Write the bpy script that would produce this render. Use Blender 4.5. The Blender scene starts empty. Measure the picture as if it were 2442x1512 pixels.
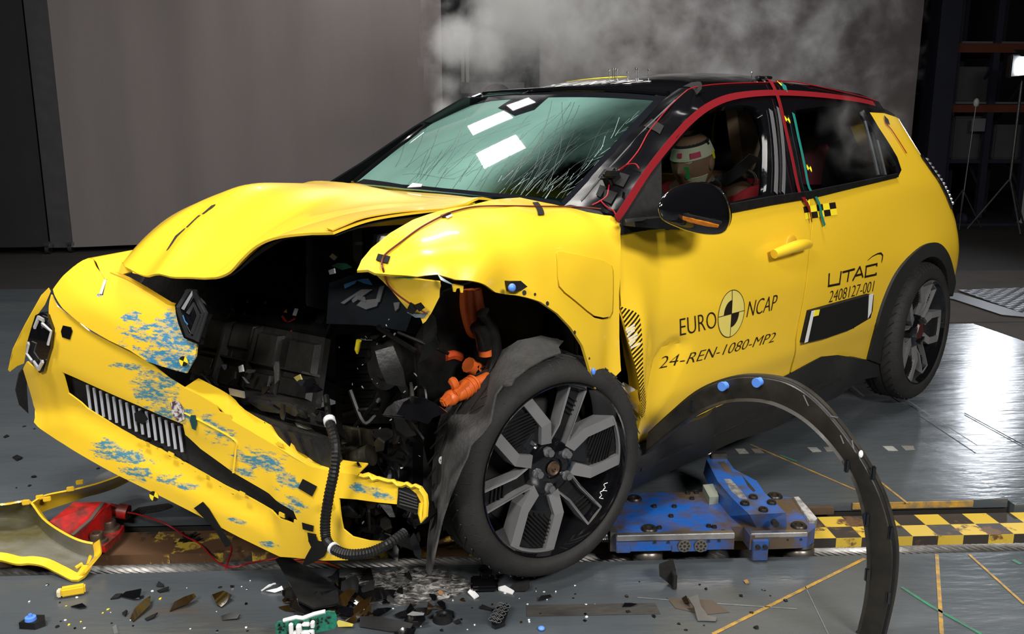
import bpy, bmesh, math, random
import numpy as np
from math import sin, cos, pi, radians, sqrt, atan2
from mathutils import Vector, Matrix
from mathutils.geometry import delaunay_2d_cdt

sc = bpy.context.scene
COL = sc.collection
random.seed(7)
RNG = np.random.default_rng(7)

# ---------------------------------------------------------------- camera
FOC, CAMH, PITCH, YC = 2060.4, 1.226, 0.210175, radians(2.9)
cam_d = bpy.data.cameras.new('camera')
cam = bpy.data.objects.new('camera', cam_d)
COL.objects.link(cam)
cam.location = (0, 0, CAMH)
cam.rotation_euler = (pi / 2 - PITCH, 0, -YC)
cam_d.sensor_width = 36
cam_d.lens = FOC / 2442 * 36
cam_d.clip_start = 0.05
cam_d.clip_end = 100
sc.camera = cam

# ---------------------------------------------------------------- world, view
w = bpy.data.worlds.new('hall_air')
sc.world = w
w.use_nodes = True
w.node_tree.nodes['Background'].inputs[0].default_value = (0.55, 0.6, 0.7, 1)
w.node_tree.nodes['Background'].inputs[1].default_value = 0.012
sc.view_settings.view_transform = 'Standard'
sc.view_settings.look = 'None'
sc.view_settings.exposure = 0.0
sc.view_settings.gamma = 1.0
sc.view_settings.use_curve_mapping = False
sc.cycles.max_bounces = 8
sc.cycles.transparent_max_bounces = 16
sc.cycles.volume_bounces = 1
sc.cycles.sample_clamp_indirect = 6.0
sc.cycles.volume_step_rate = .3

# ceiling lamps of the hall and two added fill panels behind the camera: (x, y, z, size x, size y, rotation, watts per m2 emission strength)
CEILING_AND_FILL_LAMPS = [
    (-2.4, 1.6, 4.8, 1.4, 0.5, 0.0, 46, 0.0, 'panel lamp hung over the crushed nose'),
    (0.8, 2.6, 5.0, 0.9, 0.45, 0.0, 60, 0.0, 'panel lamp hung over the front wing'),
    (0.3, 5.6, 5.0, 1.0, 0.35, 0.0, 26, 0.0, 'panel lamp hung over the car roof'),
    (-1.9, -1.6, 3.4, 1.4, 0.5, 0.0, 38, 0.85, 'added tilted fill panel behind the camera, left one'),  # this and the next are added fill for the door and cabin
    (2.3, -1.2, 3.0, 1.4, 0.5, 0.25, 50, 0.95, 'added tilted fill panel behind the camera, right one'),
    (-0.84, 9.35, 4.3, 0.62, 0.95, 0.0, 12, 0.0, 'panel lamp before the screens, farther one'),
    (-0.95, 7.40, 4.3, 0.58, 0.72, 0.0, 12, 0.0, 'panel lamp before the screens, nearer one'),
    (-0.27, 9.90, 4.3, 0.34, 0.85, 0.0, 4, 0.0, 'dim panel lamp before the screens'),
]
FLOOD_W = 600

# ---------------------------------------------------------------- frames
def w2r(P):
    c, s = cos(YC), sin(YC)
    return np.array([P[0] * c + P[1] * s, -P[0] * s + P[1] * c, P[2]])

CAM = np.array([0, 0, CAMH])

def ray(px, py):
    a = (px - 1221) / FOC
    b = -(py - 756) / FOC
    return w2r(np.array([a, cos(PITCH) + b * sin(PITCH), -sin(PITCH) + b * cos(PITCH)]))

CARW = w2r(np.array([1.30526, 4.51745, 0.0]))
_yaw = 0.80258
_h = w2r(np.array([-sin(_yaw), -cos(_yaw), 0]))
CARROT = atan2(_h[1], _h[0])
CARM = Matrix.Translation(Vector(CARW)) @ Matrix.Rotation(CARROT, 4, 'Z')
_l = np.array([-_h[1], _h[0], 0])

def tocar(P):
    d = np.asarray(P, float) - CARW
    return np.array([d @ _h, d @ _l, P[2]])

def dcar(d):
    return np.array([d @ _h, d @ _l, d[2]])

def toworld(p):
    p = np.asarray(p, float)
    return CARW + p[0] * _h + p[1] * _l + np.array([0, 0, p[2]])

CC = tocar(CAM)

def C(px, py, ax, v):
    """car-frame point where the sight line meets the plane axis = v"""
    d = dcar(ray(px, py))
    return CC + (v - CC[ax]) / d[ax] * d

def CX(x): return lambda px, py: C(px, py, 0, x)
def CY(y): return lambda px, py: C(px, py, 1, y)
def CZ(z): return lambda px, py: C(px, py, 2, z)

def G(px, py, z=0.0):
    """hall-frame point at height z"""
    d = ray(px, py)
    return CAM + (z - CAM[2]) / d[2] * d

def GY(px, py, y):
    d = ray(px, py)
    return CAM + y / d[1] * d

_T = np.linspace(0.6, 8.5, 700)
def hitF(px, py, Ff, car=True):
    o, d = (CC, dcar(ray(px, py))) if car else (CAM, ray(px, py))
    d = d / np.linalg.norm(d)
    P = o + _T[:, None] * d
    f = Ff(P)
    s = np.where(np.sign(f[:-1]) * np.sign(f[1:]) < 0)[0]
    if len(s) == 0:
        return P[np.argmin(np.abs(f))]
    i = s[0]
    t0, t1, f0 = _T[i], _T[i + 1], f[i]
    for _ in range(30):
        tm = (t0 + t1) / 2
        fm = Ff((o + tm * d)[None])[0]
        if fm * f0 > 0: t0 = tm
        else: t1 = tm
    return o + (t0 + t1) / 2 * d

def cub(xs, ys):
    """smooth (pchip-like) interpolator"""
    xs = np.array(xs, float); ys = np.array(ys, float)
    h = np.diff(xs); dl = np.diff(ys) / h
    m = np.zeros_like(ys)
    m[1:-1] = np.where(dl[:-1] * dl[1:] > 0, 2 * dl[:-1] * dl[1:] / (dl[:-1] + dl[1:] + 1e-12), 0)
    m[0], m[-1] = dl[0], dl[-1]
    def f(x):
        x = np.clip(np.asarray(x, float), xs[0], xs[-1])
        i = np.clip(np.searchsorted(xs, x) - 1, 0, len(xs) - 2)
        t = (x - xs[i]) / h[i]
        return ((1 + 2 * t) * (1 - t) ** 2 * ys[i] + t * (1 - t) ** 2 * h[i] * m[i]
                + t * t * (3 - 2 * t) * ys[i + 1] + t * t * (t - 1) * h[i] * m[i + 1])
    return f

def gs(x, c, s): return np.exp(-((x - c) / s) ** 2)

# side of the car body: y as a function of x (along) and z (height)
_prof = cub([.10, .20, .30, .38, .46, .55, .68, .75, .85, .95, 1.0, 1.05, 1.2, 1.35, 1.42, 1.48],
            [.76, .80, .828, .846, .866, .868, .870, .866, .855, .838, .826, .806, .735, .645, .575, .47])
_xr = cub([.2, .35, .6, .8, .92, 1.02, 1.12, 1.25, 1.33, 1.45], [-.48, -.51, -.52, -.49, -.42, -.335, -.245, -.175, -.15, -.12])
_dp = np.array([C(px, py, 1, .866) for px, py in [(1540, 925), (1548, 880), (1562, 846), (1585, 824), (1620, 813), (1655, 812)]])[:, [0, 2]]
_ds = np.linalg.lstsq(np.c_[2 * _dp, np.ones(len(_dp))], (_dp ** 2).sum(1), rcond=None)[0]
DENT = (_ds[0], _ds[1], sqrt(_ds[2] + _ds[0] ** 2 + _ds[1] ** 2))
def Yside(x, z):
    x = np.asarray(x, float); z = np.asarray(z, float)
    y = _prof(z)
    y = y + .028 * gs(x, 0, .42) * gs(z, .66, .17)
    y = y + .012 * gs(x, 2.5, .3) * gs(z, .7, .2)
    y = y + .030 * gs(x, 2.17, .06) * gs(z, .58, .2) - .010 * gs(x, 2.0, .10) * gs(z, .56, .10)
    # sharp-edged dent pushed in behind the door's front edge
    ddx, ddz = x - DENT[0], z - DENT[1]; dist = np.sqrt(ddx ** 2 + ddz ** 2) + 1e-9; d = DENT[2] - dist
    wgt = np.clip((ddx * .75 + ddz * .66) / dist * 1.6, 0, 1)
    sstep = np.clip(d / .022, 0, 1); sstep = sstep * sstep * (3 - 2 * sstep)
    y = y - .024 * sstep * np.exp(-(np.maximum(d, 0) / .085) ** 2) * wgt
    xr = _xr(z)
    t = np.clip((xr + .30 - x) / .30, 0, .999)
    y = y * np.sqrt(1 - t ** 3.2)
    return y

def S(px, py, off=0.0):
    return hitF(px, py, lambda P: P[:, 1] - Yside(P[:, 0], P[:, 2]) - off)

def onside(off=0.0):
    def f(P):
        P = P.copy(); P[:, 1] = Yside(P[:, 0], P[:, 2]) + off
        return P
    return f

# crushed front bumper: x as a function of y and z
_xb = cub([-1.02, -.99, -.94, -.86, -.74, -.58, -.4, -.2, 0, .2, .4, .6, .75, .85],
          [2.90, 3.13, 3.27, 3.36, 3.395, 3.385, 3.34, 3.26, 3.17, 3.085, 3.0, 2.93, 2.87, 2.83])
_xz = cub([0, .12, .25, .4, .6, .72, .85, .95], [.0, .035, .03, 0, -.005, -.02, -.10, -.22])
def XB(y, z): return _xb(y) + _xz(z)
def B(px, py, off=0.0):
    return hitF(px, py, lambda P: P[:, 0] - XB(P[:, 1], P[:, 2]) - off)
def onbump(off=0.0):
    def f(P):
        P = P.copy(); P[:, 0] = XB(P[:, 1], P[:, 2]) + off
        return P
    return f

# roof
_zr = cub([-.42, -.3, 0, .4, .8, 1.0, 1.2, 1.3, 1.38, 1.44, 1.5], [1.34, 1.375, 1.435, 1.468, 1.476, 1.468, 1.451, 1.437, 1.417, 1.393, 1.360])
def ZR(x, y): return _zr(x) - .10 * (np.abs(y) / .58) ** 3.2
def R(px, py, off=0.0):
    return hitF(px, py, lambda P: np.where(P[:, 0] > 1.50, 1.0, P[:, 2] - ZR(P[:, 0], P[:, 1]) - off))
def onroof(off=0.0):
    def f(P):
        P = P.copy(); P[:, 2] = ZR(P[:, 0], P[:, 1]) + off
        return P
    return f

# ---------------------------------------------------------------- materials
MATS = {}
class NT:
    def __init__(s, m):
        s.t = m.node_tree; s.n = s.t.nodes; s.l = s.t.links
    def add(s, typ, **kw):
        n = s.n.new(typ)
        for k, v in kw.items():
            if k.startswith('i_'):
                key = k[2:]
                n.inputs[int(key) if key.isdigit() else key.replace('_', ' ')].default_value = v
            else: setattr(n, k, v)
        return n
    def link(s, a, b): s.l.new(a, b)

def sr(r, g, b):
    f = lambda c: ((c / 255 + .055) / 1.055) ** 2.4 if c > 10 else c / 255 / 12.92
    return (f(r), f(g), f(b), 1)

def M(name, col, rough=.5, metal=0., coat=0., spec=.5, noise=None, bump=None, emit=None, alpha=None, trans=0., rnoise=None, stretch=None, sheen=0):
    """procedural principled material; noise=(scale, amount, colour2), bump=(scale, strength)"""
    if name in MATS: return MATS[name]
    m = bpy.data.materials.new(name); m.use_nodes = True
    T = NT(m); b = T.n['Principled BSDF']
    b.inputs['Base Color'].default_value = col
    b.inputs['Roughness'].default_value = rough
    b.inputs['Metallic'].default_value = metal
    b.inputs['Specular IOR Level'].default_value = spec
    b.inputs['Coat Weight'].default_value = coat
    b.inputs['Coat Roughness'].default_value = .04
    b.inputs['Transmission Weight'].default_value = trans
    b.inputs['Sheen Weight'].default_value = sheen
    if emit:
        b.inputs['Emission Color'].default_value = emit[0]
        b.inputs['Emission Strength'].default_value = emit[1]
    if alpha is not None: b.inputs['Alpha'].default_value = alpha
    tc = T.add('ShaderNodeTexCoord'); vec = tc.outputs['Object']
    if stretch:
        mp = T.add('ShaderNodeMapping'); mp.inputs['Scale'].default_value = stretch
        T.link(vec, mp.inputs[0]); vec = mp.outputs[0]
    if noise:
        n = T.add('ShaderNodeTexNoise', i_Scale=noise[0], i_Detail=6., i_Roughness=.65)
        T.link(vec, n.inputs['Vector'])
        r = T.add('ShaderNodeMapRange'); r.inputs[1].default_value = .5 - noise[3] if len(noise) > 3 else .35
        r.inputs[2].default_value = .5 + noise[3] if len(noise) > 3 else .7
        r.inputs[4].default_value = noise[1]
        T.link(n.outputs[0], r.inputs[0])
        mx = T.add('ShaderNodeMix', data_type='RGBA')
        mx.inputs[6].default_value = col; mx.inputs[7].default_value = noise[2]
        T.link(r.outputs[0], mx.inputs[0]); T.link(mx.outputs[2], b.inputs['Base Color'])
        if rnoise:
            r2 = T.add('ShaderNodeMapRange'); r2.inputs[1].default_value = .3; r2.inputs[2].default_value = .7
            r2.inputs[3].default_value = rnoise[0]; r2.inputs[4].default_value = rnoise[1]
            T.link(n.outputs[0], r2.inputs[0]); T.link(r2.outputs[0], b.inputs['Roughness'])
    if bump:
        n = T.add('ShaderNodeTexNoise', i_Scale=bump[0], i_Detail=5.)
        T.link(vec, n.inputs['Vector'])
        bp = T.add('ShaderNodeBump', i_Strength=bump[1], i_Distance=.01 if len(bump) < 3 else bump[2])
        T.link(n.outputs[0], bp.inputs['Height']); T.link(bp.outputs[0], b.inputs['Normal'])
    MATS[name] = m
    return m

def blobmask(T, blobs, amp=.55, scale=9., stretch=(1, 1, 1), thr=(.42, .50), fine=0):
    """stain mask: soft ellipsoids (centre, radii, weight) broken up by streaky noise"""
    tc = T.add('ShaderNodeTexCoord'); P = tc.outputs['Object']
    cur = None
    for c, r, wgt in blobs:
        v = T.add('ShaderNodeVectorMath', operation='SUBTRACT'); v.inputs[1].default_value = tuple(c)
        T.link(P, v.inputs[0])
        d = T.add('ShaderNodeVectorMath', operation='DIVIDE'); d.inputs[1].default_value = tuple(r)
        T.link(v.outputs[0], d.inputs[0])
        L = T.add('ShaderNodeVectorMath', operation='LENGTH'); T.link(d.outputs[0], L.inputs[0])
        q = T.add('ShaderNodeMapRange'); q.inputs[1].default_value = 0; q.inputs[2].default_value = 1
        q.inputs[3].default_value = wgt; q.inputs[4].default_value = 0
        T.link(L.outputs['Value'], q.inputs[0])
        if cur is None: cur = q.outputs[0]
        else:
            mx = T.add('ShaderNodeMath', operation='MAXIMUM'); T.link(cur, mx.inputs[0]); T.link(q.outputs[0], mx.inputs[1])
            cur = mx.outputs[0]
    mp = T.add('ShaderNodeMapping'); mp.inputs['Scale'].default_value = stretch; T.link(P, mp.inputs[0])
    n = T.add('ShaderNodeTexNoise', i_Scale=scale, i_Detail=8., i_Roughness=.75); T.link(mp.outputs[0], n.inputs['Vector'])
    a = T.add('ShaderNodeMath', operation='MULTIPLY_ADD'); T.link(n.outputs[0], a.inputs[0]); a.inputs[1].default_value = amp * 2
    s = T.add('ShaderNodeMath', operation='SUBTRACT'); T.link(cur, s.inputs[0]); s.inputs[1].default_value = amp
    T.link(s.outputs[0], a.inputs[2])
    rg = T.add('ShaderNodeMapRange', interpolation_type='SMOOTHSTEP'); rg.inputs[1].default_value = thr[0]; rg.inputs[2].default_value = thr[1]
    # blend only where a blob lies
    T.link(a.outputs[0], rg.inputs[0])
    g = T.add('ShaderNodeMath', operation='GREATER_THAN'); g.inputs[1].default_value = .001; T.link(cur, g.inputs[0])
    f = T.add('ShaderNodeMath', operation='MULTIPLY'); T.link(rg.outputs[0], f.inputs[0]); T.link(g.outputs[0], f.inputs[1])
    if not fine: return f.outputs[0]
    m3 = T.add('ShaderNodeMapping'); m3.inputs['Scale'].default_value = (fine, fine * .35, fine * 1.6); m3.inputs['Rotation'].default_value = (.5, 0, 0); T.link(P, m3.inputs[0])
    n3 = T.add('ShaderNodeTexNoise', i_Scale=1., i_Detail=5., i_Roughness=.7); T.link(m3.outputs[0], n3.inputs['Vector'])
    r3 = T.add('ShaderNodeMapRange', interpolation_type='SMOOTHSTEP'); r3.inputs[1].default_value = .42; r3.inputs[2].default_value = .54; r3.inputs[3].default_value = .35; T.link(n3.outputs[0], r3.inputs[0])
    q3 = T.add('ShaderNodeMath', operation='MULTIPLY'); T.link(f.outputs[0], q3.inputs[0]); T.link(r3.outputs[0], q3.inputs[1])
    return q3.outputs[0]

def stain(m, blobs, col, rough=None, **kw):
    T = NT(m); b = T.n['Principled BSDF']
    f = blobmask(T, blobs, **kw)
    mx = T.add('ShaderNodeMix', data_type='RGBA'); mx.inputs[7].default_value = col
    src = b.inputs['Base Color']
    if src.is_linked: T.link(src.links[0].from_socket, mx.inputs[6])
    else: mx.inputs[6].default_value = src.default_value
    T.link(f, mx.inputs[0]); T.link(mx.outputs[2], src)
    if rough is not None:
        rm = T.add('ShaderNodeMix'); rm.inputs[3].default_value = rough
        rs = b.inputs['Roughness']
        if rs.is_linked: T.link(rs.links[0].from_socket, rm.inputs[2])
        else: rm.inputs[2].default_value = rs.default_value
        T.link(f, rm.inputs[0]); T.link(rm.outputs[0], rs)
        cm = T.add('ShaderNodeMix'); cm.inputs[2].default_value = b.inputs['Coat Weight'].default_value; cm.inputs[3].default_value = 0
        T.link(f, cm.inputs[0]); T.link(cm.outputs[0], b.inputs['Coat Weight'])
    return m

YEL = (.80, .515, .026, 1)
def yellow(name): return M(name, YEL, rough=.32, coat=.55, spec=.5)
yel = yellow('yellow_paint')
yel_in = M('yellow_underside', (.62, .36, .012, 1), rough=.5)
blk = M('black_plastic', (.006, .006, .0065, 1), rough=.42, spec=.32, noise=(30, .6, (.014, .014, .014, 1)))
blkm = M('black_matt_plastic', (.008, .008, .008, 1), rough=.7, spec=.3, noise=(14, .8, (.018, .017, .016, 1)), bump=(60, .15))
grn = M('dark_grained_plastic', (.012, .012, .0125, 1), rough=.62, spec=.35, noise=(40, .5, (.019, .019, .019, 1)), bump=(400, .1))
gloss = M('gloss_black', (.004, .004, .005, 1), rough=.08, coat=1., spec=.5)
rub = M('tyre_rubber', (.011, .0107, .0103, 1), rough=.72, spec=.4, noise=(9, .8, (.024, .0225, .021, 1)), bump=(90, .12))
silver = M('machined_aluminium', (.175, .175, .18, 1), rough=.42, metal=.2, noise=(60, .4, (.20, .20, .205, 1)))
chrome = M('bright_metal', (.55, .55, .56, 1), rough=.22, metal=1.)
steel = M('dark_steel', (.10, .10, .10, 1), rough=.45, metal=.8, noise=(25, .8, (.05, .045, .04, 1)))
white = M('white_plastic', (.8, .8, .8, 1), rough=.5, noise=(20, .2, (.6, .6, .6, 1)))
wtape = M('white_tape', (.62, .63, .64, 1), rough=.6)
tape = M('black_cloth_tape', (.006, .006, .006, 1), rough=.75, spec=.2, bump=(300, .2))
red = M('red_wire', (.28, .006, .010, 1), rough=.4)
redt = M('red_tape', (.165, .003, .007, 1), rough=.6, spec=.3)
green = M('green_tape', (.005, .16, .13, 1), rough=.55)
ychk = M('fluorescent_yellow', (.85, .68, .02, 1), rough=.5)
ink = M('black_ink', (.012, .007, .004, 1), rough=.45)
orange = M('orange_cable_sleeve', (.62, .12, .016, 1), rough=.45, noise=(30, .6, (.42, .06, .01, 1)))
blue = M('blue_clip', (.09, .24, .75, 1), rough=.4)
clear = M('clear_lens', (.22, .22, .23, 1), rough=.15, alpha=.4)

# ---------------------------------------------------------------- objects
def link(o, parent=None):
    COL.objects.link(o)
    if parent is not None: o.parent = parent
    return o

def tag(o, label=None, cat=None, group=None, kind=None):
    if label: o['label'] = label
    if cat: o['category'] = cat
    if group: o['group'] = group
    if kind: o['kind'] = kind
    return o

def empty(name, loc=(0, 0, 0), rotz=0, label=None, cat=None, group=None):
    o = bpy.data.objects.new(name, None); link(o)
    o.location = loc; o.rotation_euler = (0, 0, rotz); o.empty_display_size = .05
    return tag(o, label, cat, group)

def mesh(name, V, Fc, mat, parent=None, smooth=True, ang=38, mids=None):
    me = bpy.data.meshes.new(name)
    me.from_pydata([tuple(map(float, v)) for v in V], [], [tuple(map(int, f)) for f in Fc])
    mats = mat if isinstance(mat, (list, tuple)) else [mat]
    for m in mats: me.materials.append(m)
    if mids is not None:
        me.polygons.foreach_set('material_index', np.array(mids, dtype=np.int32))
    me.polygons.foreach_set('use_smooth', [smooth] * len(me.polygons))
    me.update()
    if smooth: me.set_sharp_from_angle(angle=radians(ang))
    o = bpy.data.objects.new(name, me)
    return link(o, parent)

def fixn(o):
    bm = bmesh.new(); bm.from_mesh(o.data)
    bmesh.ops.recalc_face_normals(bm, faces=bm.faces)
    bm.to_mesh(o.data); bm.free()
    return o

def solid(o, t, off=-1):
    m = o.modifiers.new('thickness', 'SOLIDIFY'); m.thickness = t; m.offset = off
    e = o.modifiers.new('edges', 'EDGE_SPLIT'); e.split_angle = radians(42)
    return o

def spl(pts, n=6, closed=False):
    P = [np.asarray(p, float) for p in pts]; N = len(P); out = []
    for i in range(N if closed else N - 1):
        if closed: a, b, c, d = P[i - 1], P[i], P[(i + 1) % N], P[(i + 2) % N]
        else: a, b, c, d = P[max(i - 1, 0)], P[i], P[i + 1], P[min(i + 2, N - 1)]
        for k in range(n):
            t = k / n
            out.append(.5 * (2 * b + (c - a) * t + (2 * a - 5 * b + 4 * c - d) * t * t + (3 * b - a - 3 * c + d) * t ** 3))
    if not closed: out.append(P[-1])
    return out

def dens(P, step, closed=True):
    out = []; N = len(P)
    for i in range(N if closed else N - 1):
        a, b = np.asarray(P[i], float), np.asarray(P[(i + 1) % N], float)
        k = max(1, int(np.ceil(np.linalg.norm(b - a) / step)))
        for j in range(k): out.append(a + (b - a) * j / k)
    if not closed: out.append(np.asarray(P[-1], float))
    return out

def inpoly(Q, poly):
    Q = np.asarray(Q); poly = np.asarray(poly); ins = np.zeros(len(Q), bool); j = len(poly) - 1
    for i in range(len(poly)):
        xi, yi, xj, yj = *poly[i], *poly[j]
        c = ((yi > Q[:, 1]) != (yj > Q[:, 1])) & (Q[:, 0] < (xj - xi) * (Q[:, 1] - yi) / (yj - yi + 1e-15) + xi)
        ins ^= c; j = i
    return ins

def tps(Xc, hc, lam=1e-4):
    Xc = np.asarray(Xc); hc = np.asarray(hc); n = len(Xc)
    U = lambda r2: np.where(r2 > 1e-14, .5 * r2 * np.log(np.maximum(r2, 1e-14)), 0)
    K = U(((Xc[:, None] - Xc[None]) ** 2).sum(-1)) + lam * np.eye(n)
    Pm = np.c_[np.ones(n), Xc]
    A = np.block([[K, Pm], [Pm.T, np.zeros((3, 3))]])
    sol = np.linalg.lstsq(A, np.r_[hc, 0, 0, 0], rcond=None)[0]
    def f(X):
        X = np.asarray(X)
        return U(((X[:, None] - Xc[None]) ** 2).sum(-1)) @ sol[:n] + np.c_[np.ones(len(X)), X] @ sol[n:]
    return f

def panel(name, outline, mat, parent=None, normal=(0, 1, 0), inner=(), sp=.04, thick=.004, surf=None, holes=(), lam=1e-4, off=-1, mids=None, wob=None):
    """sheet bounded by a 3-D outline; the height over its mean plane follows surf or a thin-plate spline through the points"""
    n = np.asarray(normal, float); n /= np.linalg.norm(n)
    a = np.array([1., 0, 0]) if abs(n[0]) < .8 else np.array([0, 1., 0])
    u = a - n * (a @ n); u /= np.linalg.norm(u); v = np.cross(n, u)
    Bm = np.array([u, v])
    O = np.array(dens(outline, sp)); H = [np.array(dens(h, sp)) for h in holes]
    O2 = O @ Bm.T; H2 = [h @ Bm.T for h in H]
    lo, hi = O2.min(0), O2.max(0)
    gx, gy = np.arange(lo[0] + sp / 2, hi[0], sp), np.arange(lo[1] + sp / 2, hi[1], sp)
    Gd = np.array([(x + (sp / 2 if j % 2 else 0), y) for j, y in enumerate(gy) for x in gx]) if len(gx) and len(gy) else np.zeros((0, 2))
    if len(Gd):
        ok = inpoly(Gd, O2)
        for h in H2: ok &= ~inpoly(Gd, h)
        for L in [O2] + H2:
            if ok.any():
                dd = ((Gd[:, None] - L[None]) ** 2).sum(-1).min(1)
                ok &= dd > (sp * .45) ** 2
        Gd = Gd[ok]
    verts = [Vector(p) for p in O2]; edges = [(i, (i + 1) % len(O2)) for i in range(len(O2))]
    for h in H2:
        b = len(verts); verts += [Vector(p) for p in h]; edges += [(b + i, b + (i + 1) % len(h)) for i in range(len(h))]
    verts += [Vector(p) for p in Gd]
    r = delaunay_2d_cdt(verts, edges, [], 0, 1e-6)
    V2 = np.array([tuple(p) for p in r[0]]); T = np.array([t for t in r[2] if len(t) == 3])
    cen = V2[T].mean(1); ok = inpoly(cen, O2)
    for h in H2: ok &= ~inpoly(cen, h)
    T = T[ok]
    if surf is not None:
        P = surf(V2 @ Bm + 0 * n)
    else:
        Cp = np.array(list(outline) + [p for h in holes for p in h] + list(inner), float)
        f = tps(Cp @ Bm.T, Cp @ n, lam)
        P = V2 @ Bm + f(V2)[:, None] * n
    if wob is not None:
        P = P + wob(P)[:, None] * n
    used = np.unique(T); mp = -np.ones(len(P), int); mp[used] = np.arange(len(used))
    e1 = V2[T[:, 1]] - V2[T[:, 0]]; e2 = V2[T[:, 2]] - V2[T[:, 0]]
    fl = (e1[:, 0] * e2[:, 1] - e1[:, 1] * e2[:, 0]) < 0
    T[fl] = T[fl][:, ::-1]
    o = mesh(name, P[used], mp[T], mat, parent)
    if thick: solid(o, thick, off)
    return o

class MB:
    """collects boxes, tubes, prisms and lathes into ONE mesh"""
    def __init__(s): s.V = []; s.F = []; s.m = []; s.k = 0
    def mat(s, k): s.k = k; return s
    def raw(s, V, Fc, xf=None):
        b = len(s.V)
        for p in V:
            p = np.asarray(p, float)
            if xf is not None: p = np.array(xf @ Vector(p))
            s.V.append(p)
        for f in Fc: s.F.append([b + i for i in f]); s.m.append(s.k)
        return s
    def box(s, c, d, rot=None, bev=0.0):
        bm = bmesh.new(); bmesh.ops.create_cube(bm, size=1)
        for v in bm.verts: v.co = Vector((v.co.x * d[0], v.co.y * d[1], v.co.z * d[2]))
        if bev: bmesh.ops.bevel(bm, geom=bm.edges[:], offset=bev, segments=2, affect='EDGES')
        bm.verts.index_update()
        X = Matrix.Translation(Vector(c)) @ (rot.to_4x4() if rot is not None else Matrix())
        s.raw([tuple(v.co) for v in bm.verts], [[v.index for v in f.verts] for f in bm.faces], X); bm.free()
        return s
    def prism(s, poly, n, t, origin=None):
        """closed 3-D polygon extruded by t along n"""
        P = [np.asarray(p, float) for p in poly]; n = np.asarray(n, float); n = n / np.linalg.norm(n) * t; N = len(P)
        s.raw(P + [p + n for p in P], [list(range(N))[::-1], list(range(N, 2 * N))] + [[i, (i + 1) % N, N + (i + 1) % N, N + i] for i in range(N)])
        return s
    def tube(s, pts, r, n=8, caps=True):
        P = [np.asarray(p, float) for p in pts]; K = len(P); rs = r if hasattr(r, '__len__') else [r] * K
        t0 = P[1] - P[0]; t0 = t0 / (np.linalg.norm(t0) + 1e-12)
        a = np.array([0, 0, 1.]) if abs(t0[2]) < .9 else np.array([1., 0, 0])
        u = np.cross(t0, a); u /= np.linalg.norm(u); V = []
        for i in range(K):
            t = P[min(i + 1, K - 1)] - P[max(i - 1, 0)]; t = t / (np.linalg.norm(t) + 1e-12)
            u = u - t * (u @ t); u /= np.linalg.norm(u) + 1e-12; wv = np.cross(t, u)
            for j in range(n):
                q = 2 * pi * j / n; V.append(P[i] + rs[i] * (cos(q) * u + sin(q) * wv))
        Fc = [[i * n + j, i * n + (j + 1) % n, (i + 1) * n + (j + 1) % n, (i + 1) * n + j] for i in range(K - 1) for j in range(n)]
        if caps: Fc += [list(range(n))[::-1], [(K - 1) * n + j for j in range(n)]]
        s.raw(V, Fc); return s
    def cyl(s, a, b, r, n=16, r2=None):
        return s.tube([a, b], [r, r if r2 is None else r2], n)
    def lathe(s, prof, xf=None, n=32, axis='Z'):
        """profile [(radius, height)] turned about z"""
        V = []; K = len(prof)
        for (r, z) in prof:
            for j in range(n):
                q = 2 * pi * j / n; V.append((r * cos(q), r * sin(q), z))
        Fc = [[i * n + j, i * n + (j + 1) % n, (i + 1) * n + (j + 1) % n, (i + 1) * n + j] for i in range(K - 1) for j in range(n)]
        s.raw(V, Fc, xf); return s
    def sphere(s, c, r, n=12, sc_=(1, 1, 1)):
        pr = [(max(1e-4, r * sin(pi * k / n)), -r * cos(pi * k / n)) for k in range(n + 1)]
        s.lathe(pr, Matrix.Translation(Vector(c)) @ Matrix.Diagonal((*sc_, 1)), n=2 * n); return s
    def build(s, name, mat, parent=None, smooth=True, ang=38, fix=True):
        o = mesh(name, s.V, s.F, mat, parent, smooth, ang, s.m)
        if fix:
            fixn(o)
            if smooth: o.data.set_sharp_from_angle(angle=radians(ang))
        return o

def tube(name, pts, r, mat, parent=None, n=8, sm=5):
    return MB().tube(spl(pts, sm) if sm else pts, r, n).build(name, mat, parent)

def grid(name, rows, mat, parent=None, n=4, thick=0, closed_u=False):
    """smooth sheet through rows of 3-D points (all rows the same length)"""
    R_ = [spl(r, n) for r in rows]
    Cc = [spl([R_[i][j] for i in range(len(R_))], n) for j in range(len(R_[0]))]
    h = len(Cc[0]); V = [c[i] for c in Cc for i in range(h)]
    Fc = [[j * h + i, j * h + i + 1, (j + 1) * h + i + 1, (j + 1) * h + i] for j in range(len(Cc) - 1) for i in range(h - 1)]
    o = mesh(name, V, Fc, mat, parent)
    if thick: solid(o, thick, 0)
    return o

_tc = {}
def textmesh(s, font_shear=0.0, space=1.0, bold=-0.012):
    cu = bpy.data.curves.new('lettering', 'FONT'); cu.body = s; cu.shear = font_shear; cu.space_character = space; cu.offset = bold
    cu.resolution_u = 4
    o = bpy.data.objects.new('lettering', cu); COL.objects.link(o)
    bpy.context.view_layer.update()
    me = bpy.data.meshes.new_from_object(o.evaluated_get(bpy.context.evaluated_depsgraph_get()))
    V = np.array([tuple(v.co) for v in me.vertices]); Fc = [list(p.vertices) for p in me.polygons]
    bpy.data.objects.remove(o); bpy.data.curves.remove(cu); bpy.data.meshes.remove(me)
    return V, Fc

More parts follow.
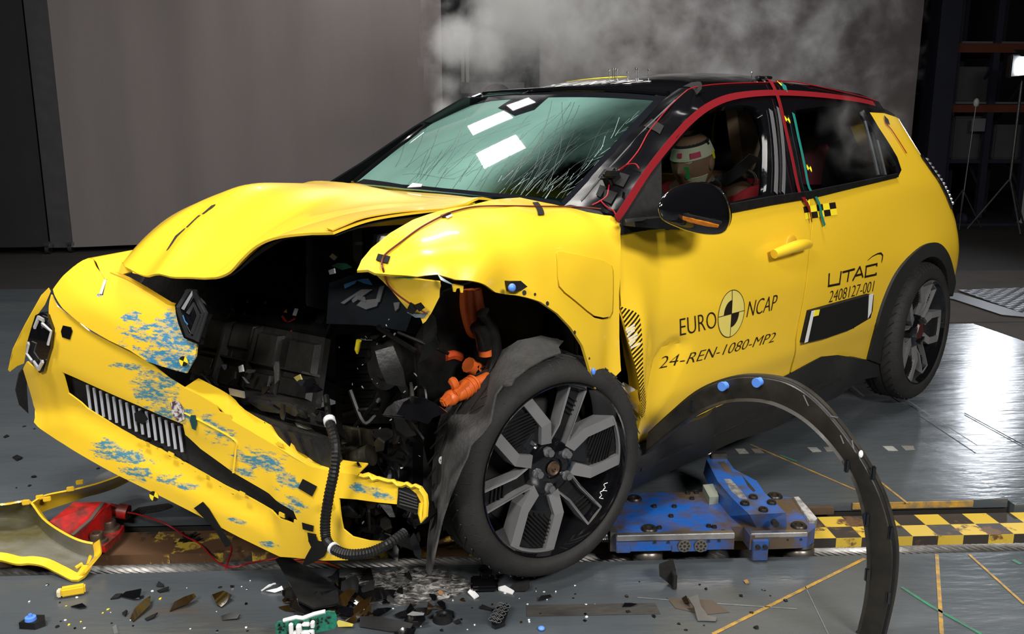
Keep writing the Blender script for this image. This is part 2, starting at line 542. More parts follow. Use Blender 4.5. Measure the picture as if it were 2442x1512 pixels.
def lettering(name, s, p0, p1, ptop, mat, parent, surf, shear=0.0, space=1.0, bold=-0.012):
    """text from p0 to p1 along the baseline, capital height to ptop, laid on surf"""
    V, Fc = textmesh(s, shear, space, bold)
    x0, x1 = V[:, 0].min(), V[:, 0].max(); h = V[:, 1].max()
    p0, p1, ptop = map(np.asarray, (p0, p1, ptop))
    ex = (p1 - p0) / (x1 - x0); ey = (ptop - p0) / h
    P = p0 + (V[:, :1] - x0) * ex + V[:, 1:2] * ey
    o = mesh(name, surf(P), Fc, mat, parent, smooth=False)
    return o

def ribbon(name, pts, wd, mat, parent, surf=None, nrm=(0, 1, 0), thick=.0008):
    """flat strip of width wd (number or list) along pts"""
    P = np.array([np.asarray(p, float) for p in pts]); K = len(P); n = np.asarray(nrm, float); V = []
    ws = wd if hasattr(wd, '__len__') else [wd] * K
    for i in range(K):
        t = P[min(i + 1, K - 1)] - P[max(i - 1, 0)]; s_ = np.cross(n, t); s_ /= np.linalg.norm(s_) + 1e-12
        V += [P[i] - s_ * ws[i] / 2, P[i] + s_ * ws[i] / 2]
    V = np.array(V)
    if surf is not None: V = surf(V)
    o = mesh(name, V, [[2 * i, 2 * i + 1, 2 * i + 3, 2 * i + 2] for i in range(K - 1)], mat, parent)
    if thick: solid(o, thick, 0)
    return o

# ================================================================= SETTING
def struct(o): o['kind'] = 'structure'; return o

floor_m = M('painted_steel_floor', sr(66, 72, 77), rough=.3, spec=.55, noise=(2.2, .75, sr(84, 88, 91), .22), rnoise=(.17, .32), stretch=(.35, 1.3, 1), bump=(26, .16, .012))
stain(floor_m, [((-.75, 2.1, 0), (1.0, .28, .3), .55), ((.05, 2.13, 0), (.75, .2, .3), .5), ((-.1, 4.2, 0), (2.2, 1.0, .3), .4), ((1.9, 3.6, 0), (.7, .3, .3), .45), ((2.4, 3.9, 0), (.9, .9, .3), .45)],
      (.075, .062, .052, 1), amp=.5, scale=3.0, stretch=(1.2, 5, 1), thr=(.40, .75))
conc_m = M('dark_concrete', sr(44, 41, 40), rough=.75, spec=.25, noise=(1.3, .8, sr(32, 31, 31), .2), stretch=(.5, 1.4, 1), bump=(20, .1))
concl_m = M('worn_concrete', sr(78, 71, 66), rough=.8, spec=.2, noise=(2.5, .8, sr(58, 54, 52), .2))
wall_m = M('dark_wall', (.010, .011, .014, 1), rough=.9, noise=(1.5, .6, (.016, .017, .02, 1)))
ceil_m = M('dark_ceiling', (.02, .02, .022, 1), rough=.9, noise=(2, .5, (.03, .03, .03, 1)))
slot_m = M('oily_slot_metal', (.010, .009, .008, 1), rough=.6, noise=(6, .6, (.03, .024, .018, 1)))

SY0, SY1 = 2.305, 2.672           # the slot of the pulling track
yb = G(0, 690)[1]                 # where the painted plates end
yb2 = G(2290, 757)[1]
b = MB()
def slab(x0, x1, y0, y1, z0=-.05, z1=0.0, k=0):
    b.mat(k).raw([(x0, y0, z0), (x1, y0, z0), (x1, y1, z0), (x0, y1, z0), (x0, y0, z1), (x1, y0, z1), (x1, y1, z1), (x0, y1, z1)],
                 [[0, 3, 2, 1], [4, 5, 6, 7], [0, 1, 5, 4], [1, 2, 6, 5], [2, 3, 7, 6], [3, 0, 4, 7]])
slab(-9, 12, -5, SY0, -.03)
xe = 1.835
slab(-9, xe, SY1, yb, -.03)
slab(xe + .012, 12, SY1 - .02, 5.45, -.05, -.012)
_p1, _p2 = G(2268, 752, -.01), G(2442, 812, -.01)
_L = lambda t: _p1 + (_p2 - _p1) * t
_t0 = (5.46 - _p1[1]) / (_p2[1] - _p1[1]); _t1 = (2.9 - _p1[1]) / (_p2[1] - _p1[1])
_q = [_L(_t0), _L(_t1), np.array([12, 2.9, -.01]), np.array([12, 5.46, -.01])]
b.mat(3).raw([(p[0], p[1], -.04) for p in _q] + [(p[0], p[1], -.0095) for p in _q], [[3, 2, 1, 0], [4, 5, 6, 7]] + [[i, (i + 1) % 4, 4 + (i + 1) % 4, 4 + i] for i in range(4)])
slab(-9, 12, SY0 - .3, SY1 + .3, -.30, -.22, 2)
slab(-9, 12, SY0 - .04, SY0 + .002, -.22, -.03, 2); slab(-9, 12, SY1 + .01, SY1 + .05, -.22, -.03, 2)
slab(-9, xe, yb, 19, -.05, -.004, 1)
slab(xe, 12, 5.45, 7.6, -.05, -.006, 3); slab(xe, 12, 7.6, 19, -.05, -.008, 1)
struct(b.build('floor', [floor_m, conc_m, slot_m, concl_m], fix=True, smooth=False))
fl = bpy.data.objects['floor']

def bx(name, lo, hi, mat, parent=None, bev=0):
    lo, hi = np.array(lo, float), np.array(hi, float)
    return MB().box((lo + hi) / 2, hi - lo, bev=bev).build(name, mat, parent)
struct(bx('wall_back', (-9, 18.5, -.1), (12, 18.7, 7), wall_m))
struct(bx('wall_left', (-9.2, -5, -.1), (-9, 18.7, 7), wall_m))
struct(bx('wall_right', (12, -5, -.1), (12.2, 18.7, 7), wall_m))
struct(bx('wall_front', (-9, -5.2, -.1), (12, -5, 7), wall_m))
struct(bx('ceiling', (-9.2, -5.2, 7), (12.2, 18.7, 7.2), ceil_m))

# painted lines, tape and plate seams that belong to the floor
pl_m = M('worn_yellow_line', (.50, .27, .02, 1), rough=.5, noise=(30, .95, (.10, .10, .09, 1), .18))
gl_m = M('green_chalk', (.02, .20, .10, 1), rough=.7, noise=(40, .9, (.07, .085, .09, 1), .15))
wl_m = M('pale_scratch', (.20, .20, .20, 1), rough=.6, noise=(30, .9, (.08, .09, .1, 1), .2))
seam_m = M('seam', (.012, .012, .012, 1), rough=.7)
def fline(name, pix, wd, mat, z=.0012):
    P = dens([G(*p, z) for p in pix], .12, closed=False)
    return ribbon(name, P, wd, mat, fl, nrm=(0, 0, 1), thick=.0006)
for p, wd in ([((1700, 1512), (2062, 1332)), .010], [((2234, 1322), (2246, 1512)), .010], [((2311, 1322), (2442, 1440)), .008],
              [((1790, 1060), (2040, 1168)), .009], [((2098, 1148), (2164, 1200)), .009]):
    fline('painted_line', p, wd, pl_m)
fline('chalk_line', [(2150, 1400), (2220, 1445), (2340, 1512)], .010, gl_m)
fline('chalk_line', [(1860, 1085), (1900, 1100)], .012, gl_m)
fline('chalk_line', [(2415, 1335), (2435, 1345)], .014, gl_m)
fline('scratch', [(1920, 1398), (1975, 1512)], .0025, wl_m)
fline('scratch', [(1520, 1425), (1720, 1440), (1900, 1452)], .004, wl_m)
fline('plate_seam', [(2030, 865), (2210, 985), (2330, 1062)], .006, wl_m, .002)
fline('plate_seam', [(1960, 860), (2060, 945)], .012, wl_m, .002)
fline('plate_seam', [(2300, 985), (2442, 1062)], .006, seam_m, -.008)
worn_m = M('worn_black_tape', (.03, .028, .026, 1), rough=.6, noise=(25, .8, (.06, .055, .05, 1)), stretch=(1, 4, 1))
def fpoly(name, pix, mat, z=.0012, t=.0008, parent=fl):
    return panel(name, [G(*p, z) for p in pix], mat, parent, normal=(0, 0, 1), sp=.1, thick=t, off=0)
fpoly('tape_strip', [(1255, 1443), (1562, 1438), (1575, 1464), (1256, 1470)], worn_m)
fpoly('stain', [(1590, 1425), (1700, 1432), (1740, 1460), (1680, 1466), (1610, 1450)], M('rust_stain', (.075, .058, .045, 1), rough=.6))
pale = M('pale_tape', (.42, .42, .40, 1), rough=.6, noise=(60, .9, (.16, .17, .17, 1), .2))
palr = M('worn_pale_tape', (.24, .21, .19, 1), rough=.6, noise=(40, .9, (.11, .12, .12, 1), .2))
for p, m in [([(1752, 1070), (1775, 1070), (1786, 1081), (1762, 1082)], pale), ([(1790, 1070), (1812, 1070), (1822, 1080), (1800, 1080)], palr),
             ([(1925, 1067), (1948, 1067), (1960, 1077), (1937, 1078)], pale), ([(1963, 1066), (1988, 1066), (1992, 1076), (1972, 1077)], palr),
             ([(2104, 1064), (2129, 1064), (2142, 1075), (2118, 1075)], pale), ([(2148, 1063), (2178, 1063), (2182, 1073), (2160, 1074)], palr)]:
    fpoly('tape_square', p, m)
# front face of the rear plate and the track's edge paint
ed = MB().box(((1.50), SY1 - .004, -.012), (.42, .006, .022)).build('edge_paint', pl_m, fl)
edb = MB().box((.62, SY1 - .012, -.02), (1.2, .02, .024)).build('edge_rail', M('rusty_steel', (.085, .05, .03, 1), rough=.6, noise=(18, .9, (.03, .022, .016, 1), .2)), fl)
# tread plate at the right
tp = M('tread_plate_steel', (.20, .20, .21, 1), rough=.36, metal=.8)
T = NT(tp); tcn = T.add('ShaderNodeTexCoord'); mpn = T.add('ShaderNodeMapping'); mpn.inputs['Scale'].default_value = (13, 13, 13); mpn.inputs['Rotation'].default_value = (0, 0, .78)
T.link(tcn.outputs['Object'], mpn.inputs[0]); ck = T.add('ShaderNodeTexVoronoi', i_Scale=1.0, i_Randomness=0.0); T.link(mpn.outputs[0], ck.inputs['Vector'])
bp = T.add('ShaderNodeBump', i_Strength=.9, i_Distance=.03, invert=True); T.link(ck.outputs[0], bp.inputs['Height']); T.link(bp.outputs[0], T.n['Principled BSDF'].inputs['Normal'])
fpoly('tread_plate', [(2284, 692), (2442, 686), (2520, 690), (2520, 760), (2442, 748)], tp, z=.004, t=.006)
fpoly('ramp_strip', [(2200, 700), (2284, 699), (2442, 748), (2442, 756), (2388, 751), (2275, 714)], M('dark_plate', (.05, .05, .05, 1), rough=.5), z=.003, t=.005)

# ---------------------------------------------------------------- track rail (checkered beam in the slot)
chk = M('checker_rail', (.035, .03, .026, 1), rough=.5)
T = NT(chk); bs = T.n['Principled BSDF']
tcn = T.add('ShaderNodeTexCoord'); mpn = T.add('ShaderNodeMapping'); mpn.inputs['Scale'].default_value = (1 / .083, 1 / .0775, 0.0)
mpn.inputs['Location'].default_value = (.1, .06, .5)
T.link(tcn.outputs['Object'], mpn.inputs[0])
cn = T.add('ShaderNodeTexChecker', i_Scale=1.0); T.link(mpn.outputs[0], cn.inputs['Vector'])
cn.inputs[1].default_value = (.52, .36, .045, 1); cn.inputs[2].default_value = (.035, .03, .027, 1)
sx = T.add('ShaderNodeSeparateXYZ'); T.link(tcn.outputs['Object'], sx.inputs[0])
nz = T.add('ShaderNodeTexNoise', i_Scale=9., i_Detail=8., i_Roughness=.7); T.link(tcn.outputs['Object'], nz.inputs['Vector'])
# rust gains the upper hand towards the left end of the beam
ad = T.add('ShaderNodeMapRange'); ad.inputs[1].default_value = -1.2; ad.inputs[2].default_value = 1.4; ad.inputs[3].default_value = .15; ad.inputs[4].default_value = -.02
T.link(sx.outputs[0], ad.inputs[0])
sm = T.add('ShaderNodeMath', operation='ADD'); T.link(nz.outputs[0], sm.inputs[0]); T.link(ad.outputs[0], sm.inputs[1])
rg = T.add('ShaderNodeMapRange', interpolation_type='SMOOTHSTEP'); rg.inputs[1].default_value = .53; rg.inputs[2].default_value = .60; T.link(sm.outputs[0], rg.inputs[0])
mx = T.add('ShaderNodeMix', data_type='RGBA'); mx.inputs[7].default_value = (.11, .058, .03, 1)
T.link(rg.outputs[0], mx.inputs[0]); T.link(cn.outputs[0], mx.inputs[6]); T.link(mx.outputs[2], bs.inputs['Base Color'])
rl = MB().box((1.5, 2.552, -.052), (16, .155, .044)).build('track_rail', chk)
tag(rl, 'long yellow and black checkered steel beam running along the slot in the floor', 'rail')
pipe = bx('slot_pipe', (-9, 2.40, -.13), (12, 2.455, -.095), steel); tag(pipe, 'grey steel flange low in the slot below the checkered beam', 'steel bar')

# ---------------------------------------------------------------- pulling cable: twisted strands
cb = MB(); cab_m = M('steel_cable', (.30, .29, .28, 1), rough=.42, metal=.7, noise=(40, .7, (.12, .11, .10, 1)))
for k in range(7):
    pts = [(x, 2.405 + .0095 * cos(2 * pi * k / 7 + x * 38), -.042 + .0095 * sin(2 * pi * k / 7 + x * 38)) for x in np.arange(-3.2, 4.2, .02)]
    cb.tube(pts, .0062, 5)
cable = cb.build('steel_cable', cab_m, fix=False)
tag(cable, 'thick twisted steel pulling cable lying along the front edge of the slot', 'cable')

# ---------------------------------------------------------------- ceiling lamps and the added fill panels (out of frame)
lampm = {}
for k, (x, y, z, sx_, sy_, rz, e, tilt, lab) in enumerate(CEILING_AND_FILL_LAMPS):
    L = empty('ceiling_and_fill_lamp', (x, y, z), rz); L.rotation_euler = (tilt, 0, rz)
    tag(L, lab, 'lamp', 'ceiling lamps')
    em = M('lamp_glow_%d' % e, (1, 1, 1, 1), emit=((1, .97, .92, 1), e * 2.0))
    MB().box((0, 0, .05), (sx_ + .08, sy_ + .08, .07)).build('housing', blkm, L)
    MB().raw([(-sx_ / 2, -sy_ / 2, 0), (sx_ / 2, -sy_ / 2, 0), (sx_ / 2, sy_ / 2, 0), (-sx_ / 2, sy_ / 2, 0)], [[0, 3, 2, 1]]).build('diffuser', em, L, fix=False)
    for sg in (-1, 1): MB().cyl((sg * sx_ * .4, 0, .08), (sg * sx_ * .4, 0, (7.0 - z) / cos(tilt)), .006, 6).build('hanger', steel, L)

# ---------------------------------------------------------------- flood light on a stand at the right
fp = CAM + ray(2452, 158) * 10.6 / ray(2452, 158)[1]
Lf = empty('flood_light', (fp[0], fp[1], 0)); tag(Lf, 'bright flood light on a tripod at the right edge beside the racks', 'lamp')
hd = MB().box((0, .06, fp[2]), (.42, .10, .28), bev=.015).build('lamp_head', blkm, Lf)
lens = MB().raw([(-.13, -.005, fp[2] - .085), (.13, -.005, fp[2] - .085), (.13, -.005, fp[2] + .085), (-.13, -.005, fp[2] + .085)], [[0, 1, 2, 3]]).build('lamp_face', M('flood_glow', (1, 1, 1, 1), emit=((.86, .92, 1, 1), FLOOD_W)), Lf, fix=False)
MB().box((0, -.20, fp[2] - .125), (.40, .42, .006)).build('added_barn_door', blkm, Lf); MB().box((0, -.07, fp[2] + .15), (.40, .18, .006), Matrix.Rotation(.5, 3, 'X')).build('added_barn_door', blkm, Lf)  # doors added to keep the flood's spill off the floor before it
MB().cyl((0, .09, 0.62), (0, .09, fp[2] - .12), .018, 10).build('pole', steel, Lf)
for k in range(3):
    a = 2 * pi * k / 3 + .4
    MB().cyl((0, .09, .66), (.42 * cos(a), .09 + .42 * sin(a), .0), .012, 8).build('leg', steel, Lf)

# ================================================================= BACKGROUND
fab = M('grey_fabric', sr(108, 101, 101), rough=.95, noise=(1.2, .6, sr(88, 83, 83), .25), stretch=(1.2, 1.2, .2), bump=(260, .15), sheen=.1)
def screen(label, x0, y0, x1, y1, zb, zt, posts, pmat, wmat, amp=.03, group=None):
    root = empty('fabric_screen', ((x0 + x1) / 2, (y0 + y1) / 2, 0)); tag(root, label, 'screen')
    ox, oy = (x0 + x1) / 2, (y0 + y1) / 2
    dx, dy = x1 - x0, y1 - y0; L = math.hypot(dx, dy); nx, ny = dy / L, -dx / L
    nu, nv = 140, 12; V = []
    for j in range(nv + 1):
        v = j / nv; z = zb + (zt - zb) * v
        for i in range(nu + 1):
            u = i / nu; s = u * L
            wv = amp * (sin(s * 5.1 + .6 * v) * .5 + .35 * sin(s * 9.7 + 1.0) + .3 * sin(s * 2.3 + 2 * v)) * min(1, u * 14, (1 - u) * 14) * (.35 + .65 * (1 - v))
            V.append((x0 + dx * u + nx * wv - ox, y0 + dy * u + ny * wv - oy, z))
    Fc = [[j * (nu + 1) + i, j * (nu + 1) + i + 1, (j + 1) * (nu + 1) + i + 1, (j + 1) * (nu + 1) + i] for j in range(nv) for i in range(nu)]
    solid(mesh('fabric', V, Fc, wmat, root), .006)
    for (s, wd) in posts:
        px, py = x0 + dx * s - ox, y0 + dy * s - oy
        MB().box((px - nx * .05, py - ny * .05, (zt + zb) / 2), (wd, .09, zt - zb)).build('post', pmat, root)
    MB().box((0 - nx * .05, 0 - ny * .05, zb + .02), (L, .05, .05), Matrix.Rotation(atan2(dy, dx), 3, 'Z')).build('bottom_bar', pmat, root)
    for s in (0.004, .5, .996):
        px, py = x0 + dx * s - ox, y0 + dy * s - oy
        c = MB(); c.cyl((px - .02, py, .05), (px + .02, py, .05), .05, 14).box((px, py, .095), (.07, .08, .03), bev=.006)
        c.build('caster', chrome, root)
    return root
p0 = G(166, 590, .05); p1r = ray(1056, 300); t = (p0[1] + 1.35) / p1r[1]; p1 = CAM + t * p1r
darkpost = M('dark_post', (.03, .03, .036, 1), rough=.6, noise=(8, .6, (.05, .046, .045, 1)))
screen('wide grey fabric screen on casters behind the crumpled bonnet', p0[0], p0[1], p1[0], p1[1], .05, 5.2, [(-.015, .22)], darkpost, fab, .055)
q0 = CAM + ray(1288, 300) * 11.4 / ray(1288, 300)[1]; q1 = CAM + ray(2176, 300) * 11.7 / ray(2176, 300)[1]
screen('grey fabric screen behind the smoking roof of the car', q0[0], q0[1], q1[0], q1[1], .05, 5.2, [(0.004, .06)], darkpost, fab, .035)
# black screen at the far left
blackfab = M('black_curtain_fabric', (.006, .0068, .008, 1), rough=.9, noise=(3, .6, (.010, .011, .013, 1)))
r0 = G(-330, 606, .06); r1 = G(128, 598, .06)
screen('black fabric screen at the far left beside the wide grey screen', r0[0], r0[1] + .25, r1[0] - .16, r1[1] + .25, .07, 5.2, [(.5, .05)], darkpost, blackfab, .02)

# cabinet front with light posts seen in the gap between the screens
cab = empty('wall_cabinet', (0, 0, 0)); Yc = 12.6
def at(px, py): return GY(px, py, Yc)
o0 = at(1100, 196); cab.location = (o0[0], Yc, 0); tag(cab, 'dim grey cabinet with pale post seen in the gap between two screens', 'cabinet')
def crect(name, x0, y0, x1, y1, mat, dep=.06, fw=0):
    a, b_ = at(x0, y1), at(x1, y0)
    return MB().box(((a[0] + b_[0]) / 2 - o0[0], -fw, (a[2] + b_[2]) / 2), (b_[0] - a[0], dep, b_[2] - a[2])).build(name, mat, cab)
pg = M('pale_grey_metal', (.33, .33, .32, 1), rough=.5, noise=(9, .5, (.25, .25, .24, 1)))
dg = M('dim_grey_metal', (.10, .10, .105, 1), rough=.6, noise=(5, .5, (.07, .07, .075, 1)))
crect('door', 1118, -40, 1286, 430, M('dark_cabinet', (.018, .02, .024, 1), rough=.6), .05, -.05)
crect('post', 1100, 100, 1107, 196, pg); crect('post', 1111, 95, 1118, 196, pg)
crect('shelf_panel', 1099, 197, 1250, 223, dg, .10, .03)
bl = MB().sphere((at(1183, 228)[0] - o0[0], -.3, at(1183, 228)[2]), .19, 12, (1, .8, .8)).build('dome', blkm, cab)

# dark column and racks on the right
colm = M('blue_black_steel', (.012, .014, .026, 1), rough=.55, noise=(3, .5, (.02, .022, .036, 1)))
c0, c1 = GY(2214, 300, 12.2), GY(2262, 300, 12.2)
cl = MB().box(((c0[0] + c1[0]) / 2, 12.3, 3.5), (c1[0] - c0[0], .3, 7.0)).build('steel_column', colm); tag(cl, 'dark blue steel column right of the grey screen', 'column')
rk = empty('pallet_rack', (GY(2340, 400, 12.4)[0], 12.4, 0)); tag(rk, 'tall dark pallet rack with orange beams at the right', 'rack')
X0, Y0 = rk.location[0], 12.4
def rx(px): return GY(px, 300, Y0)[0] - X0
def rz(py): return GY(2340, py, Y0)[2]
for px in (2262, 2355, 2452):
    for dy in (0, .9):
        MB().box((rx(px), dy, 2.6), (.09, .08, 5.2)).build('upright', colm, rk)
    MB().cyl((rx(px), 0, .4), (rx(px), .9, 1.3), .02, 6).cyl((rx(px), .9, 1.3), (rx(px), 0, 2.2), .02, 6).build('brace', colm, rk)
orb = M('orange_beam', (.10, .022, .010, 1), rough=.6, noise=(6, .4, (.07, .018, .009, 1)))
for py0, py1 in ((104, 126), (250, 268)):
    zz = (rz(py0) + rz(py1)) / 2
    for dy in (-.02, .9):
        MB().box(((rx(2262) + rx(2452)) / 2, dy, zz), (rx(2452) - rx(2262), .05, rz(py0) - rz(py1))).build('beam', orb, rk)
    MB().box(((rx(2262) + rx(2452)) / 2, .45, zz + .08), (rx(2452) - rx(2262), .86, .03)).build('shelf_board', dg, rk)
MB().box(((rx(2262) + rx(2452)) / 2, .45, rz(385)), (rx(2452) - rx(2262), .86, .05)).build('shelf_board', colm, rk)
pap = MB().box((GY(2336, 298, 12.3)[0], 12.33, GY(2336, 298, 12.3)[2]), (.2, .012, .18)).build('paper_sheet', M('grey_paper', (.12, .12, .14, 1), rough=.8)); tag(pap, 'pale paper sheet hanging on the pallet rack front', 'paper')
for (px, py, wv, hh, lab) in ((2300, 300, .55, .62, 'dim grey crate on the rack shelf, left bay'), (2400, 320, .6, .5, 'dim grey crate on the rack shelf, right bay'), (2300, 200, .6, .5, 'dark box on the upper rack shelf, left bay')):
    P_ = GY(px, py, 12.8)
    zb_ = rz(385) + .025 if py > 250 else (rz(250) + rz(268)) / 2 + .095
    o = MB().box((P_[0], 12.85, zb_ + hh / 2), (wv, .5, hh), bev=.02).build('storage_crate', M('crate_grey', (.05, .05, .058, 1), rough=.7, noise=(4, .4, (.035, .035, .04, 1)))); tag(o, lab, 'crate')
# trolley frame with pale post
pt = empty('steel_trolley', (GY(2410, 520, 11.6)[0], 11.6, 0)); tag(pt, 'low dark trolley with a pale upright post beside the racks', 'trolley')
zt_ = GY(2410, 528, 11.6)[2]; MB().box((0, 0, zt_ - .03), (1.9, .5, .06)).build('deck', colm, pt)
MB().box((.06, -.2, (GY(2410, 440, 11.6)[2] + zt_) / 2), (.06, .06, GY(2410, 440, 11.6)[2] - zt_)).build('post', pg, pt)
MB().box((.12, -.18, zt_ + .015), (.22, .1, .03)).build('foot_plate', pg, pt)
for sx_ in (-.8, .8):
    for sy_ in (-.18, .18): MB().cyl((sx_ - .03, sy_, .08), (sx_ + .03, sy_, .08), .08, 12).box((sx_, sy_, .5 * (zt_ - .06) + .06), (.06, .05, max(.02, zt_ - .18))).build('caster', colm, pt)
# thin chain stand
st = empty('sign_stand', (GY(2310, 330, 11.0)[0], 11.0, 0)); tag(st, 'thin metal stand in front of the dark racks', 'stand')
zq = GY(2310, 245, 11)[2]
MB().cyl((0, 0, .02), (.05, 0, zq), .008, 6).build('pole', steel, st); MB().sphere((.05, 0, zq), .035, 8, (1, 1, 1.6)).build('lamp_bulb', pg, st)
for k in range(3): a = 2.1 * k; MB().cyl((0, 0, .5), (.3 * cos(a), .3 * sin(a), .01), .008, 6).build('leg', steel, st)

# ================================================================= CAR
car = bpy.data.objects.new('car', None); link(car); car.matrix_world = CARM
tag(car, 'crashed yellow hatchback with black roof and crushed front', 'car')

class Sheet:
    """smooth crumpled surface through 3-D control points"""
    def __init__(s, ctrl, n, lam=1e-4):
        s.n = np.asarray(n, float) / np.linalg.norm(n)
        a = np.array([1., 0, 0]) if abs(s.n[0]) < .8 else np.array([0, 1., 0])
        u = a - s.n * (a @ s.n); u /= np.linalg.norm(u); s.B = np.array([u, np.cross(s.n, u)])
        c = np.array(ctrl, float); s.f = tps(c @ s.B.T, c @ s.n, lam)
    def F(s, P): return P @ s.n - s.f(P @ s.B.T)
    def on(s, off=0.0):
        return lambda P: P + (s.f(P @ s.B.T) + off - P @ s.n)[:, None] * s.n
    def hit(s, px, py, off=0.0):
        return hitF(px, py, lambda P: s.F(P) - off)

class QSheet(Sheet):
    """gently curved glass: quadratic fit through the control points"""
    def __init__(s, ctrl, n):
        s.n = np.asarray(n, float) / np.linalg.norm(n)
        a = np.array([1., 0, 0]); u = a - s.n * (a @ s.n); u /= np.linalg.norm(u); s.B = np.array([u, np.cross(s.n, u)])
        c = np.array(ctrl, float)
        def basis(X): return np.c_[np.ones(len(X)), X, X[:, 0] ** 2, X[:, 0] * X[:, 1], X[:, 1] ** 2]
        k = np.linalg.lstsq(basis(c @ s.B.T), c @ s.n, rcond=None)[0]
        s.f = lambda X: basis(np.asarray(X)) @ k

def py_(lst): return [C(x, y, 1, v) for x, y, v in lst]

# ---------------------------------------------------------------- rear quarter
q_out = [(1937, 471), (2040, 446), (2143, 420), (2150, 405), (2140, 375), (2118, 338), (2095, 303), (2074, 268), (2108, 270)]
Q = [S(*p) for p in q_out]
rear_edge = [(float(_xr(z)) + .012, z) for z in (1.26, 1.17, 1.08, .985, .88, .75, .62, .52, .42)]
Q += [np.array([x, 0, z]) for x, z in rear_edge]
ps = lambda L, n=4: [tuple(p) for p in spl([np.array(q, float) for q in L], n)]
arch = [(2276, 668), (2268, 618), (2250, 587), (2228, 578), (2200, 588), (2165, 620), (2135, 662), (2110, 720), (2092, 780), (2072, 858)]
arch = ps(arch)
Q += [np.array([-.40, 0, .42])] + [S(*p) for p in arch[4:]]
Q += [S(*p) for p in [(2000, 847), (1960, 851), (1887, 890), (1900, 810), (1918, 710), (1930, 610), (1938, 530)]]
quarter = panel('rear_quarter_panel', onside()(np.array(Q)), yel, car, normal=(0, 1, 0), sp=.03, thick=.012, surf=onside())

# black arch trim of the rear wheel
inner_arch = [(2262, 700), (2258, 650), (2245, 622), (2225, 612), (2200, 622), (2170, 655), (2145, 700), (2122, 760), (2105, 820), (2100, 868)]
inner_arch = ps(inner_arch)
AT = [S(*p, .012) for p in arch[4:]] + [S(*p, .012) for p in inner_arch[::-1]] + [onside(.012)(np.array([[-.36, 0, .44]]))[0], onside(.012)(np.array([[-.41, 0, .42]]))[0]]
panel('wheel_arch_trim', AT, grn, car, sp=.03, thick=.05, surf=onside(.012))
# rear bumper corner and tail, closing the body behind
tail = []
for z in (.22, .42, .6, .8, .97, 1.1, 1.25, 1.36):
    xr = float(_xr(z)); row = []
    for yy in (1, .5, 0, -.5, -1):
        yw = float(Yside(np.array([xr + .04]), np.array([z]))[0]) * yy
        row.append((xr + .02 - .03 * (1 - abs(yy)), yw, z))
    tail.append(row)
grid('tailgate', tail, yel, car, 4, .01)
grid('tailgate_lining', [[(x + .05, y * .9, z) for x, y, z in r] for r in tail[2:]], M('dark_lining', (.006, .006, .006, 1), rough=.9), car, 4, .005)
def tlp(z, dx, out=0.0):
    x = float(_xr(z)) + dx
    return np.array([x, float(Yside(np.array([x]), np.array([z]))[0]) + out, z])
tl = MB()
for k in range(12):
    z = 1.105 - k * .0185
    tl.tube([tlp(z, .08, .004), tlp(z, .15, .012), tlp(z, .20, .012), tlp(z, .225, .008)], .0085, 8)
tl.build('tail_lamp', M('tail_lamp_clear', (.6, .6, .62, 1), rough=.12, metal=.5), car)
MB().tube([tlp(z, .235, .004) for z in (1.12, 1.06, 1.0, .94, .885)] + [tlp(.88, .10, .004)], .009, 8).tube([tlp(1.12, .235, .004), tlp(1.125, .10, .006), tlp(1.12, .05)], .009, 8).build('tail_lamp_frame', gloss, car)

# ---------------------------------------------------------------- door
d_out = [(1478, 560), (1530, 549), (1600, 545), (1745, 502), (1937, 473), (1935, 540), (1927, 610), (1915, 710), (1896, 810), (1882, 891),
         (1800, 930), (1700, 975), (1600, 1022), (1520, 1060), (1517, 1050), (1528, 1000), (1536, 950), (1532, 905), (1515, 860), (1497, 800), (1483, 745), (1479, 700), (1478, 640)]
door = panel('front_door', [S(*p) for p in d_out], yel, car, sp=.015, thick=.012, surf=onside())
# torn front edge of the door
panel('torn_door_skin', [S(1476, 735), S(1500, 800), S(1518, 865), S(1534, 910), S(1540, 960), S(1530, 1005), S(1517, 1062), C(1510, 1055, 1, .84), C(1512, 1000, 1, .80), C(1502, 930, 1, .78), C(1490, 850, 1, .77), C(1480, 790, 1, .79)], yel_in, car, sp=.03, thick=.003)
for i, pl in enumerate([[(1487, 925, .845), (1500, 938, .84), (1520, 930, .85), (1528, 965, .86), (1530, 1000, .86), (1520, 985, .85), (1500, 965, .84), (1494, 960, .83)],
                        [(1484, 920, .84), (1488, 912, .83), (1500, 920, .82), (1520, 930, .85), (1503, 940, .84), (1492, 935, .84)]]):
    panel('torn_flap', py_(pl), yel if i == 0 else wtape, door, sp=.03, thick=.003)
# striped sticker with its pale figure
m = M('striped_sticker', YEL, rough=.4)
T = NT(m); tcn = T.add('ShaderNodeTexCoord'); mp = T.add('ShaderNodeMapping'); mp.inputs['Rotation'].default_value = (0, radians(-38), 0); T.link(tcn.outputs['Object'], mp.inputs[0])
sx = T.add('ShaderNodeSeparateXYZ'); T.link(mp.outputs[0], sx.inputs[0])
ml = T.add('ShaderNodeMath', operation='MULTIPLY'); ml.inputs[1].default_value = 88; T.link(sx.outputs[2], ml.inputs[0])
fr = T.add('ShaderNodeMath', operation='FRACT'); T.link(ml.outputs[0], fr.inputs[0]); gt = T.add('ShaderNodeMath', operation='GREATER_THAN'); gt.inputs[1].default_value = .48; T.link(fr.outputs[0], gt.inputs[0])
mx = T.add('ShaderNodeMix', data_type='RGBA'); mx.inputs[6].default_value = YEL; mx.inputs[7].default_value = ink.node_tree.nodes['Principled BSDF'].inputs[0].default_value
T.link(gt.outputs[0], mx.inputs[0]); T.link(mx.outputs[2], T.n['Principled BSDF'].inputs['Base Color'])
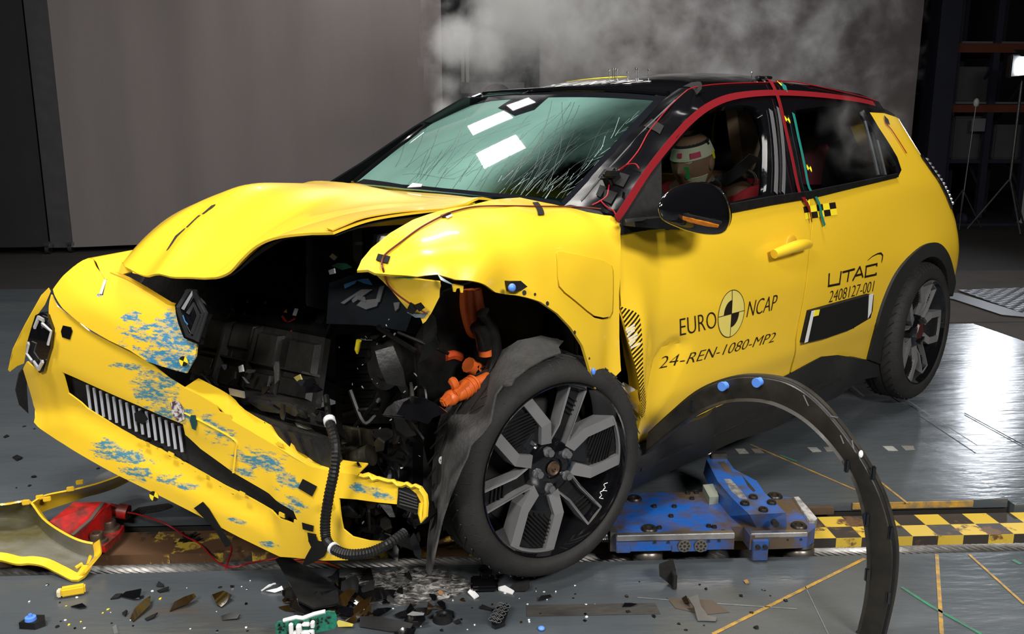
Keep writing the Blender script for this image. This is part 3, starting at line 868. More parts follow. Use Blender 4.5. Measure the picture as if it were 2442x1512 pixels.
panel('striped_sticker', [S(*p) for p in [(1478, 730), (1512, 742), (1524, 752), (1530, 800), (1532, 870), (1534, 915), (1538, 940), (1540, 960), (1536, 985), (1530, 998), (1528, 960), (1520, 900), (1505, 840), (1490, 780)]], m, door, sp=.03, thick=.001, surf=onside(.0015), off=0)
palef = M('pale_figure', (.75, .68, .48, 1), rough=.5)
for k in range(9):
    x0_, y0_ = 1492 + (k % 3) * 1.5 + k * 1.2, 788 + k * 5.2
    ribbon('five_mark', [S(x0_, y0_, .003), S(x0_ + 22 - (k % 4) * 3, y0_ - 15 + (k % 3) * 2, .003)], .006, palef, door, thick=.0008)
# stickers and lettering on the door
def pt(px, py): return S(px, py)
lettering('lettering', 'EURO', pt(1621, 801), pt(1708, 781), pt(1620, 760), ink, door, onside(.002))
lettering('lettering', 'NCAP', pt(1779, 757), pt(1850, 738), pt(1783, 719), ink, door, onside(.002), shear=.18)
lettering('lettering', '24-REN-1080-MP2', pt(1570, 879), pt(1844, 815), pt(1574, 851), ink, door, onside(.002), shear=.16)
# round two-tone target between the words
ctr = S(1743, 748); ctop = S(1743, 690); ra = abs(ctop[2] - ctr[2]) * .98
def disc(name, c, r, mat, off, parent, a0=0, a1=2 * pi, r0=0.0, n=40, rz_=0.0, surf=onside):
    V = []; full = abs(a1 - a0 - 2 * pi) < 1e-6
    for i in range(n + 1):
        a = a0 + (a1 - a0) * i / n
        for rr in (r0, r): V.append((c[0] - rr * cos(a), c[1], c[2] + rr * sin(a)))
    Fc = [[2 * i, 2 * i + 1, 2 * i + 3, 2 * i + 2] for i in range(n)]
    o = mesh(name, surf(off)(np.array(V)), Fc, mat, parent); return fixn(o)
tgt = disc('target_disc', ctr, ra, M('pale_yellow_disc', (.66, .55, .12, 1), rough=.5), .002, door)
disc('target_ring', ctr, ra, ink, .0028, door, r0=ra * .97)
for a in (pi / 2, 1.5 * pi): disc('target_quadrant', ctr, ra * .58, ink, .0028, door, a, a + pi / 2)
for a in (0, pi / 2, pi, 1.5 * pi): ribbon('target_line', onside(.003)(np.array([[ctr[0] - ra * t * cos(a), 0, ctr[2] + ra * t * sin(a)] for t in (0, .5, 1)])), .002, ink, door, thick=.0004)

# door handle
h0, h1 = S(1846, 606, .03), S(1928, 583, .03)
hp = spl([h0 + (h1 - h0) * t + np.array([0, .018 * sin(pi * t), .012 * sin(pi * t)]) for t in (0, .25, .5, .75, 1)], 4)
hd = MB()
for k in range(1): hd.tube([p for p in hp], [.016 + .004 * sin(pi * i / (len(hp) - 1)) for i in range(len(hp))], 12)
hd.build('door_handle', yel, door)
cup = MB().sphere(S(1886, 588, -.004), .042, 12, (1, .22, 1)).build('handle_recess', M('shaded_yellow_recess', (.55, .33, .02, 1), rough=.4), door)  # darker yellow paints the shade of the hollow behind the handle

# belt trim under the windows
ribbon('belt_trim', [S(x, y, .008) for x, y in [(1590, 536), (1660, 519), (1745, 496), (1840, 478), (1937, 463), (2040, 440), (2140, 418)]], [.03, .03, .028, .028, .026, .02, .015], blk, car, thick=.012)
# ---------------------------------------------------------------- sill
sill_hi = [(1500, 1075), (1520, 1060), (1600, 1022), (1700, 975), (1800, 930), (1885, 890), (1960, 851), (2000, 847), (2072, 860), (2100, 868)]
sill_lo = [(2096, 898), (2060, 905), (2020, 930), (1900, 985), (1760, 1050), (1640, 1105), (1520, 1160), (1496, 1172)]
SO = [S(*p, .004) for p in sill_hi] + [C(*p, 1, .80) for p in sill_lo]
panel('side_sill', SO, grn, car, sp=.04, thick=.05, inner=[C(1700, 1020, 1, .872), C(1900, 930, 1, .870), C(1560, 1090, 1, .868), C(2030, 880, 1, .868)])
ribbon('sill_groove', [C(1530, 1120, 1, .852), C(1700, 1040, 1, .852), C(1900, 948, 1, .852), C(2030, 895, 1, .85)], .008, blkm, car)

# ---------------------------------------------------------------- greenhouse frame, glass
f_out = [(1478, 517), (1500, 479), (1530, 430), (1580, 365), (1640, 298), (1690, 258), (1660, 226), (1700, 204), (1780, 196), (1850, 196), (1950, 205), (2050, 224), (2096, 243), (2112, 268),
         (2074, 268), (2095, 303), (2118, 338), (2140, 375), (2150, 405), (2143, 420), (2040, 446), (1937, 471), (1745, 502), (1600, 545), (1530, 551), (1478, 562)]
w1 = [(1577, 500)] + ps([(1577, 378), (1605, 340), (1644, 300), (1690, 265), (1736, 252), (1775, 251), (1808, 260), (1824, 290), (1830, 350), (1828, 440), (1825, 463)], 3) + [(1745, 482), (1660, 500)]
w2 = [(1896, 262), (1960, 254), (2038, 250), (2060, 262), (2085, 310), (2120, 360), (2141, 392), (2144, 408), (2134, 415), (2040, 438), (1938, 458), (1915, 440), (1902, 340)]
frame = panel('window_frame', [S(*p) for p in f_out], gloss, car, sp=.03, thick=.03, surf=onside(), holes=[[S(*p) for p in w1], [S(*p) for p in w2]])
sglass = bpy.data.materials.new('side_glass'); sglass.use_nodes = True
T = NT(sglass); T.n.remove(T.n['Principled BSDF']); out = T.n['Material Output']
tr = T.add('ShaderNodeBsdfTransparent'); tr.inputs[0].default_value = (.72, .76, .76, 1); gl = T.add('ShaderNodeBsdfGlossy'); gl.inputs['Roughness'].default_value = .02
fz = T.add('ShaderNodeFresnel'); fz.inputs[0].default_value = 1.3; mxs = T.add('ShaderNodeMixShader'); geo = T.add('ShaderNodeNewGeometry'); inv = T.add('ShaderNodeMath', operation='SUBTRACT'); inv.inputs[0].default_value = 1; T.link(geo.outputs['Backfacing'], inv.inputs[1]); fm = T.add('ShaderNodeMath', operation='MULTIPLY'); T.link(fz.outputs[0], fm.inputs[0]); T.link(inv.outputs[0], fm.inputs[1]); T.link(fm.outputs[0], mxs.inputs[0]); T.link(tr.outputs[0], mxs.inputs[1]); T.link(gl.outputs[0], mxs.inputs[2]); T.link(mxs.outputs[0], out.inputs[0])
MATS['side_glass'] = sglass
dglass = sglass.copy(); dglass.name = 'tinted_side_glass'
for n_ in dglass.node_tree.nodes:
    if n_.type == 'BSDF_TRANSPARENT': n_.inputs[0].default_value = (.68, .71, .72, 1)
panel('driver_window', [S(*p, -.012) for p in w1], sglass, car, sp=.08, thick=.003, surf=onside(-.012))
panel('quarter_window', [S(*p, -.012) for p in w2], dglass, car, sp=.08, thick=.003, surf=onside(-.012))
seal = M('grey_rubber_seal', (.10, .10, .105, 1), rough=.4)
tube('window_seal', [S(x, y, -.02) for x, y in [(1812, 262), (1832, 300), (1840, 360), (1840, 460)]], .010, blkm, car)
for dx, mm, wd_ in ((0, seal, .020), (10, blkm, .010), (18, seal, .018)):
    ribbon('pillar_seal', spl([S(1838 + dx, 262 - dx * .3, .006), S(1848 + dx, 330, .006), S(1852 + dx, 400, .006), S(1850 + dx, 460, .006)], 3), wd_, mm, car, surf=onside(.006))
for dx in (0, 9, 17):
    tube('quarter_seal', [S(2062 + dx, 290, -.02), S(2078 + dx, 350, -.02), S(2094 + dx, 418, -.02)], .007, seal if dx != 9 else blkm, car)

# red and green tapes over the frame
def otape(name, pts, wd, mat, off=.010):
    P = [S(x, y, off) for x, y in pts]
    return ribbon(name, spl(P, 4), wd, mat, frame, surf=onside(off), thick=.0012)
otape('red_tape', [(1470, 523), (1500, 478), (1548, 404), (1600, 338), (1650, 284), (1700, 248), (1760, 228), (1850, 221), (1950, 226), (2040, 237), (2085, 247)], .021, redt)
otape('red_tape', [(1835, 190), (1852, 222), (1870, 290), (1890, 380), (1906, 455), (1917, 472), (1930, 500), (1936, 530)], [.018] * 22 + [.012, .010, .009, .008, .007, .005, .004], redt, .012)
otape('green_tape', [(1868, 200), (1873, 216)], .018, green)
otape('green_tape', [(1892, 270), (1905, 330), (1920, 400), (1930, 448), (1945, 468), (1955, 490), (1960, 515), (1967, 538)], .014, green)
def target(parent, c, r, surf, rot=.5):
    P = lambda a, rr: (c[0] - rr * cos(a), c[1], c[2] + rr * sin(a))
    for k in range(4):
        a0 = rot + k * pi / 2; V = [c] + [P(a0 + j * pi / 16, r) for j in range(9)]
        o = mesh('target_mark', surf(np.array([tuple(v) for v in V])), [[0, j, j + 1] for j in range(1, 9)], ychk if k % 2 else ink, parent); fixn(o)
for px, py in [(1860, 201), (1873, 285), (1925, 401), (1921, 480)]: target(frame, S(px, py), .016, onside(.008))
# checker strip below the belt
def quadpx(x, y, ux, uy, vx, vy): return [S(x, y), S(x + ux, y + uy), S(x + ux + vx, y + uy + vy), S(x + vx, y + vy)]
for j in range(2):
    for i in range(5):
        b_ = (i + j) % 2 == 0
        x, y = 1915 + i * 15.2 + j * 2.5, 493 - i * 2.2 + j * 15
        panel('checker_square', quadpx(x, y, 15.2, -2.2, 2.5, 15), ink if b_ else ychk, quarter, sp=.1, thick=.0006, surf=onside(.0016), off=0)

# lettering on the rear quarter
def strokes(lines, wd, parent, mat=ink):
    for ln in lines:
        for (x0_, y0_), (x1_, y1_) in zip(ln[:-1], ln[1:]):
            L_ = math.hypot(x1_ - x0_, y1_ - y0_); ex, ey = (x1_ - x0_) / L_ * 1.5, (y1_ - y0_) / L_ * 1.5
            ribbon('logo_stroke', [S(x0_ - ex, y0_ - ey), S(x1_ + ex, y1_ + ey)], wd, mat, parent, surf=onside(.002), thick=.0006)
strokes([[(1976.5, 653), (1975, 682), (2001, 677), (2005, 648)], [(2010, 649), (2036, 642)], [(2024, 645), (2020, 671)], [(2033, 668), (2049, 637)], [(2050, 637), (2056.5, 660)], [(2041, 657), (2053, 654)],
         [(2090, 634), (2090, 629.5), (2065, 635.5), (2062.5, 660), (2088, 654.5), (2088.3, 651)]], .0085, quarter)
ar = [(2068, 621), (2080, 611), (2092, 605), (2100, 604), (2104, 609), (2103, 618), (2101, 626)]
ribbon('logo_stroke', [S(*p) for p in ar], [.002, .004, .006, .009, .009, .006, .002], ink, quarter, surf=onside(.002), thick=.0006)
lettering('lettering', '2408127-001', pt(1975, 722), pt(2081, 695), pt(1979, 694), ink, quarter, onside(.002), shear=.04)
# black equipment box strapped low on the quarter panel
bxp = panel('taped_black_box', [S(*p, .02) for p in [(1936, 742), (2000, 724), (2078, 702), (2083, 703), (2080, 740), (2075, 758), (2030, 785), (1970, 806), (1919, 818)]], tape, car, sp=.04, thick=.03, surf=onside(.022))
for pp in ([(1936, 742), (1943, 740), (1927, 815), (1919, 818)], [(2073, 703), (2083, 700), (2078, 745), (2070, 760)]):
    panel('white_tape_edge', [S(*p, .024) for p in pp], wtape, bxp, sp=.06, thick=.001, surf=onside(.024))
panel('yellow_tab', [S(*p, .024) for p in [(1943, 740), (1955, 738), (1952, 752), (1940, 755)]], ychk, bxp, sp=.06, thick=.001, surf=onside(.0246))

class Glass:
    """windscreen: raked pane, gently curved both ways"""
    n = np.array([.442, 0, .897])
    def z(s, P):
        t = (2.19 - P[:, 0]) / .76
        return 1.012 + .373 * t + .085 * t * (1 - t) - .075 * P[:, 1] ** 2
    def F(s, P): return P[:, 2] - s.z(P)
    def on(s, off=0.0):
        def f(P):
            P = P.copy()
            for _ in range(12): P = P - (s.F(P) * s.n[2])[:, None] * s.n
            return P + off * s.n
        return f
    def hit(s, px, py, off=0.0): return hitF(px, py, lambda P: s.F(P) * .9 - off)
wss = Glass()
wh = lambda L: [wss.hit(*p) for p in L]
wb = wh([(846, 439), (960, 450), (1060, 459), (1170, 471), (1240, 477), (1345, 492)])
wt = wh([(1590, 231), (1500, 223), (1390, 219), (1260, 222), (1150, 229)])
wl = wh([(1095, 253), (1040, 288), (975, 336), (905, 390)])
wr = wh([(1400, 434), (1460, 370), (1520, 305)])
# A-pillar cover
ap_px = [(1345, 490), (1400, 432), (1460, 368), (1520, 303), (1590, 232), (1622, 207)]
APf = [wss.hit(*p) for p in ap_px[:5]] + [C(1622, 207, 1, .53)]; APr = [S(1660, 226), S(1690, 258), S(1640, 298), S(1580, 365), S(1530, 430), S(1500, 479), S(1478, 517)]
_an = np.array([.45, .75, .45]) / np.linalg.norm([.45, .75, .45])
aps = Sheet(APf + APr + [C(1440, 505, 1, .79)] + [(a_ + b_) / 2 + .024 * _an for a_, b_ in ((APf[1], APr[5]), (APf[2], APr[4]), (APf[3], APr[3]), (APf[4], APr[2]))], (.45, .75, .45), 5e-4)
pilm = M('pillar_black', (.004, .004, .005, 1), rough=.16, spec=.025)
panel('pillar_cover', APf + APr + [C(1440, 506, 1, .79), C(1390, 497, 1, .745)], pilm, car, normal=aps.n, sp=.03, thick=.02, surf=aps.on())
ribbon('pillar_edge', [aps.hit(x, y, .004) for x, y in [(1385, 478), (1428, 428), (1470, 382), (1540, 305), (1610, 238)]], .004, seal, car, nrm=aps.n)
def tp(poly, sheet=None, parent=None, name='tape_patch', mat=tape, off=.005):
    if sheet is None: return panel(name, [S(*p) for p in poly], mat, parent or frame, sp=.05, thick=.001, surf=onside(off), off=0)
    return panel(name, [sheet.hit(*p) for p in poly], mat, parent or car, normal=sheet.n, sp=.05, thick=.001, surf=sheet.on(off), off=0)
for poly in ([(1553, 285), (1582, 302), (1572, 322), (1533, 302)], [(1478, 413), (1500, 420), (1485, 448), (1462, 440)], [(1441, 453), (1471, 462), (1456, 488), (1437, 480)], [(1430, 442), (1445, 448), (1430, 472), (1420, 466)],
             [(1440, 405), (1452, 405), (1440, 430), (1425, 425)]): tp(poly, aps)
tp([(1648, 198), (1672, 214), (1660, 228), (1628, 208)], aps)
rw = [(1412, 489), (1430, 480), (1448, 466), (1453, 440), (1465, 412), (1490, 397), (1522, 360), (1545, 318), (1568, 288), (1600, 250), (1640, 214)]
tube('red_wire', [aps.hit(x, y, .006) for x, y in rw], .0022, red, car, 6)
tube('red_wire', [aps.hit(x, y, .006) for x, y in [(1432, 478), (1445, 492), (1462, 502), (1468, 512)]], .0021, red, car, 6)
tube('red_wire', [aps.hit(1478, 404, .008), aps.hit(1495, 393, .02), aps.hit(1515, 391, .022), aps.hit(1524, 402, .01)], .0021, red, car, 6)
tube('red_wire', [S(1640, 214, .006), S(1662, 207, .006), S(1720, 200, .006), S(1800, 197, .006), S(1870, 196, .006)], .0021, red, car, 6)
tube('red_wire', [S(1850, 192, .006), S(1900, 196, .006), S(1960, 208, .008), S(2040, 226, .006), S(2090, 240, .006)], .0021, red, car, 6)
tube('red_wire', [S(2110, 292, .008), S(2125, 308, .008), S(2145, 338, .008), S(2162, 365, .008)], .002, red, car, 6)
tp([(2103, 275), (2113, 285), (2117, 298), (2106, 290)], None, quarter, mat=tape, off=.010)
cam_b = MB(); ctr_ = aps.hit(1458, 424, .025)
cam_b.box(ctr_, (.05, .04, .05), Matrix.Rotation(.6, 3, 'Y'), .008).box(ctr_ + np.array([.02, .015, .012]), (.03, .03, .02), None, .004)
cam_b.build('cable_connector', blk, car)
# cowl corner under the pillar
panel('cowl_corner', py_([(1337, 493, .715), (1360, 488, .72), (1430, 503, .78), (1440, 512, .80), (1400, 508, .77)]), blkm, car, normal=(0, .5, .8), sp=.05, thick=.01)

wg = bpy.data.materials.new('dust_and_glow_windscreen'); wg.use_nodes = True
T = NT(wg); T.n.remove(T.n['Principled BSDF']); out = T.n['Material Output']
tr = T.add('ShaderNodeBsdfTransparent'); tr.inputs[0].default_value = (.62, .80, .76, 1)
df = T.add('ShaderNodeBsdfDiffuse'); df.inputs[0].default_value = (.165, .31, .27, 1)
gl = T.add('ShaderNodeBsdfGlossy'); gl.inputs['Roughness'].default_value = .025
tcn = T.add('ShaderNodeTexCoord'); n1 = T.add('ShaderNodeTexNoise', i_Scale=2.4, i_Detail=5.); T.link(tcn.outputs['Object'], n1.inputs['Vector'])
# teal glow of lit haze painted in with the dust, strongest on passenger half
sx = T.add('ShaderNodeSeparateXYZ'); T.link(tcn.outputs['Object'], sx.inputs[0])
mr = T.add('ShaderNodeMapRange', interpolation_type='SMOOTHSTEP'); mr.inputs[1].default_value = .02; mr.inputs[2].default_value = .32; mr.inputs[3].default_value = .86; mr.inputs[4].default_value = .10; T.link(sx.outputs[1], mr.inputs[0])
m2 = T.add('ShaderNodeMapRange'); m2.inputs[1].default_value = .3; m2.inputs[2].default_value = .7; m2.inputs[3].default_value = -.18; m2.inputs[4].default_value = .14; T.link(n1.outputs[0], m2.inputs[0])
ad = T.add('ShaderNodeMath', operation='ADD', use_clamp=True); T.link(mr.outputs[0], ad.inputs[0]); T.link(m2.outputs[0], ad.inputs[1])
geo0 = T.add('ShaderNodeNewGeometry'); inv0 = T.add('ShaderNodeMath', operation='SUBTRACT'); inv0.inputs[0].default_value = 1; T.link(geo0.outputs['Backfacing'], inv0.inputs[1]); ml0 = T.add('ShaderNodeMath', operation='MULTIPLY'); T.link(ad.outputs[0], ml0.inputs[0]); T.link(inv0.outputs[0], ml0.inputs[1])
ms = T.add('ShaderNodeMixShader'); T.link(ml0.outputs[0], ms.inputs[0]); T.link(tr.outputs[0], ms.inputs[1]); T.link(df.outputs[0], ms.inputs[2])
fz = T.add('ShaderNodeFresnel'); fz.inputs[0].default_value = 1.5
geo = T.add('ShaderNodeNewGeometry'); inv = T.add('ShaderNodeMath', operation='SUBTRACT'); inv.inputs[0].default_value = 1; T.link(geo.outputs['Backfacing'], inv.inputs[1]); fm = T.add('ShaderNodeMath', operation='MULTIPLY'); T.link(fz.outputs[0], fm.inputs[0]); T.link(inv.outputs[0], fm.inputs[1])
ms2 = T.add('ShaderNodeMixShader'); T.link(fm.outputs[0], ms2.inputs[0]); T.link(ms.outputs[0], ms2.inputs[1]); T.link(gl.outputs[0], ms2.inputs[2]); T.link(ms2.outputs[0], out.inputs[0])
wsc = panel('windscreen', wb + wr + wt + wl, wg, car, normal=wss.n, sp=.05, thick=.004, surf=wss.on())
def wsq(name, poly, mat, off): return panel(name, [wss.hit(*p) for p in poly], mat, wsc, normal=wss.n, sp=.06, thick=.0008, surf=wss.on(off), off=0)
frit = M('black_frit', (.008, .009, .012, 1), rough=.03, spec=.4)
wsq('frit_band', [(1152, 231), (1260, 223), (1390, 220), (1500, 224), (1588, 232), (1560, 240), (1400, 232), (1270, 234), (1170, 241), (1130, 250), (1105, 256)], frit, .0015)
wsq('sensor_cover', [(1225, 234), (1310, 231), (1275, 262), (1228, 277), (1188, 258)], frit, .0015)
wsq('frit_edge', [(1588, 233), (1560, 240), (1500, 305), (1440, 372), (1392, 425), (1340, 482), (1346, 490), (1402, 434), (1462, 370), (1522, 305)], frit, .0015)
wsq('frit_edge', [(846, 438), (960, 449), (1060, 458), (1170, 470), (1240, 475), (1345, 491), (1330, 480), (1240, 466), (1170, 461), (1060, 450), (960, 441), (868, 428)], frit, .0015)
wsq('reflective_label', [(972, 449), (1005, 447), (1008, 441), (985, 438)], wtape, .003)
crd, crl = M('crack_dark', (.01, .03, .028, 1), rough=.4), M('crack_light', (.28, .42, .40, 1), rough=.3)
rg_ = random.Random(5)
dark = MB(); lite = MB()
def crack(mb, x, y, a, L, wd):
    pts = []
    for k in range(int(L / 18) + 1):
        if (y - 455) > (x - 840) * .075 or y < 238 or x > 1345 + (490 - y) * .93 - 12: break
        pts.append(wss.hit(x, y, .0012)); a += rg_.uniform(-.16, .16); x += 18 * cos(a); y -= 18 * sin(a)
    if len(pts) > 1:
        P = np.array(pts); V = []
        for i in range(len(P)):
            t = P[min(i + 1, len(P) - 1)] - P[max(i - 1, 0)]; s_ = np.cross(wss.n, t); s_ /= np.linalg.norm(s_)
            V += [P[i] - s_ * wd, P[i] + s_ * wd]
        mb.raw(V, [[2 * i, 2 * i + 1, 2 * i + 3, 2 * i + 2] for i in range(len(P) - 1)])
for k in range(64):
    x = rg_.uniform(940, 1380); crack(dark, x, 452 + (x - 840) * .05 - rg_.uniform(0, 60), rg_.uniform(.75, 1.05), rg_.uniform(60, 280), rg_.choice([.0005, .0007]))
for k in range(30):
    x = rg_.uniform(1180, 1385); crack(lite, x, 452 + (x - 840) * .05 - rg_.uniform(0, 40), rg_.uniform(.6, 1.0), rg_.uniform(25, 80), rg_.choice([.0003, .0005, .0007]))
for k in range(26):
    t = rg_.random(); crack(lite, 1350 + 190 * t - rg_.uniform(0, 30), 470 - 205 * t, rg_.uniform(.3, 1.1), rg_.uniform(20, 60), rg_.choice([.0004, .0007]))
for k in range(10): crack(dark, rg_.uniform(950, 1200), rg_.uniform(330, 440), rg_.uniform(.1, .5), rg_.uniform(60, 140), .0005)
o = dark.build('crack_lines', crd, wsc, fix=False, smooth=False); o['kind'] = 'stuff'
o = lite.build('crack_glints', crl, wsc, fix=False, smooth=False); o['kind'] = 'stuff'
# glass trim along the passenger side
tube('windscreen_trim', [p + np.array([0, -.012, .004]) for p in [wb[0]] + wl[::-1] + [wt[-1]]], .010, gloss, car)
tube('windscreen_trim', [p + np.array([-.01, 0, .012]) for p in wt], .010, gloss, car)

# ---------------------------------------------------------------- roof
r_out = [(p[0] - .012, p[1]) for p in wt] + [(1.2, -.58), (.8, -.6), (.3, -.6), (-.2, -.55), (-.36, -.45), (-.38, 0), (-.36, .45), (-.22, .55), (.3, .6), (.8, .6), (1.2, .58)]
roof = panel('roof', [(x, y, float(ZR(x, y))) for x, y in r_out], gloss, car, normal=(0, 0, 1), sp=.05, thick=.02, surf=onroof())
spo = MB().prism([(-.15, .47, 1.355), (-.30, .36, 1.345), (-.35, 0, 1.35), (-.30, -.36, 1.345), (-.15, -.47, 1.355)], (0, 0, 1), .03).build('rear_spoiler', gloss, car)
lettering('lettering', '24-REN-1080-MP2', R(1218, 211), R(1500, 202), R(1268, 200), white, roof, onroof(.003), shear=.1)
panel('roof_sticker', [R(1350, 190), R(1460, 184), R(1500, 184), R(1400, 190)], ychk, roof, normal=(0, 0, 1), sp=.1, thick=.001, surf=onroof(.002))
for px, hh in ((1453, .035), (1461, .04), (1466, .04), (1471, .036), (1496, .025), (1516, .04), (1521, .038), (1546, .035), (1792, .03)):
    p = R(px, 186) if px < 1700 else R(px, 190)
    MB().tube([p, p + np.array([0, 0, hh - .008]), p + np.array([0, 0, hh - .006]), p + np.array([0, 0, hh - .002]), p + np.array([0, 0, hh])], [.0016, .0016, .0036, .0036, .0012], 6).build('sensor_pin', chrome, roof)
for px, py in ((1812, 190), (1830, 190)):
    p = R(px, py); MB().box(p + np.array([0, 0, .008]), (.05, .02, .012), bev=.003).build('roof_marker', chrome, roof)

# ---------------------------------------------------------------- windscreen

# ---------------------------------------------------------------- bonnet
hb = py_([(838, 445, -.72), (930, 452, -.40), (1020, 460, -.08), (1100, 468, .2), (1165, 474, .45), (1205, 478, .58)])
hl = py_([(1133, 485, .62), (1060, 498, .64), (960, 505, .65), (870, 519, .66), (820, 538, .66), (793, 550, .66)])
hf = py_([(740, 551, .58), (690, 556, .52), (640, 568, .45), (600, 592, .38), (572, 622, .33), (548, 652, .27), (500, 657, .18), (430, 661, .09), (372, 667, .0), (355, 661, -.03), (325, 650, -.1), (298, 637, -.17)])
hs = py_([(306, 608, -.24), (330, 580, -.31), (370, 550, -.38), (440, 520, -.45), (520, 492, -.51), (600, 473, -.56), (700, 455, -.63), (780, 446, -.69)])
hr = [np.array(p) for p in [(3.10, -.40, .80), (2.95, -.60, .80), (2.7, -.74, .84), (2.4, -.79, .90), (2.12, -.80, .96)]]
hin = py_([(470, 560, -.22), (560, 540, -.2), (650, 500, -.3), (760, 480, -.2), (880, 480, .05), (1000, 480, .3), (640, 545, .25), (740, 520, .4), (480, 610, .0), (400, 610, -.12), (380, 640, -.06), (900, 462, -.35)])
bon = Sheet(hb + hl + hf + hs + hr, (.25, 0, 1), 2e-3)
def bonwob(P):
    # buckles running back from the crushed nose
    u = (P[:, 0] - 2.3) ; v = P[:, 1] + .05
    return .020 * gs(v - .55 * (u - .75), 0, .045) * gs(u, .72, .28) + .014 * gs(v + .22 - .1 * u, 0, .05) * gs(u, .6, .3) - .016 * gs(v - .16 - .35 * (u - .6), 0, .07) * gs(u, .6, .25) \
        + .012 * gs(u, .12 + .15 * v, .05) + .006 * np.sin(P[:, 1] * 9 + P[:, 0] * 6) * gs(u, .5, .4)
bonm = yellow('bonnet_paint')
bonnet = panel('bonnet', hb + hl + hf + hr, bonm, car, normal=bon.n, sp=.022, thick=.006, surf=lambda P: (lambda Q: Q + bonwob(Q)[:, None] * bon.n)(bon.on()(P)))
def bdec(name, pix, mat, off=.022):
    return panel(name, [bon.hit(*p) for p in pix], mat, bonnet, normal=bon.n, sp=.05, thick=.001, surf=lambda P: (lambda Q: Q + (bonwob(Q) + .002)[:, None] * bon.n)(bon.on()(P)), off=0)
for a in ([(398, 602), (404, 598), (424, 566), (444, 549), (440, 549), (418, 564)], [(445, 547), (450, 548), (476, 526), (482, 524), (476, 522)], [(485, 522), (490, 522), (516, 503), (518, 500), (508, 503)]):
    bdec('bonnet_gap', a, seam_m)
# folded flange under the near edge of the bonnet
flo = py_([(1133, 487, .60), (1060, 521, .58), (990, 532, .55), (920, 537, .53), (860, 543, .56), (800, 553, .64)])
grid('bonnet_flange', [hl, [(a + b_) / 2 + np.array([0, -.03, .004]) for a, b_ in zip(hl, flo)], flo], yel_in, bonnet, 3, .003)
under = [p + np.array([-.02, -.02 if p[1] > 0 else .02, -.012]) for p in (hb + hl + hf + hr)]
panel('bonnet_liner', under, M('bonnet_lining', (.006, .006, .006, 1), rough=.9), bonnet, normal=bon.n, sp=.06, thick=.004, surf=lambda P: (lambda Q: Q + bonwob(Q)[:, None] * bon.n)(bon.on(-.012)(P)))

# ---------------------------------------------------------------- near front wing
fe = py_([(1478, 517, .815), (1479, 560, .845), (1479, 620, .868), (1478, 700, .878), (1479, 800, .876), (1482, 884, .874),
          (1465, 904, .874), (1450, 914, .875), (1432, 925, .876), (1420, 927, .882), (1408, 885, .888), (1390, 825, .893), (1362, 782, .897), (1330, 748, .90), (1290, 720, .904), (1235, 701, .906),
          (1185, 695, .902), (1150, 682, .895), (1110, 672, .888), (1085, 668, .885), (1060, 660, .88), (1040, 656, .87), (990, 662, .85), (935, 656, .825), (893, 652, .80), (878, 643, .79), (851, 645, .775),
          (862, 620, .762), (885, 592, .745), (930, 556, .722), (985, 524, .70), (1060, 500, .685), (1125, 489, .68), (1180, 476, .64), (1240, 471, .60), (1322, 488, .68), (1345, 493, .715), (1400, 506, .77), (1440, 513, .80)])
fin_ = py_([(1250, 600, .882), (1120, 610, .875), (1000, 600, .835), (1380, 600, .872), (1380, 540, .832), (1240, 540, .83), (1240, 497, .745), (1370, 503, .775), (1100, 540, .79), (1050, 520, .735), (950, 590, .78), (1050, 640, .872), (1180, 660, .90), (1300, 670, .893), (1420, 780, .88), (1420, 690, .876)])
fes = Sheet(fe + fin_, (.12, .85, .40), 4e-4)
def fewob(P):
    u, v = P[:, 0], P[:, 2]
    return .016 * gs(u + .55 * (v - .88), 2.80, .05) * gs(v, .87, .10) - .014 * gs(u + .4 * (v - .86), 2.70, .06) * gs(v, .86, .08) + .008 * gs(u, 2.93, .05) * gs(v, .9, .07) - .012 * gs(u, 2.28, .035) * gs(v, .62, .2)
fsurf = lambda off=0.0: (lambda P: (lambda Q: Q + (fewob(Q) + off)[:, None] * fes.n)(fes.on()(P)))
cap = [(1326, 607), (1334, 600), (1440, 622), (1460, 633), (1464, 645), (1466, 700), (1466, 745), (1460, 758), (1440, 762), (1418, 758), (1400, 745), (1345, 700), (1332, 685), (1328, 660)]
wing = panel('front_wing', fe, yel, car, normal=fes.n, sp=.02, thick=.008, surf=fsurf(), holes=[[fes.hit(*p) for p in cap]])
def shrink(poly, k):
    c = np.mean(poly, 0); return [tuple(c + (np.array(p) - c) * k) for p in poly]
panel('charge_flap', [fes.hit(x - 1, y - 2) for x, y in shrink(cap, .97)], yel, wing, normal=fes.n, sp=.025, thick=.012, surf=fsurf(.003))
panel('charge_recess', [fes.hit(*p) for p in shrink(cap, 1.04)], seam_m, wing, normal=fes.n, sp=.05, thick=.004, surf=fsurf(-.022))
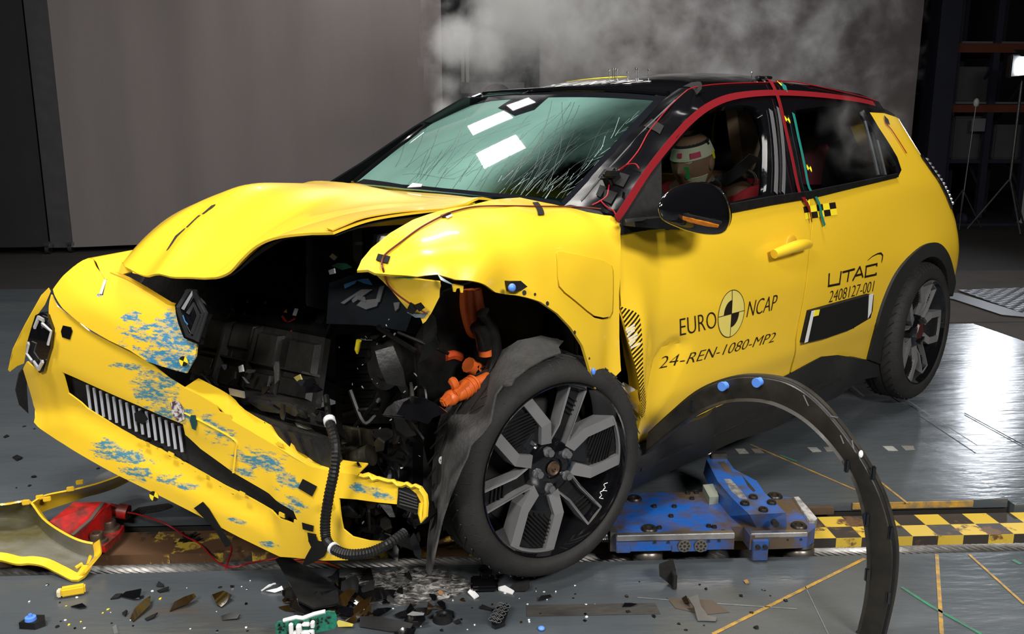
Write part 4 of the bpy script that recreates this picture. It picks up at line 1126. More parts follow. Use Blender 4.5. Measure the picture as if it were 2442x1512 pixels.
# folded lower tip of the wing
ft = py_([(893, 653, .80), (935, 657, .82), (1000, 668, .855), (1050, 672, .862), (1048, 708, .845), (1030, 745, .825), (1016, 768, .81), (1008, 772, .80), (1003, 758, .80), (975, 742, .79), (958, 722, .785), (930, 688, .785), (910, 668, .79)])
tipm = yellow('scuffed_wing_paint')
stain(tipm, [((2.93, .83, .80), (.05, .08, .025), .75), ((3.0, .8, .89), (.05, .1, .02), .6), ((2.95, .85, .92), (.12, .1, .025), .6)], (.06, .22, .09, 1), rough=.6, amp=.5, scale=14, thr=(.4, .55))
tipp = panel('folded_wing_tip', ft, tipm, wing, normal=(.35, .85, -.2), sp=.018, thick=.004, lam=1e-3)
tipsh = Sheet(ft, (.35, .85, -.2), 1e-3)
tp([(965, 738), (982, 745), (996, 728), (976, 716)], tipsh, tipp, off=.011); tp([(984, 722), (1000, 716), (1010, 728), (996, 738)], tipsh, tipp, off=.013)
panel('bare_metal_edge', [tipsh.hit(*p) for p in [(970, 744), (1000, 748), (1024, 740), (1012, 756), (990, 756)]], M('bare_grey_metal', (.20, .24, .26, 1), rough=.4, metal=.5), tipp, normal=tipsh.n, sp=.05, thick=.001, surf=tipsh.on(.003), off=0)
# torn bracket lip, hooked tab
panel('torn_lip', [fes.hit(*p, .004) for p in [(1043, 655), (1062, 668), (1085, 682), (1062, 674), (1050, 668)]], M('bare_grey_metal', (.20, .24, .26, 1)), wing, normal=fes.n, sp=.05, thick=.003, surf=fes.on(.006))
panel('hooked_tab', py_([(1079, 678, .87), (1082, 696, .866), (1087, 696, .866), (1089, 688, .866), (1096, 687, .866), (1099, 698, .866), (1104, 698, .866), (1106, 682, .87)]), yel, wing, sp=.03, thick=.003)
# clips, holes and wires on the wing
for x, y, r in ((1253, 697, .010), (1276, 702, .006), (1305, 724, .009), (1370, 793, .008), (1405, 855, .005)):
    p = fes.hit(x, y); pl = [p + r * .6 * (cos(a) * fes.B[0] + sin(a) * fes.B[1]) for a in np.arange(0, 2 * pi, .5)]
    panel('bolt_hole', pl, seam_m, wing, normal=fes.n, sp=.05, thick=.001, surf=fsurf(.0012), off=0)
clipb = panel('trim_clip', [fes.hit(*p) for p in [(1211, 674), (1236, 673), (1250, 688), (1236, 697), (1216, 697)]], blk, wing, normal=fes.n, sp=.04, thick=.02, surf=fsurf(.022))
p = fes.hit(1221, 686, .026); MB().sphere(p, .010, 8, (1, .8, 1)).build('clip_pin', blue, clipb)
p = fes.hit(1415, 886, .006); MB().sphere(p, .010, 8, (.7, .6, 1)).build('clip_pin', blue, wing)
fh = lambda x, y, o=.006: fsurf(o)(fes.hit(x, y)[None])[0]
brn = M('brown_red_wire', (.10, .016, .007, 1), rough=.4)
tube('sensor_wire', [fh(*p) for p in [(1430, 500), (1370, 495), (1280, 494), (1190, 493), (1130, 495), (1080, 506), (1050, 518), (1000, 545), (950, 582), (915, 610), (907, 630), (910, 645)]] +
     [tipsh.hit(*p, .008) for p in [(925, 678), (945, 700), (975, 722), (1000, 738), (1020, 748)]], .0024, brn, wing, 6)
def ftp(poly, mat=tape, name='tape_patch', off=.0042): return panel(name, [fes.hit(*p) for p in poly], mat, wing, normal=fes.n, sp=.04, thick=.001, surf=fsurf(off), off=0)
ftp([(1268, 484), (1281, 483), (1296, 513), (1281, 514)]); ftp([(899, 607), (928, 614), (922, 631), (894, 622)]); ftp([(1048, 515), (1066, 508), (1074, 512), (1056, 521)]); ftp([(1060, 519), (1074, 513), (1076, 517), (1064, 523)], wtape, 'tape_patch', .005)
ftp([(1462, 516), (1472, 518), (1472, 532), (1466, 526)])
# inner side of the wing and firewall: black structure of the front end
iw = MB()
iw.prism([(2.24, -.86, .15), (2.24, .70, .15), (2.24, .70, .96), (2.24, -.86, .96)], (-1, 0, 0), .02)
iw.build('firewall', blkm, car)
panel('inner_wing', [np.array(p) for p in [(2.25, .60, .93), (2.28, .60, .15), (2.40, .46, .15), (2.48, .44, .3), (2.58, .5, .62), (2.72, .60, .90)]], blkm, car, sp=.08, thick=.02)
panel('inner_wing', [np.array(p) for p in [(2.25, -.74, .90), (2.3, -.74, .15), (3.0, -.72, .15), (3.1, -.7, .5), (2.9, -.72, .75)]], blkm, car, sp=.08, thick=.02)
MB().box((2.5, -.05, .16), (.50, .9, .03)).build('undertray', blkm, car)
MB().box((1.1, 0, .20), (2.3, 1.5, .12), bev=.03).build('underbody', blkm, car)
# far side of the body
far = MB()
prof = [(.80, .18), (.86, .3), (.87, .6), (.85, .9), (.83, .99)]
far_rows = [[(x, -float(Yside(np.array([x]), np.array([z]))[0]) if x < 2.3 else -.84, z) for x in (2.2, 2.0, 1.6, 1.3, 1.0, .4, -.1, -.4, -.53)] for _, z in prof]
grid('far_side_panel', far_rows, yel, car, 2, .01)
far2 = [[(x, -float(Yside(np.array([x]), np.array([z]))[0]), z) for x in np.linspace(x0, x1, 8)] for z, x0, x1 in ((.99, 2.15, -.5), (1.1, 1.95, -.42), (1.25, 1.72, -.36), (1.38, 1.5, -.32))]
grid('far_window_blackout', far2, M('opaque_cabin_dark', (.006, .007, .008, 1), rough=.1), car, 2, .01)  # opaque black sheet paints the cabin's darkness over the far windows

# ---------------------------------------------------------------- wing mirror
mb = empty('wing_mirror'); bpy.data.objects['wing_mirror'].parent = car
mo = mb
V = []; nu, nv = 28, 18
prof_px = [(1578, 515), (1574, 490), (1590, 462), (1620, 443), (1660, 434), (1700, 440), (1725, 460), (1738, 490), (1742, 520), (1735, 545), (1720, 558), (1690, 560), (1650, 553), (1615, 540), (1590, 528)]
op = [C(x, y, 1, 1.0) for x, y in prof_px]; op = spl(op, 4, True); oc = np.mean(op, 0)
rows = []
for k in range(9):
    t = k / 8; sc_ = sin(pi * (.10 + .90 * (1 - t) * .5 + 0)) if k else 1
    sc_ = sqrt(max(0, 1 - (t ** 2.4))); d = np.array([.085 * t, .03 * t, .004 * t])
    rows.append([oc + (p - oc) * max(sc_, .02) + d for p in op])
back = [[oc + (p - oc) * s_ + np.array([-dx, -.01, 0]) for p in op] for s_, dx in ((.93, .035), (1.0, .02))]
allr = back + rows; n_ = len(op)
V = [p for r in allr for p in r]
Fc = [[j * n_ + i, j * n_ + (i + 1) % n_, (j + 1) * n_ + (i + 1) % n_, (j + 1) * n_ + i] for j in range(len(allr) - 1) for i in range(n_)] + [list(range(n_))]
fixn(mesh('housing', V, Fc, gloss, mo, ang=60))
def mfront(px, py, off=.0):
    o, d = CC, dcar(ray(px, py)); d = d / np.linalg.norm(d)
    tgtp = oc; t = (tgtp - o) @ d; P = o + d * t; r = 1.0
    e = .075 * max(0, 1 - (np.linalg.norm((P - oc)[1:] / np.array([.11, .075])) ** 2)) + .03
    return P - d * (e + off)
am = M('amber_lamp', (.55, .17, .01, 1), rough=.25, noise=(90, .8, (.25, .07, .005, 1)))
sgn = panel('turn_signal', [mfront(x, y, .012) for x, y in [(1606, 510), (1650, 522), (1690, 532), (1715, 538), (1712, 543), (1685, 540), (1645, 530), (1608, 517)]], am, mo, normal=(1, .6, 0), sp=.03, thick=.01)
panel('signal_trim', [mfront(x, y, .008) for x, y in [(1576, 500), (1610, 504), (1660, 516), (1722, 530), (1720, 536), (1660, 524), (1606, 511), (1576, 512)]], blk, mo, normal=(1, .6, 0), sp=.03, thick=.006)
arm = MB().prism([S(1482, 522), S(1560, 515), S(1585, 520, .03), S(1590, 545, .03), S(1540, 543), S(1484, 538)], (0, 1, .0), .045).build('arm', blk, mo)
panel('arm_badge', [S(x, y, .05) for x, y in [(1492, 523), (1535, 517), (1545, 521), (1530, 527), (1494, 530)]], M('satin_grey', (.10, .10, .105, 1), rough=.3, metal=.5), mo, sp=.04, thick=.002)
panel('sail_panel', [S(x, y, .003) for x, y in [(1482, 515), (1577, 378), (1577, 500), (1600, 540), (1530, 551), (1480, 560)]], blkm, mo, sp=.04, thick=.003, surf=onside(.003))

# ---------------------------------------------------------------- wheels
def make_wheel(front):
    root = bpy.data.objects.new('front_wheel' if front else 'rear_wheel', None); link(root, car)
    # local frame: y = outward, axle along y; built in x/z plane
    X = Matrix.Rotation(-pi / 2, 4, 'X')          # lathe z -> +y
    Rr, rw_ = (.310 if front else .322), .098
    wb_ = -.03 if not front else 0.0
    prof = [(.200, -.060), (.232, -.070), (.255, -.075), (Rr - .05, -.079), (Rr - .025, -.073), (Rr - .009, -.064), (Rr, -.052), (Rr, -.028), (Rr - .008, -.026), (Rr - .008, -.020), (Rr, -.018), (Rr, .018), (Rr - .008, .020), (Rr - .008, .026), (Rr, .028), (Rr, .056),
            (Rr - .006, .072), (Rr - .018, .087), (Rr - .034, .097), (.262, .099), (.252, .097), (.245, .091), (.2415, .082), (.240, .06), (.236, 0), (.200, -.060)]
    o = MB().lathe(prof, X, 72).build('tyre', rub, root, ang=50)
    if front:
        for v in o.data.vertices:       # the tyre has gone flat: bulged where it stands
            if v.co.z < -.20:
                k = (-.20 - v.co.z) / .135; v.co.y *= 1 + .22 * k; v.co.z = -.20 + (v.co.z + .20) * .94
    tb = MB()
    for side in (1, -1):
        for k in range(46):
            a = 2 * pi * k / 46
            pts = [((Rr + .0008 - .0 * j) * cos(a + .05 * j * side), side * (.034 + .013 * j), (Rr + .0008 - (.002 if j == 2 else 0) - (.006 if j == 3 else 0)) * sin(a + .05 * j * side)) for j in range(4)]
            tb.tube(pts, .0022, 4)
    for k in range(64):
        a = 2 * pi * k / 64
        q = [((Rr - .0032) * cos(a), .060, (Rr - .0032) * sin(a)), ((Rr - .0135) * cos(a + .012), .079, (Rr - .0135) * sin(a + .012)), ((Rr - .027) * cos(a + .016), .0915, (Rr - .027) * sin(a + .016))]
        tb.tube(q, .0030, 4)
    tb.build('tread_sipes', seam_m, root, fix=False)['kind'] = 'stuff'
    rim = MB()
    rim.lathe([(.238, .078), (.2435, .088), (.2415, .093), (.238, .091), (.232, .074), (.205, .03), (.19, -.07)], X, 64)
    rim.build('rim_barrel', gloss, root)
    dk = MB().lathe([(.002, .030), (.07, .030), (.075, .015), (.19, -.03), (.19, -.05), (.002, -.05)], X, 48).build('brake_back', blkm, root)
    gm = MB(); sv = MB(); ins = MB()
    def PT(r, a, y): return np.array([r * sin(a), y, r * cos(a)])
    def pol(u, v, a, y):   # u across, v along the spoke
        return np.array([u * cos(a) + v * sin(a), y, -u * sin(a) + v * cos(a)])
    def bar(mb, poly, a, y0, y1, tilt=None):
        yy = (lambda u, v: y1) if tilt is None else tilt
        top = [pol(u, v, a, yy(u, v)) for u, v in poly]; bot = [pol(u, v, a, y0) for u, v in poly]; n = len(poly)
        mb.raw(top + bot, [list(range(n)), list(range(n, 2 * n))[::-1]] + [[i, n + i, n + (i + 1) % n, (i + 1) % n] for i in range(n)])
    a0_ = radians(40 if front else 28)
    tl = lambda u, v: .058 + .022 * min(1, max(0, (math.hypot(u, v) - .07) / .10)) - .006 * max(0, (math.hypot(u, v) - .18) / .05)
    tl = lambda u, v: .058 + .022 * min(1, max(0, (math.hypot(u, v) - .07) / .10)) - .004 * max(0, (math.hypot(u, v) - .18) / .05)
    for k in range(3):
        a = a0_ + 2 * pi * k / 3
        R0, ang = .2375, .33
        oc_ = [(R0 * sin(t), R0 * cos(t)) for t in np.linspace(-ang, ang, 13)]
        # two machined arms with an elbow, and a thin machined edge along the rim
        for sg in (-1, 1):
            for e in ([(.0770, .2247), (.0470, .2328), (.0465, .126), (.0765, .114)], [(.0765, .114), (.0465, .126), (.018, .080), (.044, .054)]):
                e = [(sg * u, v) for u, v in e]
                bar(sv, e if sg > 0 else e[::-1], a, .025, 0, tl)
        rimarc = oc_ + [(.226 * sin(t), .226 * cos(t)) for t in np.linspace(ang - .02, -ang + .02, 13)]
        bar(sv, rimarc, a, .05, 0, tl)
        inset = [(.227 * sin(t), .227 * cos(t)) for t in np.linspace(-.23, .23, 9)] + [(.0475, .126), (.020, .08), (-.020, .08), (-.0475, .126)]
        bar(ins, inset, a, .020, 0, lambda u, v: tl(u, v) - .014)
        for j in range(13):          # slanting ribs on the inset
            v0 = .085 + j * .0105
            P_ = [(uu, v0 + uu * .55) for uu in np.linspace(-.045, .045, 31) if .128 < v0 + uu * .55 and math.hypot(uu, v0 + uu * .55) < .218]
            if len(P_) > 2:
                (ua, va), (ub, vb) = P_[0], P_[-1]
                bar(ins, [(ua, va), (ua, va + .0045), (ub, vb + .0045), (ub, vb)], a, .04, 0, lambda u, v: tl(u, v) - .0105)
        # thin spokes between, dark inside a machined outline
        b_ = a + pi / 3
        for sg in (-1, 1):
            th = [(sg * .034, .2345), (sg * .027, .2355), (sg * .021, .12), (sg * .028, .062), (sg * .034, .062), (sg * .028, .12)]
            bar(sv, th if sg > 0 else th[::-1], b_, .03, 0, lambda u, v: tl(u, v) - .004)
        bar(sv, [(-.034, .2345), (-.032, .227), (.032, .227), (.034, .2345), (0, .2375)], b_, .045, 0, lambda u, v: tl(u, v) - .004)
        bar(ins, [(-.029, .230), (.029, .230), (.023, .12), (.029, .06), (-.029, .06), (-.023, .12)], b_, .015, 0, lambda u, v: tl(u, v) - .026)
        for j in range(4):
            bar(ins, [(-.020, .150 + j * .013), (-.020, .154 + j * .013), (.020, .166 + j * .013), (.020, .162 + j * .013)], b_, .03, 0, lambda u, v: tl(u, v) - .023)
        bar(gm, [(-.07, .104), (-.044, .05), (.044, .05), (.07, .104), (.045, .122), (-.045, .122)], a, -.01, 0, lambda u, v: tl(u, v) - .016)
    hub = MB().lathe([(.002, .060), (.026, .060), (.030, .066), (.060, .064), (.074, .056), (.080, .03)], X, 40)
    gm.V_ = None
    o = gm.build('spoke_web', gloss, root); hub.build('hub_disc', gloss, root)
    sv.build('spoke_frame', silver, root, smooth=False); ins.build('spoke_inset', blk, root, smooth=False)
    if front:
        for k in range(5):
            a = 2 * pi * k / 5 + .35; c = PT(.054, a, .0)
            MB().cyl(c + np.array([0, .06, 0]), c + np.array([0, .082, 0]), .0105, 6).cyl(c + np.array([0, .06, 0]), c + np.array([0, .067, 0]), .014, 14).build('wheel_bolt', M('zinc_bolt', (.32, .32, .33, 1), rough=.3, metal=.8), root)
        MB().lathe([(.002, .074), (.006, .075), (.008, .066), (.014, .066), (.018, .070), (.020, .064)], X, 24).build('axle_end', M('rusty_axle', (.14, .09, .06, 1), rough=.4, metal=.6), root)
        ch = M('chalk_mark', (.75, .75, .75, 1), rough=.7)
        cm = MB()
        for (x0, z0) in ((-.163, -.085), (-.150, -.105)):
            cm.tube(spl([(x0 - .008, .094, z0 + .012), (x0 + .006, .094, z0 + .010), (x0, .094, z0), (x0 + .008, .094, z0 - .006), (x0 - .006, .094, z0 - .012)], 3), .0013, 4)
        cm.build('chalk_mark', ch, root)
    else:
        for k in range(3):
            a = a0_ + 2 * pi * k / 3 + pi / 3
            sd = MB(); bar(sd, [(-.026, .050), (.026, .050), (.020, .062), (-.020, .062)], a, .05, .078); sd.build('cap_petal', chrome, root)
        MB().lathe([(.002, .074), (.036, .074), (.042, .066)], X, 6).build('centre_cap', M('dark_red_cap', (.05, .008, .008, 1), rough=.35), root)
    return root
fw = make_wheel(True); fw.location = C(1324, 1114, 1, .835) - np.array([.0, .062, 0]); fw.rotation_euler = (0, 0, radians(-9))
rwl = make_wheel(False); rwl.location = C(2194, 786, 1, .86) - np.array([0, .07, 0]); rwl.rotation_euler = (0, 0, 0)
rwl.location.z = .333

# ================================================================= CRUSHED FRONT: bumper cover
buN = (1, 0, 0)
blobs_u = [(B(415, 795), (.14, .16, .10), .95), (B(440, 868), (.12, .15, .06), 1.0), (B(395, 850), (.12, .16, .06), .85), (B(350, 800), (.12, .20, .09), .60), (B(432, 760), (.08, .08, .06), .8), (B(320, 760), (.06, .10, .05), .5), (B(240, 705), (.03, .03, .01), .5)]
scufu = stain(yellow('scuffed_nose_paint'), blobs_u, (.03, .19, .34, 1), rough=.6, amp=1.1, scale=22, stretch=(1.2, .55, 2.4), thr=(.36, .50), fine=75)
blobs_m = [(B(365, 930), (.14, .12, .10), .85), (B(400, 990), (.12, .10, .06), .7), (B(300, 872), (.08, .09, .02), .8), (B(395, 905), (.08, .08, .03), .75), (B(290, 1090), (.15, .18, .035), .85), (B(330, 1130), (.08, .09, .035), .95), (B(255, 1062), (.08, .10, .025), .75), (B(440, 990), (.09, .09, .05), .7), (B(620, 1100), (.14, .16, .05), .8), (B(690, 1150), (.12, .10, .04), .65),
           (B(530, 1040), (.08, .10, .04), .7), (B(560, 1240), (.06, .06, .015), .9), (B(500, 1005), (.06, .06, .04), .75), (B(700, 1200), (.08, .08, .04), .75), (B(870, 1165), (.12, .10, .02), .8), (B(910, 1182), (.06, .06, .018), .85), (B(440, 1160), (.06, .08, .02), .8), (B(640, 1300), (.06, .06, .02), .75), (B(580, 1130), (.08, .08, .03), .7), (B(400, 1150), (.1, .1, .03), .6)]
scufm = stain(yellow('scuffed_bumper_paint'), blobs_m, (.04, .18, .25, 1), rough=.6, amp=1.1, scale=22, stretch=(1.2, .55, 2.4), thr=(.34, .52), fine=75)

bs_ = lambda off=0.0: (lambda P: (lambda Q: Q + np.c_[bwob(Q) + 0 * off, 0 * Q[:, 0], 0 * Q[:, 0]])(onbump(off)(P)))
nose_px = [(126, 690), (145, 664), (175, 636), (200, 620), (222, 617), (228, 634), (240, 650), (251, 668), (238, 704), (246, 704), (260, 652), (266, 644), (300, 664), (345, 690), (400, 724), (420, 730),
           (430, 762), (442, 806), (470, 818), (466, 850), (444, 890), (400, 878), (350, 862), (310, 836), (260, 812), (215, 786), (185, 766), (150, 736), (130, 704)]
bumper = bpy.data.objects.new('front_bumper', None); link(bumper, car)
nck = sorted([B(*p) for p in [(163, 656), (176, 680), (200, 706), (250, 744), (300, 772), (345, 793), (400, 818), (466, 846)]], key=lambda p: p[1]); _nz = cub([p[1] for p in nck], [p[2] for p in nck])
def XN(y, z): return XB(y, z) - .30 * np.clip(z - _nz(y), 0, .3) + .05 * np.clip(_nz(y) - z, 0, .3)
def Bn(px, py, off=0.0): return hitF(px, py, lambda P: P[:, 0] - XN(P[:, 1], P[:, 2]) - off)
def onnose(off=0.0):
    def f(P):
        P = P.copy(); P[:, 0] = XN(P[:, 1], P[:, 2]) + off
        return P
    return f
nose = panel('nose_cover', [Bn(*p, .012) for p in nose_px], scufu, bumper, normal=buN, sp=.014, thick=.006, surf=onnose(.012))
lipn = [Bn(262, 652, .010), Bn(300, 668, .010), Bn(345, 694, .010), Bn(400, 728, .010), Bn(420, 733, .010)]
ribbon('nose_edge', [p + np.array([-.006, 0, .005]) for p in lipn], .014, yel_in, bumper, nrm=(.2, .1, 1))
tube('bent_edge', [Bn(251, 668, .014), Bn(240, 702, .012)], .004, wtape, bumper, 6)
p = B(222, 617, .0); grid('nose_return', [[Bn(x, y, .01) for x, y in ((150, 660), (185, 629), (222, 617), (240, 650), (252, 668))], [Bn(x, y, .01) + np.array([-.12, .03, .02]) for x, y in ((160, 655), (190, 627), (224, 620), (246, 640), (262, 655))]], yel, bumper, 3, .004)

main_px = [(122, 702), (136, 730), (158, 748), (187, 768), (215, 792), (262, 816), (310, 840), (360, 868), (400, 900), (440, 925), (480, 945), (515, 966), (522, 982), (548, 990), (553, 1003), (600, 1030), (640, 1054), (690, 1086), (735, 1112), (790, 1126), (850, 1134), (876, 1127), (900, 1138), (960, 1151), (1003, 1168), (1016, 1186), (1014, 1226), (1007, 1241), (1003, 1226),
           (950, 1203), (900, 1198), (850, 1191), (808, 1188), (812, 1230), (818, 1262), (840, 1280), (880, 1290), (926, 1293), (880, 1316), (830, 1336), (772, 1337), (700, 1330), (668, 1328), (640, 1315), (570, 1281), (475, 1230), (400, 1192), (343, 1164), (237, 1110), (150, 1058), (76, 1008), (63, 970), (54, 880), (64, 862), (95, 890), (106, 884), (121, 830), (124, 780), (116, 745)]
hole_px = [(146, 888), (180, 903), (240, 930), (330, 968), (385, 992), (436, 1012), (437, 1038), (471, 1072), (548, 1130), (621, 1174), (700, 1219), (711, 1246), (702, 1250), (668, 1237), (621, 1216), (570, 1187), (522, 1164), (475, 1136), (424, 1107), (365, 1074), (303, 1045), (252, 1016), (192, 978), (178, 963), (150, 940)]
crz = [B(*p) for p in [(90, 1006), (131, 1000), (161, 999), (190, 1012), (256, 1050), (329, 1094), (402, 1133), (475, 1176), (548, 1213), (628, 1249), (645, 1266), (668, 1312)]]
crz = sorted(crz, key=lambda p: p[1]); _cz = cub([p[1] for p in crz], [p[2] for p in crz])
def bwob(P):
    y, z = P[:, 1], P[:, 2]
    d = z - _cz(y)
    return -.020 * np.clip(d / .034 + .5, 0, 1) * np.clip((.16 - d) / .12, 0, 1) * np.clip((crz[-1][1] - y) / .05, 0, 1) * np.clip((y + .86) / .14, 0, 1)
cover = panel('bumper_cover', [B(*p) for p in main_px], scufm, bumper, normal=buN, sp=.018, thick=.005, surf=bs_(), holes=[[B(*p) for p in hole_px]])
# upper shelf of the bumper band, bright torn edge
sh = [(440, 925), (515, 966), (553, 1003), (640, 1054), (735, 1112), (790, 1126), (850, 1134)]
grid('bumper_shelf', [[B(*p, -.001) for p in sh], [B(*p) + np.array([-.05, -.02, .012]) for p in sh]], yel, bumper, 3, .004)
rg_ = random.Random(3)
jag = MB()
for (xa, ya, xb_, yb_) in ((860, 1134, 1003, 1166),):
    pts = [(xa + (xb_ - xa) * t + rg_.uniform(-3, 3), ya + (yb_ - ya) * t + rg_.uniform(-6, 4)) for t in np.linspace(0, 1, 14)]
    jag.tube([B(x, y, .004) for x, y in pts], .006, 5)
jag.tube([B(x, y, .004) for x, y in [(1003, 1166), (1014, 1182), (1016, 1200), (1014, 1230), (1006, 1242), (1003, 1225), (1006, 1200)]], .007, 6)
jag.build('torn_edge', yel, bumper, fix=False)
# number plate field
strip = [(440, 985), (500, 1015), (560, 1050), (562, 1075), (556, 1128)]
tube('plate_edge', [B(*p, .001) for p in strip], .0028, yel, bumper, 6)
# small tabs along the lower lip
for x, y in ((335, 1058), (478, 1136), (570, 1180), (664, 1230), (700, 1248), (660, 1062), (400, 1085)):
    a = [B(x, y), B(x + 14, y + 6), B(x + 13, y - 3), B(x + 1, y - 9)]
    panel('clip_tab', [p + np.array([0, 0, 0]) for p in a], yel, bumper, normal=buN, sp=.03, thick=.004)
# right-hand lamp vent
ventp = [(950, 1158), (975, 1164), (992, 1178), (1003, 1200), (1000, 1226), (975, 1220), (946, 1208)]
vent = panel('corner_vent', [B(*p, .003) for p in ventp], blk, bumper, normal=buN, sp=.03, thick=.01, surf=onbump(.003))
for k in range(5): tube('vent_slat', [B(952 + k * .5, 1170 + k * 8, .006), B(994 + k * 1.0, 1186 + k * 7, .006)], .003, grn, vent, 5, 0)
# stickers and tape on the bumper
def btape(poly, mat=tape, off=.004, name='tape_patch'): return panel(name, [B(*p, off) for p in poly], mat, bumper, normal=buN, sp=.04, thick=.001, surf=bs_(off), off=0)
btape([(722, 1142), (756, 1160), (744, 1184), (711, 1164)])
btape([(455, 990), (466, 990), (470, 1010), (466, 1026), (458, 1022), (453, 1004)], M('dark_green_spot', (.008, .05, .05, 1), rough=.5), name='paint_spot')
btape([(408, 958), (426, 956), (438, 975), (440, 1000), (425, 1008), (410, 985)], M('mottled_sticker', (.55, .52, .50, 1), rough=.6, noise=(70, 1., (.06, .03, .05, 1), .06)), name='torn_sticker')
btape([(720, 1246), (748, 1254), (746, 1268), (722, 1262)]); btape([(733, 1270), (754, 1274), (752, 1294), (736, 1290)])
def btarget(c, r, off=.02):
    for k in range(4):
        a0 = .3 + k * pi / 2; V = [(c[0], c[1], c[2])] + [(c[0], c[1] - r * cos(a0 + j * pi / 16), c[2] + r * sin(a0 + j * pi / 16)) for j in range(9)]
        o = mesh('target_mark', onbump(off)(np.array(V)), [[0, j, j + 1] for j in range(1, 9)], ychk if k % 2 else ink, bumper); fixn(o)
btarget(B(446, 860, .014), .014, .024); btarget(B(372, 1182), .015, .006)
# badge: a black lozenge plate with a double outline
bad_px = [(419, 727), (446, 686), (468, 690), (500, 748), (478, 822), (440, 806)]
badge = panel('nose_badge', [B(*p, .016) for p in bad_px], gloss, bumper, normal=buN, sp=.03, thick=.014, surf=onbump(.018))
sat = M('satin_black', (.035, .036, .038, 1), rough=.35, metal=.4)
for ln in ([(424, 735), (449, 693), (457, 694)], [(424, 735), (447, 800), (456, 802)], [(436, 738), (460, 698), (485, 746), (463, 808), (450, 800)], [(448, 748), (462, 726), (474, 752), (458, 796)], [(462, 694), (492, 748), (470, 814)]):
    ribbon('badge_line', [B(x, y, .022) for x, y in ln], .012, sat, badge, nrm=(1, .3, 0), thick=.004)
ribbon('blue_scratch', [B(x, y, .025) for x, y in [(436, 752), (441, 766), (448, 774)]], .004, M('blue_scuff', (.04, .2, .45, 1), rough=.6), badge, nrm=(1, .3, 0))
# recessed grille with pale upright bars
gr = panel('grille', [B(*p, -.035) for p in [(125, 880), (240, 918), (440, 1000), (520, 1085), (720, 1215), (735, 1265), (600, 1220), (430, 1125), (240, 1020), (130, 955)]], blkm, bumper, normal=buN, sp=.05, thick=.008, surf=onbump(-.045))
stm = M('pale_grille_bar', (.42, .44, .50, 1), rough=.5)
for k in range(15):
    x = 208 + k * 15.6; y = 922 + k * 7.0
    ribbon('grille_bar', [B(x, y - 4, -.026), B(x + 8, y + 58, -.026)], .0075, stm, gr, nrm=(1, .3, 0), thick=.004)
for k in range(10):
    x = 330 + k * 30; y = 1040 + k * 18
    MB().tube([B(x, y, -.03), B(x + 22, y + 11, -.028)], .008, 6).build('grille_rib', blk, gr)
panel('grille_flap', [B(x, y, -.012) for x, y in [(320, 985), (335, 978), (352, 1000), (340, 1012), (322, 1004)]], blk, gr, normal=buN, sp=.05, thick=.003)
# lamp unit at the far corner
lamp = panel('corner_lamp', [B(*p, .01) for p in [(84, 752), (100, 744), (112, 750), (124, 784), (120, 830), (104, 886), (94, 890), (66, 852), (62, 826)]], gloss, bumper, normal=(.8, -.2, 0), sp=.03, thick=.03, lam=1e-3)
drl = M('lamp_bracket', (.55, .55, .56, 1), rough=.2, metal=.3)
for ln, wd in (([(82, 782), (92, 757), (104, 764)], .012), ([(100, 772), (122, 790), (114, 822)], .010), ([(68, 818), (63, 842), (76, 862)], .015), ([(80, 862), (92, 880), (102, 862)], .012)):
    ribbon('light_bracket', [B(x, y, .018) for x, y in ln], wd, drl, lamp, nrm=(1, -.2, 0), thick=.006)
panel('radar_window', [B(*p, .003) for p in [(150, 776), (168, 780), (172, 790), (166, 810), (148, 804), (145, 790)]], gloss, bumper, normal=buN, sp=.05, thick=.006)
# yellow fin at the far corner
fn = [C(x, y, 1, -.87) for x, y in [(19, 882), (30, 832), (60, 772), (98, 704), (116, 686), (120, 694), (106, 726), (84, 756), (64, 822), (56, 866), (40, 872), (22, 886)]]
panel('corner_fin', fn, yel, bumper, normal=(.7, -.6, 0), sp=.03, thick=.006, lam=1e-3)
panel('corner_liner', [C(x, y, 1, -.8) for x, y in [(62, 866), (44, 890), (36, 930), (45, 965), (66, 985), (62, 920)]], blkm, bumper, normal=(.7, -.6, 0), sp=.05, thick=.01)

